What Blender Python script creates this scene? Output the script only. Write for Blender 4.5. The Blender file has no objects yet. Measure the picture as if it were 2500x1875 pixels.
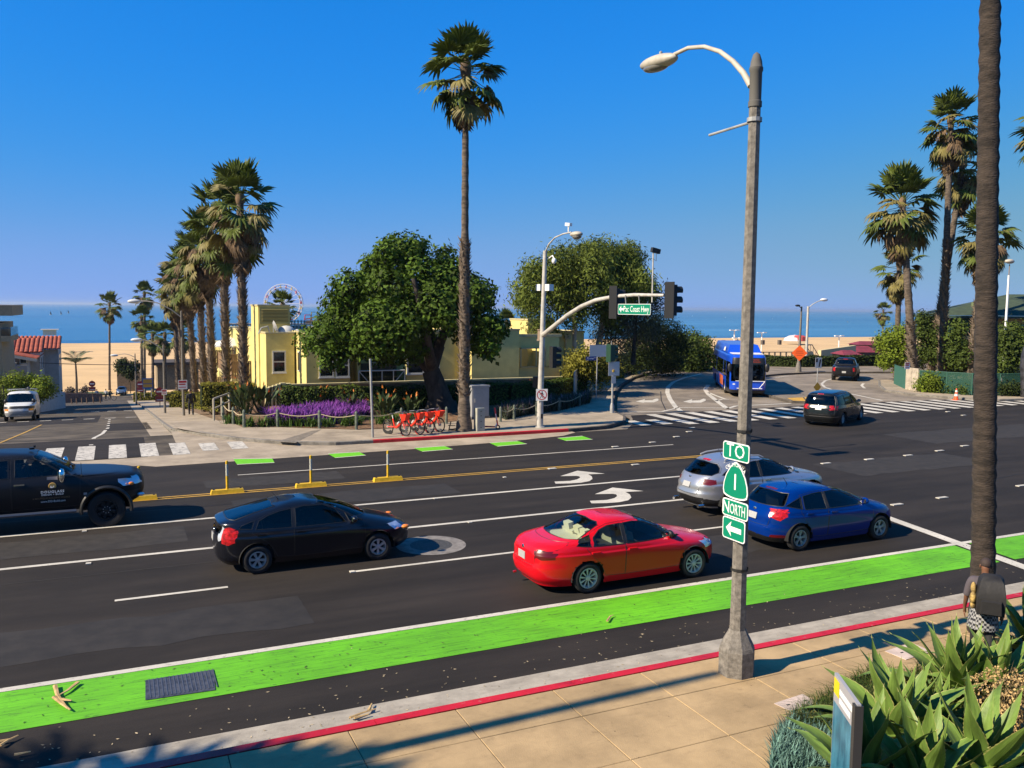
import bpy, math, random
import numpy as np
from mathutils import Vector, Matrix
R = math.radians
PI = math.pi
rng = random.Random(11)
sc = bpy.context.scene
col = sc.collection

# ------------------------------------------------------------------ camera
# world frame: X runs along the avenue, Y across it towards the sea, camera above the origin
TH, PIT, ROL, FPX, HC = .43218682, .08855966, .00922889, 2100.0, 5.85
CT, ST = math.cos(TH), math.sin(TH)
def _w(a, b, z): return Vector((a*CT + b*ST, -a*ST + b*CT, z))
_c, _s, _cp, _sp = math.cos(ROL), math.sin(ROL), math.cos(PIT), math.sin(PIT)
RIGHT, UPV, FWD = _w(_c, _sp*_s, _cp*_s), _w(-_s, _sp*_c, _cp*_c), _w(0, _cp, -_sp)
cam_d = bpy.data.cameras.new('camera')
cam_d.sensor_width = 36
cam_d.lens = FPX/2500*36
cam_d.clip_start, cam_d.clip_end = .1, 60000
cam = bpy.data.objects.new('camera', cam_d)
col.objects.link(cam)
cam.matrix_world = Matrix(((RIGHT.x, UPV.x, -FWD.x, 0), (RIGHT.y, UPV.y, -FWD.y, 0), (RIGHT.z, UPV.z, -FWD.z, HC), (0, 0, 0, 1)))
sc.camera = cam

def ray(px, py): return RIGHT*((px-1250)/FPX) - UPV*((py-937.5)/FPX) + FWD
def G(px, py, z=0.0):                       # surveyed point on the level plane z
    d = ray(px, py); t = (z-HC)/d.z
    return Vector((d.x*t, d.y*t, z))
def onX(px, py, x):
    d = ray(px, py); t = x/d.x
    return Vector((x, d.y*t, HC+d.z*t))
def onY(px, py, y):
    d = ray(px, py); t = y/d.y
    return Vector((d.x*t, y, HC+d.z*t))
def at(px, py, dist):                       # point at a given distance in front of the survey point
    d = ray(px, py); b = d.x*ST + d.y*CT; t = dist/b
    return Vector((d.x*t, d.y*t, HC+d.z*t))

# ------------------------------------------------------------------ light
SUN_AZ, SUN_EL = R(1.5), R(37.0)
to_sun = Vector((-math.cos(SUN_AZ)*math.cos(SUN_EL), -math.sin(SUN_AZ)*math.cos(SUN_EL), math.sin(SUN_EL)))
world = bpy.data.worlds.new('World'); sc.world = world
world.use_nodes = True
wn = world.node_tree.nodes; wl = world.node_tree.links
sky = wn.new('ShaderNodeTexSky'); sky.sky_type = 'NISHITA'; sky.sun_disc = False
sky.sun_elevation = SUN_EL
sky.sun_rotation = math.atan2(to_sun.x, to_sun.y)
sky.altitude = 0; sky.air_density = SKY_AIR = 1.0; sky.dust_density = 0.0; sky.ozone_density = 10.0
bg = wn['Background']; bg.inputs['Strength'].default_value = 0.084
def vmath(op, val, src):                    # one colour grade over the whole sky, the same in every direction
    n = wn.new('ShaderNodeVectorMath'); n.operation = op; n.inputs[1].default_value = val; wl.new(src, n.inputs[0]); return n.outputs[0]
g_ = vmath('MULTIPLY', (.15,.15,.15), sky.outputs[0])
cv = wn.new('ShaderNodeRGBCurve'); wl.new(g_, cv.inputs['Color'])
for ch, pts in enumerate((((0,0),(.05,.004),(.12,.016),(.18,.042),(.30,.12),(.40,.175),(.56,.215),(1,.26)), ((0,0),(.13,.155),(.28,.245),(.41,.305),(.65,.375),(.81,.40),(1,.42)), ((0,0),(.33,.50),(.63,.80),(.80,.82),(1,.74)))):
    c = cv.mapping.curves[ch]; c.points[0].location = pts[0]; c.points[1].location = pts[-1]
    for p in pts[1:-1]: c.points.new(*p)
cv.mapping.update()
g_ = vmath('MULTIPLY', (1/.15,)*3, cv.outputs[0])
wl.new(g_, bg.inputs['Color'])
sl = bpy.data.lights.new('sun', 'SUN'); sl.energy = 5.0; sl.angle = R(.55); sl.color = (1.0, .86, .66)
so = bpy.data.objects.new('sun', sl); col.objects.link(so)
so.rotation_euler = to_sun.to_track_quat('Z', 'Y').to_euler()
sc.view_settings.view_transform = 'Standard'; sc.view_settings.look = 'None'
sc.view_settings.exposure = 0.84; sc.view_settings.gamma = 1.0; sc.view_settings.use_curve_mapping = False
sc.cycles.max_bounces = 6; sc.cycles.transparent_max_bounces = 12
sc.cycles.use_denoising = True

# ------------------------------------------------------------------ mesh builder
class M:
    def __init__(s): s.v = []; s.f = []; s.m = []
    def add(s, vs, fs, mi=0, T=None):
        o = len(s.v)
        if T is not None: vs = [T @ Vector(v) for v in vs]
        s.v += [tuple(v) for v in vs]
        s.f += [tuple(i+o for i in f) for f in fs]
        s.m += [mi]*len(fs)
        return s
    def box(s, x0, x1, y0, y1, z0, z1, mi=0, T=None):
        return s.add([(x0,y0,z0),(x1,y0,z0),(x1,y1,z0),(x0,y1,z0),(x0,y0,z1),(x1,y0,z1),(x1,y1,z1),(x0,y1,z1)],
              [(0,3,2,1),(4,5,6,7),(0,1,5,4),(1,2,6,5),(2,3,7,6),(3,0,4,7)], mi, T)
    def cbox(s, c, d, rz=0, mi=0, rx=0, ry=0):
        T = Matrix.Translation(c) @ Matrix.Rotation(rz,4,'Z') @ Matrix.Rotation(ry,4,'Y') @ Matrix.Rotation(rx,4,'X')
        return s.box(-d[0]/2,d[0]/2,-d[1]/2,d[1]/2,-d[2]/2,d[2]/2,mi,T)
    def bar(s, a, b, w, h, mi=0):                 # rectangular bar between two points
        a, b = Vector(a), Vector(b); d = b-a; L = d.length
        q = d.to_track_quat('X','Z').to_matrix().to_4x4()
        return s.box(0,L,-w/2,w/2,-h/2,h/2,mi,Matrix.Translation(a)@q)
    def tube(s, pts, r, n=8, mi=0, cap=True, sq=1.0):
        pts = [Vector(p) for p in pts]; k = len(pts)
        rs = r if hasattr(r,'__len__') else [r]*k
        vs = []; prev = None
        for i, p in enumerate(pts):
            t = (pts[min(i+1,k-1)]-pts[max(i-1,0)])
            t = t.normalized() if t.length > 1e-9 else Vector((0,0,1))
            if prev is None:
                ref = Vector((0,0,1)) if abs(t.z) < .9 else Vector((1,0,0))
                x = t.cross(ref).normalized()
            else:
                x = (prev - t*prev.dot(t))
                x = x.normalized() if x.length > 1e-6 else t.orthogonal().normalized()
            prev = x; y = t.cross(x)
            for j in range(n):
                a = 2*PI*j/n
                vs.append(p + x*(math.cos(a)*rs[i]) + y*(math.sin(a)*rs[i]*sq))
        fs = [(i*n+j, i*n+(j+1)%n, (i+1)*n+(j+1)%n, (i+1)*n+j) for i in range(k-1) for j in range(n)]
        if cap: fs += [tuple(range(n-1,-1,-1)), tuple(range((k-1)*n, k*n))]
        return s.add(vs, fs, mi)
    def lathe(s, prof, n=16, c=(0,0,0), mi=0, T=None, a0=0, a1=2*PI):
        full = abs(a1-a0-2*PI) < 1e-6; k = len(prof); m = n if full else n+1
        vs = [(c[0]+r*math.cos(a0+(a1-a0)*j/n), c[1]+r*math.sin(a0+(a1-a0)*j/n), c[2]+z) for r, z in prof for j in range(m)]
        fs = [(i*m+j, i*m+(j+1)%m, (i+1)*m+(j+1)%m, (i+1)*m+j) for i in range(k-1) for j in range(n)]
        return s.add(vs, fs, mi, T)
    def ell(s, c, r, n=12, k=8, mi=0, T=None):
        vs = []; 
        for i in range(k+1):
            p = PI*i/k
            for j in range(n):
                a = 2*PI*j/n
                vs.append((c[0]+r[0]*math.sin(p)*math.cos(a), c[1]+r[1]*math.sin(p)*math.sin(a), c[2]-r[2]*math.cos(p)))
        fs = [(i*n+j, i*n+(j+1)%n, (i+1)*n+(j+1)%n, (i+1)*n+j) for i in range(k) for j in range(n)]
        return s.add(vs, fs, mi, T)
    def prism(s, poly, z0, z1, mi=0, T=None):
        n = len(poly); area = sum(poly[i][0]*poly[(i+1)%n][1]-poly[(i+1)%n][0]*poly[i][1] for i in range(n))
        if area < 0: poly = poly[::-1]
        vs = [(p[0],p[1],z0) for p in poly]+[(p[0],p[1],z1) for p in poly]
        fs = [tuple(range(n-1,-1,-1)), tuple(range(n,2*n))]+[(i,(i+1)%n,n+(i+1)%n,n+i) for i in range(n)]
        return s.add(vs, fs, mi, T)
    def poly(s, pts, mi=0, T=None): return s.add(pts, [tuple(range(len(pts)))], mi, T)
    def flat(s, poly, z, mi=0):                   # upward facing sheet
        n = len(poly); area = sum(poly[i][0]*poly[(i+1)%n][1]-poly[(i+1)%n][0]*poly[i][1] for i in range(n))
        if area < 0: poly = poly[::-1]
        return s.add([(p[0],p[1],z) for p in poly], [tuple(range(n))], mi)

def mesh_of(name, b, mats, smooth=None):
    me = bpy.data.meshes.new(name)
    me.from_pydata(b.v, [], b.f)
    for m in (mats if isinstance(mats,(list,tuple)) else [mats]): me.materials.append(m)
    if any(b.m): me.polygons.foreach_set('material_index', b.m)
    if smooth:
        me.polygons.foreach_set('use_smooth', [True]*len(me.polygons))
        me.set_sharp_from_angle(angle=R(smooth))
    me.update()
    return me
def link(name, me, parent=None, loc=None, rot=None, scale=None):
    o = bpy.data.objects.new(name, me); col.objects.link(o)
    if parent is not None: o.parent = parent
    if loc is not None: o.location = loc
    if rot is not None: o.rotation_euler = rot
    if scale is not None: o.scale = scale if hasattr(scale,'__len__') else (scale,)*3
    return o
def obj(name, b, mats, parent=None, smooth=None, loc=None, rot=None):
    return link(name, mesh_of(name, b, mats, smooth), parent, loc, rot)
def npobj(name, v, f, mat, parent=None, smooth=False, tint=None, loc=None):
    """numpy vertices and equal-sided faces"""
    me = bpy.data.meshes.new(name)
    v = np.asarray(v, np.float32).reshape(-1,3); f = np.asarray(f, np.int32); k = f.shape[1]
    me.vertices.add(len(v)); me.vertices.foreach_set('co', v.ravel())
    me.loops.add(f.size); me.loops.foreach_set('vertex_index', f.ravel())
    me.polygons.add(len(f)); me.polygons.foreach_set('loop_start', np.arange(0, f.size, k, dtype=np.int32))
    if smooth: me.polygons.foreach_set('use_smooth', np.ones(len(f), bool))
    me.materials.append(mat)
    if tint is not None:
        a = me.attributes.new('tint', 'FLOAT', 'FACE'); a.data.foreach_set('value', np.asarray(tint, np.float32))
    me.update(); me.validate()
    return link(name, me, parent, loc)
def tag(o, label=None, cat=None, group=None, kind=None):
    if label: o['label'] = label
    if cat: o['category'] = cat
    if group: o['group'] = group
    if kind: o['kind'] = kind
    return o
def thing(name, label, cat, loc=(0,0,0), rz=0, group=None):
    o = bpy.data.objects.new(name, None); col.objects.link(o)
    o.location = loc; o.rotation_euler = (0,0,rz); o.empty_display_size = .2
    return tag(o, label, cat, group)
def struct(name, b, mats, parent=None, smooth=None):
    o = obj(name, b, mats, parent, smooth)
    if parent is None: o['kind'] = 'structure'
    return o
def copy_tree(o, parent=None):
    c = o.copy(); col.objects.link(c)
    if parent is not None: c.parent = parent
    for ch in [x for x in o.children]: copy_tree(ch, c)
    return c

# ------------------------------------------------------------------ materials
MATS = {}
def mat(name, c, rough=.6, metal=0.0, var=0.0, scale=4.0, bump=0.0, bscale=None, coat=0.0, spec=.5, ior=None, stretch=None, c2=None, detail=4, trans=0.0, geo=False, tint=0.0, lo=.38, hi=.62):
    if name in MATS: return MATS[name]
    m = bpy.data.materials.new(name); m.use_nodes = True; MATS[name] = m
    nt = m.node_tree; N = nt.nodes; L = nt.links; p = N['Principled BSDF']
    p.inputs['Base Color'].default_value = (*c, 1); p.inputs['Roughness'].default_value = rough
    p.inputs['Metallic'].default_value = metal; p.inputs['Coat Weight'].default_value = coat
    p.inputs['Coat Roughness'].default_value = .04
    p.inputs['Specular IOR Level'].default_value = spec
    if ior: p.inputs['IOR'].default_value = ior
    vec = None
    if var or bump or c2:
        if geo:
            g = N.new('ShaderNodeNewGeometry'); vec = g.outputs['Position']
        else:
            t = N.new('ShaderNodeTexCoord'); vec = t.outputs['Object']
        if stretch:
            mp = N.new('ShaderNodeMapping'); mp.inputs['Scale'].default_value = stretch
            L.new(vec, mp.inputs['Vector']); vec = mp.outputs[0]
    cout = None
    if var or c2:
        n = N.new('ShaderNodeTexNoise'); n.inputs['Scale'].default_value = scale; n.inputs['Detail'].default_value = detail
        n.inputs['Roughness'].default_value = .65
        L.new(vec, n.inputs['Vector'])
        r = N.new('ShaderNodeValToRGB'); e = r.color_ramp.elements
        e[0].position, e[1].position = lo, hi
        a = c if c2 else tuple(x*(1-var) for x in c); b = c2 if c2 else tuple(min(1,x*(1+var)) for x in c)
        e[0].color = (*a,1); e[1].color = (*b,1)
        L.new(n.outputs['Fac'], r.inputs[0]); cout = r.outputs[0]
    if tint:
        at_ = N.new('ShaderNodeAttribute'); at_.attribute_name = 'tint'
        mp2 = N.new('ShaderNodeMapRange'); mp2.inputs['To Min'].default_value = 1-tint; mp2.inputs['To Max'].default_value = 1+tint
        L.new(at_.outputs['Fac'], mp2.inputs[0])
        vm = N.new('ShaderNodeVectorMath'); vm.operation = 'SCALE'
        if cout is not None: L.new(cout, vm.inputs[0])
        else: vm.inputs[0].default_value = c
        L.new(mp2.outputs[0], vm.inputs['Scale']); cout = vm.outputs[0]
    if cout is not None: L.new(cout, p.inputs['Base Color'])
    if bump:
        n2 = N.new('ShaderNodeTexNoise'); n2.inputs['Scale'].default_value = bscale or scale*4; n2.inputs['Detail'].default_value = 3
        L.new(vec, n2.inputs['Vector'])
        b = N.new('ShaderNodeBump'); b.inputs['Strength'].default_value = min(1,bump); b.inputs['Distance'].default_value = .02
        L.new(n2.outputs['Fac'], b.inputs['Height']); L.new(b.outputs[0], p.inputs['Normal'])
    if trans:
        tr = N.new('ShaderNodeBsdfTranslucent'); mx = N.new('ShaderNodeMixShader'); mx.inputs[0].default_value = trans
        if cout is not None: L.new(cout, tr.inputs[0])
        else: tr.inputs[0].default_value = (*c,1)
        L.new(p.outputs[0], mx.inputs[1]); L.new(tr.outputs[0], mx.inputs[2]); L.new(mx.outputs[0], N['Material Output'].inputs[0])
    return m
def glass(name, tint, rough=.02):
    if name in MATS: return MATS[name]
    m = bpy.data.materials.new(name); m.use_nodes = True; MATS[name] = m
    N = m.node_tree.nodes; L = m.node_tree.links; N.remove(N['Principled BSDF'])
    t = N.new('ShaderNodeBsdfTransparent'); t.inputs[0].default_value = (*tint,1)
    g = N.new('ShaderNodeBsdfGlossy'); g.inputs['Roughness'].default_value = rough; g.inputs[0].default_value = (.9,.9,.9,1)
    f = N.new('ShaderNodeFresnel'); f.inputs[0].default_value = 1.52
    x = N.new('ShaderNodeMixShader'); L.new(f.outputs[0], x.inputs[0]); L.new(t.outputs[0], x.inputs[1]); L.new(g.outputs[0], x.inputs[2])
    L.new(x.outputs[0], N['Material Output'].inputs[0])
    return m
def paint_worn(name, c, under, wear=.5, stretch=(.5,4,1), scale=6, rough=.7, scuff=()):
    """road paint worn through to the surface below along the direction of travel"""
    if name in MATS: return MATS[name]
    m = bpy.data.materials.new(name); m.use_nodes = True; MATS[name] = m
    N = m.node_tree.nodes; L = m.node_tree.links; p = N['Principled BSDF']; p.inputs['Roughness'].default_value = rough
    g = N.new('ShaderNodeNewGeometry'); mp = N.new('ShaderNodeMapping'); mp.inputs['Scale'].default_value = stretch
    L.new(g.outputs['Position'], mp.inputs['Vector'])
    n = N.new('ShaderNodeTexNoise'); n.inputs['Scale'].default_value = scale; n.inputs['Detail'].default_value = 8; n.inputs['Roughness'].default_value = .75
    L.new(mp.outputs[0], n.inputs['Vector'])
    r = N.new('ShaderNodeValToRGB'); e = r.color_ramp.elements; e[0].position = .30+wear*.1; e[1].position = .38+wear*.16
    e[0].color = (*under,1); e[1].color = (*c,1)
    L.new(n.outputs['Fac'], r.inputs[0])
    n2 = N.new('ShaderNodeTexNoise'); n2.inputs['Scale'].default_value = .7; n2.inputs['Detail'].default_value = 3
    L.new(g.outputs['Position'], n2.inputs['Vector'])
    mr = N.new('ShaderNodeMapRange'); mr.inputs[1].default_value = .3; mr.inputs[2].default_value = .7; mr.inputs[3].default_value = .78; mr.inputs[4].default_value = 1.1
    L.new(n2.outputs['Fac'], mr.inputs[0])
    vm = N.new('ShaderNodeVectorMath'); vm.operation = 'SCALE'; L.new(r.outputs[0], vm.inputs[0]); L.new(mr.outputs[0], vm.inputs['Scale'])
    L.new(scuffs(N, L, g.outputs['Position'], vm.outputs[0], scuff), p.inputs['Base Color'])
    return m
def scuffs(N, L, pos, colour, layers):
    """stains and wear: each layer is (stretch, scale, low, high, darkest factor)"""
    for st, scale, lo, hi, k in layers:
        mp = N.new('ShaderNodeMapping'); mp.inputs['Scale'].default_value = st; L.new(pos, mp.inputs['Vector'])
        n = N.new('ShaderNodeTexNoise'); n.inputs['Scale'].default_value = scale; n.inputs['Detail'].default_value = 7; n.inputs['Roughness'].default_value = .7; L.new(mp.outputs[0], n.inputs['Vector'])
        r = N.new('ShaderNodeMapRange'); r.inputs[1].default_value = lo; r.inputs[2].default_value = hi; r.inputs[3].default_value = k; r.inputs[4].default_value = 1; L.new(n.outputs['Fac'], r.inputs[0])
        v = N.new('ShaderNodeVectorMath'); v.operation = 'SCALE'; L.new(colour, v.inputs[0]); L.new(r.outputs[0], v.inputs['Scale']); colour = v.outputs[0]
    return colour
def weather(m, layers, dots=None):
    """adds stains (and small dark spots) to an existing ground material"""
    N = m.node_tree.nodes; L = m.node_tree.links; p = N['Principled BSDF']; src = p.inputs['Base Color'].links[0].from_socket
    g = N.new('ShaderNodeNewGeometry'); col_ = scuffs(N, L, g.outputs['Position'], src, layers)
    if dots:
        v = N.new('ShaderNodeTexVoronoi'); v.inputs['Scale'].default_value = dots[0]; L.new(g.outputs['Position'], v.inputs['Vector'])
        r = N.new('ShaderNodeMapRange'); r.inputs[1].default_value = dots[1]; r.inputs[2].default_value = dots[1]*1.5; r.inputs[3].default_value = dots[2]; r.inputs[4].default_value = 1; L.new(v.outputs['Distance'], r.inputs[0])
        x = N.new('ShaderNodeVectorMath'); x.operation = 'SCALE'; L.new(col_, x.inputs[0]); L.new(r.outputs[0], x.inputs['Scale']); col_ = x.outputs[0]
    L.new(col_, p.inputs['Base Color']); return m
def text_mesh(b, s, size, T, mi=0, sx=1.0, align='CENTER', spacing=1.0, bold=0.0):
    """letters as thin solids, laid in the XY plane and moved by T"""
    cu = bpy.data.curves.new('t', 'FONT'); cu.body = s; cu.size = size; cu.align_x = align; cu.align_y = 'CENTER'
    cu.extrude = .003; cu.resolution_u = 2; cu.space_character = spacing; cu.offset = bold
    ob = bpy.data.objects.new('t', cu); col.objects.link(ob)
    me = bpy.data.meshes.new_from_object(ob.evaluated_get(bpy.context.evaluated_depsgraph_get()))
    b.add([(v.co.x*sx, v.co.y, v.co.z) for v in me.vertices], [tuple(p.vertices) for p in me.polygons], mi, T)
    bpy.data.objects.remove(ob); bpy.data.curves.remove(cu); bpy.data.meshes.remove(me)

# ------------------------------------------------------------------ terrain
def sm(t): t = max(0., min(1., t)); return t*t*(3-2*t)
def hz(x, y):
    L = 1-sm((x-7)/5)
    dl = .086*max(0., min(126., y-41)); dr = 10.8*sm((y-76)/36)
    return -(L*dl+(1-L)*dr) - 2.6*max(0., min(1.15, (y-170)/272))
asphalt = mat('asphalt', (.0225,.0178,.0140), .86, var=.30, scale=.45, bump=.35, bscale=60, stretch=(.35,1.6,1), geo=True, detail=6, spec=.3)
asphalt_old = mat('old_asphalt', (0.0888,0.0725,0.0533), .9, var=.35, scale=.6, bump=.3, bscale=50, geo=True, detail=8, spec=.3)
conc_road = mat('concrete_road', (0.222,0.185,0.1406), .85, var=.22, scale=.5, bump=.2, bscale=40, geo=True, detail=8, spec=.3)
conc_pale = mat('pale_concrete', (0.3478,0.2849,0.2072), .85, var=.16, scale=.9, bump=.2, bscale=45, geo=True, detail=8, spec=.3)
conc_walk = mat('sidewalk_concrete', (0.3848,0.2701,0.1406), .82, var=.14, scale=1.1, bump=.25, bscale=70, geo=True, detail=9, spec=.3)
conc_gutter = mat('gutter_concrete', (0.3478,0.3108,0.2516), .85, var=.14, scale=2.5, bump=.2, bscale=60, geo=True, detail=8, spec=.3)
red_kerb = paint_worn('red_kerb_paint', (.50,.010,.018), (.36,.25,.2), .12, (1.5,1.5,1.5), 5, .5)
white_line = paint_worn('white_road_paint', (0.5476,0.5106,0.4292), (.16,.14,.12), .42, (1,2.5,1), 9)
white_worn = paint_worn('worn_white_paint', (0.5328,0.4958,0.4218), (.13,.115,.10), .75, (1.2,1.2,1), 4)
yellow_line = paint_worn('yellow_road_paint', (0.4588,0.2664,0.037), (.1,.08,.06), .5, (1,2.5,1), 8)
green_paint = paint_worn('green_road_paint', (.125,.46,.005), (.06,.13,.02), .34, (.55,3.2,1), 5.5, scuff=(((.5,9,1),2.2,.36,.52,.62),((.25,1,1),1.1,.36,.6,.78),((3,3,1),3,.30,.42,.45)))
dirt = mat('dirt', (0.148,0.0962,0.0555), .95, var=.35, scale=1.5, bump=.5, bscale=14, geo=True)
mulch = mat('mulch', (0.1554,0.0851,0.0407), .95, var=.45, scale=6, bump=.8, bscale=30, geo=True)
sand = mat('sand', (.56,.37,.17), .95, var=.10, scale=.05, bump=.35, bscale=.8, geo=True, detail=8)
soil = mat('soil', (0.0555,0.037,0.0222), .95, var=.4, scale=8, bump=.7, bscale=30, geo=True)

weather(asphalt, (((.06,1.1,1),1.0,.35,.62,.70),((.35,.35,1),.8,.30,.5,.72),((2,2,1),2.2,.24,.36,.5)), (5,.02,.6))
weather(asphalt_old, (((.5,.5,1),.6,.35,.6,.6),((1.5,1.5,1),1.5,.28,.42,.6)))
weather(conc_walk, (((.5,.5,1),1.0,.33,.58,.74),((2,2,1),2.0,.27,.40,.72),((.9,3,1),3,.30,.45,.86)), (2.6,.028,.55))
weather(conc_pale, (((.4,.4,1),1.0,.34,.58,.74),((2,2,1),1.6,.27,.40,.7)))
weather(conc_gutter, (((.5,2,1),1.5,.34,.56,.72),((3,3,1),2.5,.27,.40,.6)))
weather(conc_road, (((.3,.3,1),1.0,.34,.58,.72),((1.5,1.5,1),1.6,.27,.40,.72)))
weather(red_kerb, (((2,2,2),2.5,.30,.48,.62),))
def grid_sheet(name, xs, ys, zf, m, parent=None):
    b = M()
    b.v = [(x, y, zf(x, y)) for y in ys for x in xs]; n = len(xs)
    b.f = [(j*n+i, j*n+i+1, (j+1)*n+i+1, (j+1)*n+i) for j in range(len(ys)-1) for i in range(n-1)]
    b.m = [0]*len(b.f)
    return struct(name, b, m, parent, 60)
xs = [-900,-400,-200,-110,-70,-45,-30,-20,-14,-10,-6,-2,2,5,7,8,9,10,11,12,14,20,30,45,60,80,110,150,220,320,500,900]
ys = [-60,-30,-10,5,20,36,41,44,48,52,58,64,70,74,78,82,86,90,95,100,106,112,120,130,140,150,160,167,172]
grid_sheet('ground', xs, ys, lambda x,y: hz(x,y)-.04-(.25 if y<36 else 0), dirt)
grid_sheet('beach', xs, [171,176,200,240,300,360,420,450,480], lambda x,y: hz(x,y)-.03, sand)

# sea
def sea_material():
    m = bpy.data.materials.new('sea_water'); m.use_nodes = True
    N = m.node_tree.nodes; L = m.node_tree.links; p = N['Principled BSDF']
    p.inputs['Roughness'].default_value = .22; p.inputs['IOR'].default_value = 1.33
    g = N.new('ShaderNodeNewGeometry')
    def noise(scl, s, d=4):
        mp = N.new('ShaderNodeMapping'); mp.inputs['Scale'].default_value = scl; L.new(g.outputs['Position'], mp.inputs[0])
        n = N.new('ShaderNodeTexNoise'); n.inputs['Scale'].default_value = s; n.inputs['Detail'].default_value = d; L.new(mp.outputs[0], n.inputs[0]); return n
    n1 = noise((.0009,.009,1), 1.0, 5)
    r = N.new('ShaderNodeValToRGB'); e = r.color_ramp.elements
    e[0].position = .40; e[1].position = .66; e[0].color = (.006,.085,.175,1); e[1].color = (.05,.19,.32,1)
    L.new(n1.outputs['Fac'], r.inputs[0]); L.new(r.outputs[0], p.inputs['Base Color'])
    n2 = noise((.25,.8,1), 1.0, 6)
    b = N.new('ShaderNodeBump'); b.inputs['Strength'].default_value = .55; b.inputs['Distance'].default_value = .5
    L.new(n2.outputs['Fac'], b.inputs['Height']); L.new(b.outputs[0], p.inputs['Normal'])
    return m
b = M(); SEA = -14.0
b.flat([(-45000,438),(45000,438),(45000,50000),(-45000,50000)], SEA)
struct('sea', b, sea_material())
foam = mat('surf_foam', (0.5772,0.592,0.592), .8, var=.2, scale=.2, geo=True)
for k, (y0, w) in enumerate(((436.5, 5.0), (447, 1.6), (458, 1.2))):
    b = M(); n = 120; pts = []
    for i in range(n+1):
        x = -500+i*1400/n; pts.append((x, y0+4*math.sin(x*.021+k*2)+2*math.sin(x*.067+k)))
    for i in range(n):
        w0 = w*(.35+.65*abs(math.sin(i*.31+k*1.7))); w1 = w*(.35+.65*abs(math.sin((i+1)*.31+k*1.7)))
        z = SEA+.05
        b.add([(pts[i][0],pts[i][1],z),(pts[i+1][0],pts[i+1][1],z),(pts[i+1][0],pts[i+1][1]+w1,z),(pts[i][0],pts[i][1]+w0,z)], [(0,1,2,3)])
    struct('surf', b, foam)

# ------------------------------------------------------------------ avenue
b = M(); b.flat([(-90,11.9),(160,11.9),(160,35.45),(-90,35.45)], 0.0)
road = struct('road', b, asphalt)
b = M(); b.flat([(-90,11.22),(160,11.22),(160,11.93),(-90,11.93)], .004)
struct('gutter', b, conc_gutter, road)
def mark(name, poly, m=white_line, z=.008, parent=None):
    b = M(); b.flat(poly, z); return obj(name, b, m, parent or road)
def line(name, a, c, w, m=white_line, z=.008, wob=0):
    a, c = Vector(a), Vector(c); d = (c-a).normalized(); q = Vector((-d.y, d.x))*w/2
    return mark(name, [a-q, c-q, c+q, a+q], m, z)
mark('bike_lane_paint', [(-40,13.13),(18.72,13.13),(18.98,14.54),(-40,14.54)], green_paint)
mark('bike_lane_paint', [(19.25,13.13),(60,13.13),(60,14.54),(19.5,14.54)], green_paint)
line('lane_line', (-40,14.62), (60,14.62), .15, z=.012)
line('stop_line', (19.95,18.3), (18.72,12.0), .32, z=.016)
gx = lambda px,py: G(px,py).x
line('lane_line', (gx(280,1468),18.31), (gx(557,1435),18.31), .11)
line('lane_line', (gx(857,1397),18.31), (19.7,18.31), .11)
line('lane_line', (-12.5,18.31), (-9.4,18.31), .11)
line('lane_line', (-40,21.49), (20.2,21.49), .15)
line('lane_line', (-40,24.57), (20.8,24.57), .15)
for yy in (27.58,27.82): line('centre_line', (-40,yy), (21.6,yy), .10, yellow_line)
line('lane_line', (21.6,27.7), (22.6,27.2), .16)
line('lane_line', (3.7,30.55), (21.8,30.55), .10)
line('lane_line', (-1.9,30.5), (-.55,30.5), .10)
# turn arrows
A2 = [(885,270),(1040,262),(1105,246),(1132,228),(1122,212),(1090,207),(930,210),(1090,150),(1370,182),(1205,190),(1245,212),(1258,240),(1232,264),(1150,282),(1040,290),(900,293)]
A2 = [G(1200+x/3.687, 1150+y/3.687) for x, y in A2]
A2 = [(p.x,p.y) for p in A2]
def concave(name, pts, m, z, parent):
    cu = bpy.data.curves.new('c','CURVE'); cu.dimensions='2D'; cu.fill_mode='BOTH'
    s = cu.splines.new('POLY'); s.points.add(len(pts)-1)
    for i,p in enumerate(pts): s.points[i].co = (p[0],p[1],0,1)
    s.use_cyclic_u = True
    ob = bpy.data.objects.new('c', cu); col.objects.link(ob)
    me = bpy.data.meshes.new_from_object(ob.evaluated_get(bpy.context.evaluated_depsgraph_get()))
    b = M(); vs = [(v.co.x,v.co.y,z) for v in me.vertices]
    up = sum(p.normal.z for p in me.polygons) > 0
    b.add(vs, [tuple(p.vertices) if up else tuple(p.vertices)[::-1] for p in me.polygons])
    bpy.data.objects.remove(ob); bpy.data.curves.remove(cu); bpy.data.meshes.remove(me)
    return obj(name, b, m, parent)
concave('turn_arrow', A2, white_line, .008, road)
concave('turn_arrow', [(x+.35, y+3.0) for x, y in A2], white_line, .008, road)
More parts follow.
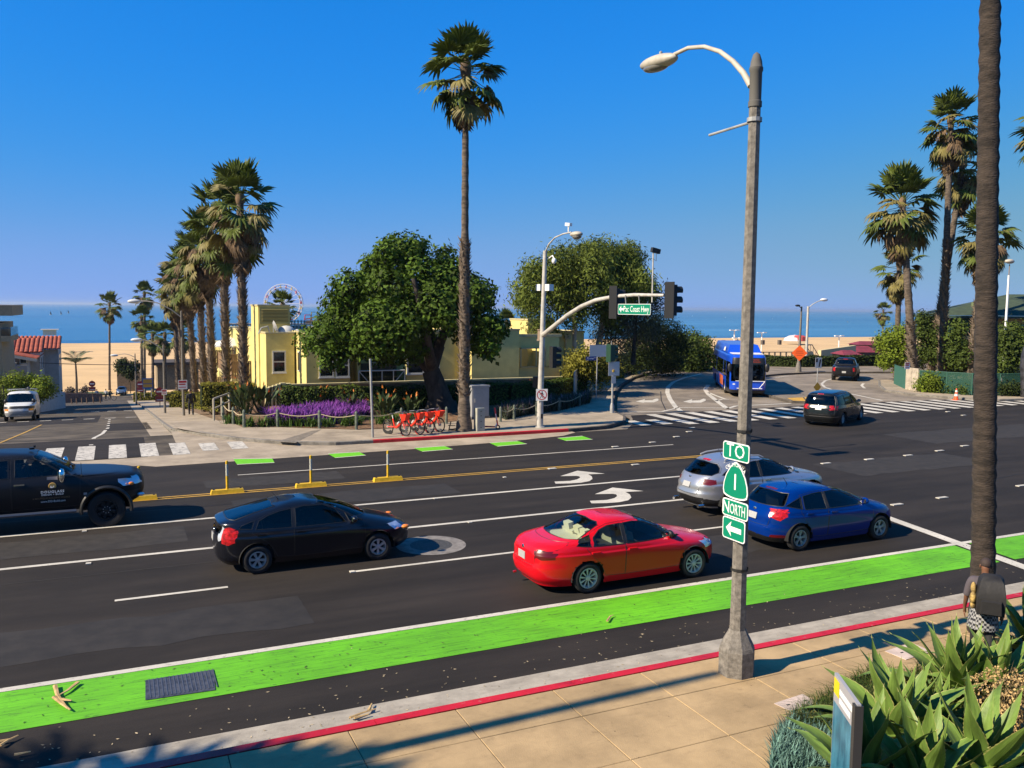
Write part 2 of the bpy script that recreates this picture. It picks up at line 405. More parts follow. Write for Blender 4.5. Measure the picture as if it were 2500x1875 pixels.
# raised lane dots through the junction
for i, (x, y) in enumerate([(540,333),(648,308),(705,285),(718,268),(1320,428),(1515,410),(1690,392),(1832,371),(1945,349),(1640,614),(1843,583),(2200,529),(2000,231),(1940,211),(1870,195),(463,434),(372,353),(88,452)]):
    p = G(1300+x/1.8433, 900+y/1.8433); b = M(); b.cbox((p.x,p.y,.02),(.42 if i>3 and i<12 else .3,.14,.025))
    obj('lane_dot', b, white_line, road)
for x, y in ((569,271),(597,489),(1280+600*2.765-1658,605),(700,1098)): pass
for px, py in ((206,1298),(216,1377),(1063,1218),(1147,1276),(1232,1166),(860,1397)):
    p = G(px,py); b = M(); b.cbox((p.x,p.y,.015),(.11,.11,.02)); obj('lane_dot', b, white_line, road)
for Q in ([(265,600),(475,597),(487,620),(285,630)], [(775,572),(945,562),(980,580),(815,594)], [(1240,541),(1405,530),(1450,547),(1285,560)], [(1648,513),(1800,503),(1850,518),(1690,532)], [(2015,487),(2150,476),(2205,494),(2060,502)]):
    q = [G(450+x/2.212, 850+y/2.212) for x, y in Q]; q = [(p.x,p.y) for p in q]
    mark('green_patch', q, mat('fresh_green_paint',(.125,.46,.006),.7,var=.1,scale=6,geo=True), .012)
    for a, c in ((0,1),(3,2)): line('patch_edge_line', q[a], q[c], .09, white_line, .016)
# concrete apron beside the far kerb
b = M(); b.flat([(-16,33.7),(.7,33.68),(1.2,33.25),(5.4,33.38),(11,33.55),(15.5,33.95),(18.6,34.6),(19.6,35.3),(19.6,35.65),(8.3,35.68),(-16,35.6)], .006)
struct('apron', b, conc_pale, road)
b = M(); b.flat([(2.2,35.5),(8.4,35.55),(6.5,36.6),(4.8,38.4),(3.4,40.5),(2.6,42.3),(2.2,42.3)], .003)
struct('corner_apron', b, conc_pale, road)
# side street running down to the beach
NY = [35.4,36.5,38,39.5,41,43,46,50,54,58,62,66,70,75,80,85,90,96,102,108,115,122,130,138,146,154,160,166,172]
sl_ = lambda o: (lambda x,y: hz(x,y)+o)
street = grid_sheet('side_street', [-9.0,-5,-1.5,2.25], NY, sl_(.0), asphalt_old)
grid_sheet('street_patch', [-9.0,-5,-1.5,1.0], [35.5,37,39.2,41], sl_(.006), asphalt, street)
grid_sheet('street_patch', [-.6,1.6], [48,52,57], sl_(.006), asphalt, street)
grid_sheet('street_patch', [-8.6,-3,-1.2], [60,64,68,74], sl_(.006), asphalt, street)
grid_sheet('street_gutter', [1.3,2.25], [41.5,44,48,54,60,68,80,96,115,140], sl_(.006), conc_pale, street)
def smark(name, x0, x1, y0, y1, m=white_worn, o=.012, n=3):
    ys = [y0+(y1-y0)*i/n for i in range(n+1)]
    return grid_sheet(name, [x0,x1], ys, sl_(o), m, street)
for k in range(-7, 5):
    x0 = -.37+1.14*k
    smark('crosswalk_stripe', x0, x0+.64, *((35.62,39.05) if k < 2 else ((35.6,38.7) if k == 2 else (36.2,38.2))))
for k in range(7): smark('crosswalk_stripe', -7.6+1.35*k, -6.9+1.35*k, 66.6, 67.3)
for k in range(7): smark('crosswalk_stripe', -7.6+1.35*k, -6.9+1.35*k, 84.5, 85.4)
b = M()
def poly_strip(name, pts, w, m, off, parent, zf=None):
    b = M(); n = len(pts); P = [Vector((p[0],p[1])) for p in pts]; L_ = []
    for i in range(n):
        d = (P[min(i+1,n-1)]-P[max(i-1,0)]).normalized(); q = Vector((-d.y,d.x))*w/2
        L_.append((P[i]+q, P[i]-q))
    f = zf or (lambda x,y: 0)
    for i in range(n-1):
        a, c = L_[i], L_[i+1]
        b.add([(v.x,v.y,f(v.x,v.y)+off) for v in (a[1],c[1],c[0],a[0])], [(0,1,2,3)])
    return obj(name, b, m, parent)
poly_strip('lane_line', [(-1.05,39.3),(-1.0,42),(-.7,45.5),(-.6,49)], .16, white_line, .014, street, hz)
for k in range(5): poly_strip('lane_line', [(-.55,50.5+k*3.2),(-.5,51.8+k*3.2)], .15, white_line, .014, street, hz)
poly_strip('centre_line', [(-4.6,41),(-4.4,50),(-4.3,60)], .12, yellow_line, .014, street, hz)

# ------------------------------------------------------------------ near pavement: every slab and kerb stone its own piece
b = M(); b.box(-30,40,-6,11.03,-.2,.127)
near = struct('near_sidewalk', b, mat('joint_grit',(0.074,0.0629,0.0444),.95))  # dark grit filling the joints between the slabs
XS = [-6.6+1.55*i for i in range(17)]
YS = [11.03, 10.13, 8.86, 7.59, 6.32, 5.05]
def slab_mesh(w, d):
    e = .006; b = M(); g = .006
    b.v = [(g,g,0),(w-g,g,0),(w-g,d-g,0),(g,d-g,0),(g,g,.06-e),(w-g,g,.06-e),(w-g,d-g,.06-e),(g,d-g,.06-e),(g+e,g+e,.06),(w-g-e,g+e,.06),(w-g-e,d-g-e,.06),(g+e,d-g-e,.06)]
    b.f = [(0,1,5,4),(1,2,6,5),(2,3,7,6),(3,0,4,7),(4,5,9,8),(5,6,10,9),(6,7,11,10),(7,4,8,11),(8,9,10,11)]; b.m=[0]*9
    return mesh_of('slab', b, conc_walk)
for j in range(len(YS)-1):
    me = slab_mesh(1.55, YS[j]-YS[j+1])
    for i, x in enumerate(XS):
        if x > 17 or (j > 2 and x > 8): continue
        link('slab', me, near, (x, YS[j+1], .08+rng.uniform(-.002,.002)))
kb = M(); kb.v = [(.004,0,0),(3.096,0,0),(3.096,.19,0),(.004,.19,0),(.004,0,.15),(3.096,0,.15),(3.096,.165,.15),(.004,.165,.15),(3.096,.19,.125),(.004,.19,.125)]
kb.f = [(4,5,6,7),(7,6,8,9),(9,8,2,3),(0,1,5,4),(0,4,7,9,3),(1,2,8,6,5)]; kb.m=[0]*6
kme = mesh_of('kerb_stone', kb, red_kerb)
for i in range(-4, 16): link('kerb_stone', kme, near, (i*3.1, 11.035, 0))

# ------------------------------------------------------------------ far plaza, ramp, islands
PLAZA = [(2.25,44.5),(2.55,42.2),(3.3,40.6),(4.7,38.5),(6.4,36.7),(8.3,35.7),(19.4,35.66),(21.6,36.0),(23.4,37.2),(24.5,38.9),(25.1,41),(27.5,45.1),(30.9,50.4),(34.6,55.5),(39.2,61),(44,65.5),(50,69.6),(55,71.2),(55,73),(49.4,71.2),(43,67),(37.8,62.2),(33,56.8),(28.9,51.2),(26.2,46.8),(24.6,46.2),(23.6,43.6),(20.6,41.4),(17,40.6),(14,39.6),(11.6,38.7),(10.1,38.9),(8.6,39.9),(6.9,41.1),(5.3,41.6),(4.9,44.5)]
concave('far_sidewalk', PLAZA, conc_pale, .14, None)['kind'] = 'structure'
farw = bpy.data.objects['far_sidewalk']
def kerb(name, pts, m, parent, w=.16, h=.15, zf=None, side=1):
    """kerb stones along a polyline, the face towards the carriageway on its right"""
    f = zf or (lambda x,y: 0)
    P = [Vector((p[0],p[1])) for p in pts]; b = M(); n = len(P); rows = []
    for i in range(n):
        d = (P[min(i+1,n-1)]-P[max(i-1,0)]).normalized(); q = Vector((-d.y,d.x))*w*side
        a = P[i]; c = P[i]+q; z = f(a.x,a.y)
        rows.append([(a.x,a.y,z-.1),(a.x,a.y,z+h-.02),(a.x+q.x*.15,a.y+q.y*.15,z+h),(c.x,c.y,z+h),(c.x,c.y,z-.1)])
    for i in range(n-1):
        for k in range(4):
            q4 = [rows[i][k],rows[i+1][k],rows[i+1][k+1],rows[i][k+1]]
            b.add(q4 if side > 0 else q4[::-1], [(0,1,2,3)])
    b.add(rows[0], [(0,1,2,3,4)]); b.add(rows[-1][::-1], [(0,1,2,3,4)])
    return obj(name, b, m, parent)
grey_kerb = mat('grey_kerb',(0.1628,0.148,0.1258),.9,var=.3,scale=3,geo=True,bump=.3)
dark_kerb = mat('dark_kerb',(0.074,0.0629,0.0518),.9,var=.3,scale=3,geo=True,bump=.3)
kerb('kerb', [(4.6,38.45),(5.6,37.4),(6.6,36.45),(8.3,35.62),(9.9,35.6)], grey_kerb, farw)
kerb('kerb', [(9.9+i*.95,35.6-.0*i) for i in range(11)], red_kerb, farw)
kerb('kerb', [(19.4,35.6),(21.7,35.95),(23.55,37.15),(24.65,38.85),(25.25,40.95),(27.65,45.0),(31.05,50.3),(34.75,55.4),(39.35,60.9),(44.15,65.4),(50.1,69.5),(55,71.1)], dark_kerb, farw)
kerb('kerb', [(2.25,100),(2.25,70),(2.25,52),(2.3,45),(2.6,42.2),(3.3,40.7),(4.6,38.45)][::-1], grey_kerb, farw, zf=lambda x,y: hz(x,y), side=-1)
grid_sheet('side_pavement', [2.28,3.7,5.2], [44.4,48,52,58,64,72,80,90,100,112,126,140,152], sl_(.145), conc_pale)
grid_sheet('side_pavement', [-11.5,-9.0], [44,50,58,64,72,80,90,100,112,126,140], sl_(.12), conc_pale)
p = M(); p.flat([G(2*0+450+500/2.212,850+505/2.212,.14).xy, G(450+600/2.212,850+512/2.212,.14).xy, G(450+740/2.212,850+440/2.212,.14).xy, G(450+690/2.212,850+446/2.212,.14).xy], .146)
struct('pavement_band', p, mat('dark_band_concrete',(0.1776,0.148,0.111),.85,var=.2,scale=3,geo=True), farw)
# ramp road
RAMP = [(19.5,35.4),(21.9,35.8),(23.7,37.0),(24.8,38.7),(25.4,40.9),(27.8,44.9),(31.2,50.2),(34.9,55.3),(39.5,60.8),(44.3,65.3),(50.2,69.4),(55,71),(70,71),(95,62),(95,55),(70,54),(57.4,51.8),(51.2,45.6),(50.2,42.4),(51,39.6),(53,37.6),(62,36.6),(90,36.4),(90,35.4)]
concave('ramp_road', RAMP, conc_road, .003, None)['kind'] = 'structure'
ramp = bpy.data.objects['ramp_road']
mark('crosswalk_bed', [(22.5,35.35),(60,35.35),(60,36.9),(53,37.6),(50.6,39.7),(40,40.4),(25.6,39.9),(24.9,38.6),(23.8,36.9)], asphalt, .007, ramp)
for k in range(29):
    x = 24.2+k*1.3; y1 = 39.9 if x < 49 else 39.9-(x-49)*.27
    y0 = 35.75
    if x < 25.6: y0, y1 = 36.2, 38.0
    mark('crosswalk_stripe', [(x-.32,y0),(x+.32,y0),(x+.42,y1),(x-.22,y1)], white_line, .012, ramp)
line_r = lambda n, pts, w=.18, m=white_line: poly_strip(n, pts, w, m, .012, ramp)
g3 = lambda x, y: G(1400+x/3.687, 750+y/3.687).xy
line_r('lane_line', [g3(965,935),(g3(920,900)),g3(870,830),g3(845,770),g3(850,720),g3(900,675),g3(1000,635),g3(1155,600)], .30)
line_r('lane_line', [g3(1385,915),g3(1290,845),g3(1215,785),g3(1185,740),g3(1215,700)], .32)
line_r('lane_line', [g3(1215,770),g3(1290,800),g3(1370,830)], .2)
line_r('lane_line', [g3(1280,845),g3(1340,830),g3(1400,832)], .2)
line_r('lane_line', [g3(1385,915),g3(1460,890),g3(1700,880),g3(1960,868)], .24)
line_r('stop_line', [g3(500,945),g3(800,940),g3(950,905),g3(1360,908)], .2)
line_r('seam', [g3(785,760),g3(790,840),g3(830,925)], .06, mat('tar_seam',(0.0222,0.0207,0.0192),.8))
for ax, ay in ((560,850),(985,852)):
    pts = [(0,0),(85,-22),(80,-10),(150,-12),(185,-28),(205,-25),(205,-8),(165,8),(80,8),(70,12)]
    concave('turn_arrow', [tuple(g3(ax+x, ay+y)) for x, y in pts], white_line, .012, ramp)
# traffic island between the two carriageways of the ramp, and the far kerb with its footway
isl = M(); ISL = [(38.9,41.6),(40.3,41.5),(41.4,43.2),(44.5,47.6),(48.8,54.6),(49.6,57.8),(48.2,58.2),(44.0,52.5),(40.6,46.9)]
isl.prism(ISL, -.05, .15)
island = struct('traffic_island', isl, conc_road)
kerb('kerb', [(40.9,42.9),(39.4,41.0),(38.6,41.6),(39.0,43.2),(40.4,46.9),(43.9,52.6),(48.0,58.4)], dark_kerb, island, w=.1, h=.17, side=-1)
mark('yellow_kerb_nose', [(38.85,41.7),(39.4,41.2),(40.5,41.6),(41.2,43.0),(39.6,43.1)], mat('yellow_kerb_paint',(0.5328,0.296,0.0148),.6,var=.2,scale=3,geo=True), .156, island)
FARK = [(48.0,55.6),(49.6,57.6),(52.3,59.3),(55,60.1),(59.4,60.6),(66.4,58.5),(78,55.5),(95,52)]
fk = M()
foot = concave('far_footway', FARK+[(95,58),(80,62),(68,66.4),(60,69.6),(55,70.9),(52,66),(48.6,60.5)], conc_road, .15, None); foot['kind'] = 'structure'
kerb('kerb', FARK, dark_kerb, foot, side=1)
line_r('edge_line', [(50.5,57.2),(54.5,59.2),(59.3,59.7),(66,57.6),(80,54.2)], .14)
g5 = lambda x, y: G(1650+x/3.687, 600+y/3.687).xy
line_r('lane_line', [g5(1430,1192),g5(1345,1215),g5(1312,1245),g5(1340,1275),g5(1450,1310),g5(1650,1350),g5(1860,1395)], .2)
line_r('lane_line', [g5(1690,1240),g5(1672,1258),g5(1700,1285)], .2)
# right hand corner pavement
RC = [(57.5,51.9),(53.6,48.2),(51,45.3),(50.2,42.6),(51,39.9),(52.7,37.7),(62,36.7),(95,36.4),(95,48),(60,52)]
concave('corner_sidewalk', RC, conc_pale, .13, None)['kind'] = 'structure'
kerb('kerb', [(62,36.6),(52.6,37.6),(50.9,39.8),(50.1,42.6),(50.9,45.4),(53.5,48.3),(57.5,52.0)], grey_kerb, bpy.data.objects['corner_sidewalk'], side=-1)
# garden bed
GARD = [(5.25,41.9),(6.9,41.3),(8.6,40.1),(10.1,39.1),(11.6,38.9),(14,39.8),(17,40.8),(20.6,41.6),(23.5,43.8),(24.5,46.3),(26,47.2),(28.7,51.4),(28.7,56),(8,58),(5.4,46)]
concave('garden_bed', GARD, mulch, .13, None)['kind'] = 'structure'

# ------------------------------------------------------------------ vehicles
def pchip(tab, z):
    t = sorted(tab); X = np.array([a for a, _ in t], float); Y = np.array([b for _, b in t], float)
    h = np.diff(X); d = np.diff(Y)/h; m = np.zeros_like(Y)
    for i in range(1, len(X)-1):
        if d[i-1]*d[i] > 0:
            w1, w2 = 2*h[i]+h[i-1], h[i]+2*h[i-1]; m[i] = (w1+w2)/(w1/d[i-1]+w2/d[i])
    m[0], m[-1] = d[0], d[-1]
    z = np.clip(np.asarray(z, float), X[0], X[-1]); i = np.clip(np.searchsorted(X, z, side='right')-1, 0, len(h)-1)
    s = (z-X[i])/h[i]
    return (2*s**3-3*s**2+1)*Y[i]+(s**3-2*s**2+s)*h[i]*m[i]+(-2*s**3+3*s**2)*Y[i+1]+(s**3-s**2)*h[i]*m[i+1]

class Body:
    """closed car body: plan outlines stacked over height, with panes, doors and lamps cut along given outlines"""
    def __init__(s, front, rear, width, nf, nr, step=.05, cols=84):
        s.front, s.rear, s.width, s.nft, s.nrt = front, rear, width, nf, nr
        z0, z1 = front[0][0], front[-1][0]
        zz = np.linspace(z0, z1, 6000)
        f, r, w = pchip(front,zz), pchip(rear,zz), pchip(width,zz)
        dm = np.maximum.reduce([abs(np.diff(f)), abs(np.diff(r)), abs(np.diff(w)), np.diff(zz)*.9])
        cum = np.concatenate([[0], np.cumsum(dm)]); k = int(cum[-1]/step)
        s.z = np.interp(np.linspace(0, cum[-1], k+1), cum, zz); s.K = len(s.z)
        th = np.linspace(0, PI, 4000); L = (front[len(front)//2][1]-rear[len(rear)//2][1])/2*1.1; W = max(w)
        x = L*np.sign(np.cos(th))*abs(np.cos(th))**.5; y = W*abs(np.sin(th))**.5
        a = np.concatenate([[0], np.cumsum(np.hypot(np.diff(x), np.diff(y)))])
        half = np.interp(np.linspace(0, a[-1], cols+1), a, th)
        s.th = np.concatenate([half, 2*PI-half[-2:0:-1]]); s.N = len(s.th)
        V = np.zeros((s.K, s.N, 3))
        for i, z in enumerate(s.z): V[i] = s.ring(z)
        s.V = V.reshape(-1, 3); s.snapped = np.zeros(len(s.V), bool)
        I, J = np.meshgrid(np.arange(s.K-1), np.arange(s.N), indexing='ij'); J2 = (J+1) % s.N
        s.F = np.stack([I*s.N+J, I*s.N+J2, (I+1)*s.N+J2, (I+1)*s.N+J], -1).reshape(-1, 4)
        s.own = np.full(len(s.F), -1)
    def par(s, z): return [pchip(t, z) for t in (s.front, s.rear, s.width, s.nft, s.nrt)]
    def ring(s, z):
        f, r, w, nf, nr = s.par(z); c, q = np.cos(s.th), np.sin(s.th); xc, L = (f+r)/2, (f-r)/2
        n = np.where(c > 0, nf, nr)
        return np.stack([xc+L*np.sign(c)*abs(c)**(2/n), w*np.sign(q)*abs(q)**(2/n), np.full(s.N, z)], -1)
    def sidey(s, x, z):
        f, r, w, nf, nr = s.par(z); xc, L = (f+r)/2, (f-r)/2; t = np.clip((x-xc)/L, -1, 1); n = np.where(t > 0, nf, nr)
        return w*np.clip(1-abs(t)**n, 0, 1)**(1/n)
    def endx(s, y, z, sg):
        f, r, w, nf, nr = s.par(z); xc, L = (f+r)/2, (f-r)/2; n = nf if sg > 0 else nr
        return xc+sg*L*np.clip(1-np.clip(abs(y)/w, 0, 1)**n, 0, 1)**(1/n)
    def proj(s, view, P): return np.stack([P[:,0] if view == 'side' else abs(P[:,1]), P[:,2]], -1)
    def mask(s, view, P):
        z = P[:,2]; f, r, w, _, _ = s.par(z); xc = (f+r)/2; ex = (P[:,0]-xc)/((f-r)/2+1e-9); ey = abs(P[:,1])/w
        if view == 'side': return ey > .55
        return (ex > s.lim) if view == 'front' else (ex < -s.lim)
    lim = .55
    def cut(s, idx, view, poly, thr=.028, lim=.55):
        """poly: outline in (x,z) for a side, (|y|,z) for an end"""
        s.lim = lim; pl = np.array(poly, float); a = pl; b = np.roll(pl, -1, 0)
        Q = s.proj(view, s.V); m = s.mask(view, s.V) & ~s.snapped
        lo, hi = pl.min(0)-.1, pl.max(0)+.1
        m &= (Q >= lo).all(1) & (Q <= hi).all(1)
        id_ = np.nonzero(m)[0]
        if len(id_):
            q = Q[id_][:, None]; ab = (b-a)[None]; t = np.clip(((q-a)*ab).sum(-1)/((ab**2).sum(-1)+1e-12), 0, 1)
            c = a+ab*t[..., None]; d = np.linalg.norm(q-c, axis=-1); j = d.argmin(1); dm = d[np.arange(len(id_)), j]; cp = c[np.arange(len(id_)), j]
            k = dm < thr; id_, cp = id_[k], cp[k]; z = np.clip(cp[:,1], s.z[0], s.z[-1]); sg = np.sign(s.V[id_,1])
            if view == 'side': s.V[id_] = np.stack([cp[:,0], s.sidey(cp[:,0], z)*sg, z], -1)
            else: s.V[id_] = np.stack([s.endx(cp[:,0], z, 1 if view == 'front' else -1), cp[:,0]*sg, z], -1)
            s.snapped[id_] = True
        C = s.V[s.F].mean(1); ok = s.mask(view, C) & (s.own == -1); q = s.proj(view, C); ins = np.zeros(len(C), bool)
        for i in range(len(a)):
            x0, y0, x1, y1 = *a[i], *b[i]
            if y0 == y1: continue
            cr = ((y0 > q[:,1]) != (y1 > q[:,1])) & (q[:,0] < (x1-x0)*(q[:,1]-y0)/(y1-y0)+x0); ins ^= cr
        s.own[ok & ins] = idx
    def emit(s, name, sel, m, parent, off=0.0, smooth=50):
        F = s.F[sel]
        if len(F) == 0: return None
        u, inv = np.unique(F, return_inverse=True); V = s.V[u].copy(); F = inv.reshape(-1, 4)
        if off:
            nn = np.zeros_like(V); fn = np.cross(V[F[:,2]]-V[F[:,0]], V[F[:,3]]-V[F[:,1]])
            for k in range(4): np.add.at(nn, F[:,k], fn)
            V += off*nn/(np.linalg.norm(nn, axis=1, keepdims=True)+1e-9)
        b = M(); b.v = [tuple(v) for v in V]; b.f = [tuple(dict.fromkeys(f)) for f in F.tolist()]; b.f = [f for f in b.f if len(f) > 2]; b.m = [0]*len(b.f)
        return obj(name, b, m, parent, smooth)
    def trim(s, b, view, poly, r, sides=(1,-1), closed=True, off=.0):
        pts = []; pl = list(poly)+([poly[0]] if closed else [])
        for (x0,y0),(x1,y1) in zip(pl, pl[1:]):
            k = max(1, int(math.hypot(x1-x0,y1-y0)/.09))
            for i in range(k): pts.append((x0+(x1-x0)*i/k, y0+(y1-y0)*i/k))
        pts.append(pl[-1])
        P = np.array(pts); z = P[:,1]
        if view == 'side':
            for sg in sides: b.tube([(x, sg*(float(s.sidey(x,zz))+off), zz) for x, zz in pts], r, 5)
        else:
            sg = 1 if view == 'front' else -1; P3 = [(float(s.endx(y,zz,sg))+sg*off, y, zz) for y, zz in pts]
            b.tube(P3, r, 5); b.tube([(x,-y,zz) for x,y,zz in P3], r, 5)

def circ(cx, cz, r, n=28): return [(cx+r*math.cos(2*PI*i/n), cz+r*math.sin(2*PI*i/n)) for i in range(n)]
tyre_m = mat('tyre_rubber',(.012,.012,.013),.85)
rim_silver = mat('rim_silver',(.42,.41,.40),.45,.4)
rim_dark = mat('rim_dark',(.012,.012,.012),.6,.2)
rim_two = mat('rim_machined',(.55,.54,.50),.5,.25)
black_trim = mat('black_trim',(.012,.012,.013),.45)
seam_m = mat('panel_gap',(.006,.006,.006),.7)
under_m = mat('underbody_black',(.008,.008,.008),.9)
chrome = mat('chrome',(.8,.8,.8),.12,1.0)
plate_m = mat('plate_white',(.36,.36,.35),.4,var=.12,scale=60)
lamp_clear = mat('lamp_clear',(.62,.66,.72),.08,.35,coat=1)
lamp_red = mat('lamp_red',(.42,.008,.012),.3,coat=.2,var=.5,scale=14)
lamp_red_dark = mat('lamp_red_dark',(.10,.003,.006),.3,coat=.15)
lamp_amber = mat('lamp_amber',(.75,.22,.02),.15,coat=1)
seat_dark = mat('seat_dark',(.03,.03,.032),.8)
seat_beige = mat('seat_beige',(.50,.47,.36),.8)
glass_dark = glass('tinted_glass',(.16,.19,.19))
glass_mid = glass('window_glass',(.52,.60,.57))
glass_black = glass('privacy_glass',(.035,.04,.045))

def wheel_meshes(r, w, rr, spokes, rim, style='five'):
    """tyre and rim around the y axis, outer face towards +y"""
    T = Matrix.Rotation(-PI/2,4,'X'); b = M(); h = w/2
    b.lathe([(rr-.005,-h*.9),(rr+.02,-h),(r-.035,-h),(r-.008,-h*.8),(r,-h*.4),(r,h*.4),(r-.008,h*.8),(r-.035,h),(rr+.02,h),(rr-.005,h*.9)], 36, T=T)
    tyre = mesh_of('wheel', b, tyre_m, 40)
    b = M()
    b.lathe([(rr,-h*.7),(rr-.012,h*.85),(rr-.03,h*.88),(rr-.045,h*.6),(rr-.05,-h*.7)], 36, T=T)
    b.lathe([(rr-.05,-h*.1),(0,-h*.1)], 24, mi=1, T=T)
    b.lathe([(.055,h*.3),(.052,h*.78),(.035,h*.84),(0,h*.84)], 16, T=T)
    n = spokes
    for k in range(n):
        a = 2*PI*k/n; offs = (-.05,.05) if style == 'twin' else ((-.16,.16) if style == 'split' else (0,))
        for o in offs:
            a1 = a+o; p0 = Vector((math.cos(a)*.045, h*.68, math.sin(a)*.045)); p1 = Vector((math.cos(a1)*(rr-.03), h*.72, math.sin(a1)*(rr-.03)))
            d = (p1-p0).normalized(); q = d.cross(Vector((0,1,0))).normalized()
            w0, w1 = {'five':(.020,.036),'twin':(.007,.009),'split':(.013,.015),'block':(.03,.03)}[style]
            vs = [p0-q*w0, p0+q*w0, p1+q*w1, p1-q*w1]; dn = Vector((0,-.03,0))
            b.add(vs+[v+dn for v in vs], [(0,3,2,1),(0,1,5,4),(1,2,6,5),(2,3,7,6),(3,0,4,7)])
    if style == 'block':
        for k in range(8):
            a = 2*PI*k/8; b.ell((math.cos(a)*.085, h*.82, math.sin(a)*.085), (.013,.02,.013), 6, 4, mi=2)
    return tyre, mesh_of('rim', b, [rim, rim_dark, rim_silver], 40)

def simple_box(b, c, d, rz=0, ry=0): b.cbox(c, d, rz, 0, 0, ry)
def seat_mesh(b, x, y, z, w=.5):
    b.cbox((x,y,z-.06),(.5,w,.2)); b.cbox((x-.26,y,z+.20),(.15,w,.54),ry=-.22); b.cbox((x-.36,y,z+.52),(.09,.24,.15),ry=-.2)

def car(name, label, loc, rz, S, group=None, cat='car'):
    t = thing(name, label, cat, loc, rz, group); t.rotation_euler = (S.get('roll',0), S.get('pitch',0), rz)
    B = Body(S['front'], S['rear'], S['width'], S.get('nf',[(0,4.0),(3.2,4.0)]), S.get('nr',[(0,4.0),(3.2,4.0)]), S.get('step',.05), S.get('cols',84))
    paint = S['paint']; xw = S['axles']; r = S['wheel_r']; ra = S.get('arch_r', r+.06)
    names = []
    def reg(n, view, poly, m, **k):
        if k.get('pair'): ym = .87*max(w for _, w in S['width']); poly = [(min(y, ym), z) for y, z in poly]
        names.append((n, view, poly, m, k)); B.cut(len(names)-1, view, poly, k.get('thr', .028), .80 if k.get('pair') else .55)
    if ra > 0:
        for x in xw: reg(None, 'side', circ(x, S.get('arch_z', r), ra), None)
    for q in S['regions']: reg(*q[:4], **(q[4] if len(q) > 4 else {}))
    body = B.emit('body', B.own == -1, paint, t)
    C = B.V[B.F].mean(1); doors = {}; trimb = M()
    for i, (n, view, poly, m, k) in enumerate(names):
        if n is None: continue
        sides = (1,-1) if (view == 'side' or k.get('pair')) else (0,)
        for sg in sides:
            sel = B.own == i
            if sg: sel &= (C[:,1]*sg > 0)
            par = t
            if k.get('on'): par = doors.get((k['on'], sg), t)
            o = B.emit(n, sel, m, par, k.get('off', 0.0))
            if o is None: continue
            if k.get('id'): doors[(k['id'], sg)] = o
            if 'label' in k and k['label'].get(sg): o['label'] = k['label'][sg]
        if n in ('side_window','windshield','rear_window','quarter_window') and not k.get('notrim'):
            if n == 'windshield' or n == 'rear_window': B.trim(trimb, view, poly, .011, closed=False)
            else: B.trim(trimb, view, poly, .010)
        if n == 'door': B.trim(trimb, view, poly, .0055, off=-.001)
        if n in ('tailgate','hatch','trunk_lid','hood'): B.trim(trimb, view, poly, .006, closed=False)
    if trimb.v: obj('window_trim', trimb, black_trim, t, 60)
    # floor pan, wheel wells
    z0 = S['front'][0][0]; b = M(); ring = B.ring(z0)[::3]
    b.add([(p[0]*.98,p[1]*.97,z0+.01) for p in ring], [tuple(range(len(ring)))[::-1]])
    wy = S['track']
    if ra > 0:
        for x in xw:
            for sg in (1,-1):
                T = Matrix.Translation((x, sg*(wy+.10), S.get('arch_z', r))) @ Matrix.Rotation(-PI/2*sg,4,'X')
                a0, a1 = (PI, 2*PI) if sg > 0 else (0, PI)
                b.lathe([(ra+.012,0),(ra+.012,-.42),(0,-.42)], 18, T=T, a0=a0-.12, a1=a1+.12)
    obj('underbody', b, under_m, t, 40)
    # cabin
    cb = S.get('cabin')
    if cb:
        b = M(); b.box(cb['x0'], cb['x1'], -cb['w'], cb['w'], z0+.08, cb['z']-.28)
        b.box(cb['x1']-.35, cb['x1']+.25, -cb['w'], cb['w'], z0+.1, cb.get('dash', cb['z']-.02))
        obj('cabin_floor', b, seat_dark, t)
        sm_ = cb.get('seat', seat_dark)
        for x in cb['seats']:
            for y in (-.36,.36):
                b = M(); seat_mesh(b, x, y, cb['z']-.34); obj('seat', b, sm_, t, 50)
        if cb.get('shelf'):
            x0, x1, z = cb['shelf']; b = M(); b.box(x0, x1, -cb['w']*.92, cb['w']*.92, z-.04, z); obj('parcel_shelf', b, sm_, t)
        b = M(); b.tube([(cb['x1']-.28+.0*i, .36+.19*math.cos(i*PI/8), cb['z']+.06+.17*math.sin(i*PI/8)) for i in range(17)], .016, 6)
        obj('steering_wheel', b, seat_dark, t, 50)
    tyre, rim = wheel_meshes(r, S.get('wheel_w',.215), S['rim_r'], *S['rim'])
    for x in xw:
        for sg in (-1, 1):
            w = link('wheel', tyre, t, (x, sg*wy, r), (0, S.get('spin',.3)+x, 0 if sg > 0 else PI))
            link('rim', rim, w)
    if 'mirror' in S:
        x, z, m = S['mirror'][:3]; d = S.get('mirror_size',(.07,.11,.08))
        for sg in (1,-1):
            y = float(B.sidey(x, z)); b = M(); b.ell((x,sg*(y+.13),z), d, 12, 8); b.bar((x+.03,sg*(y-.03),z-.05),(x,sg*(y+.1),z-.02),.05,.035)
            o = obj('side_mirror', b, m, t, 60)
            b = M(); b.cbox((x-d[0]*.93, sg*(y+.13), z), (.008,d[1]*1.3,d[2]*1.3)); obj('mirror_glass', b, chrome, o)
    for x, z in S.get('handles', ()):
        for sg in (1,-1):
            y = float(B.sidey(x, z)); b = M(); b.cbox((x, sg*(y+.012), z), (S.get('handle_l',.20),.045,.036))
            d = [o for o in t.children if o.name.startswith('door') and (o.bound_box[0][1] > 0) == (sg > 0) and o.bound_box[0][0]-.05 < x < o.bound_box[4][0]+.05]
            obj('handle', b, S.get('handle_m', paint), d[0] if d else t)
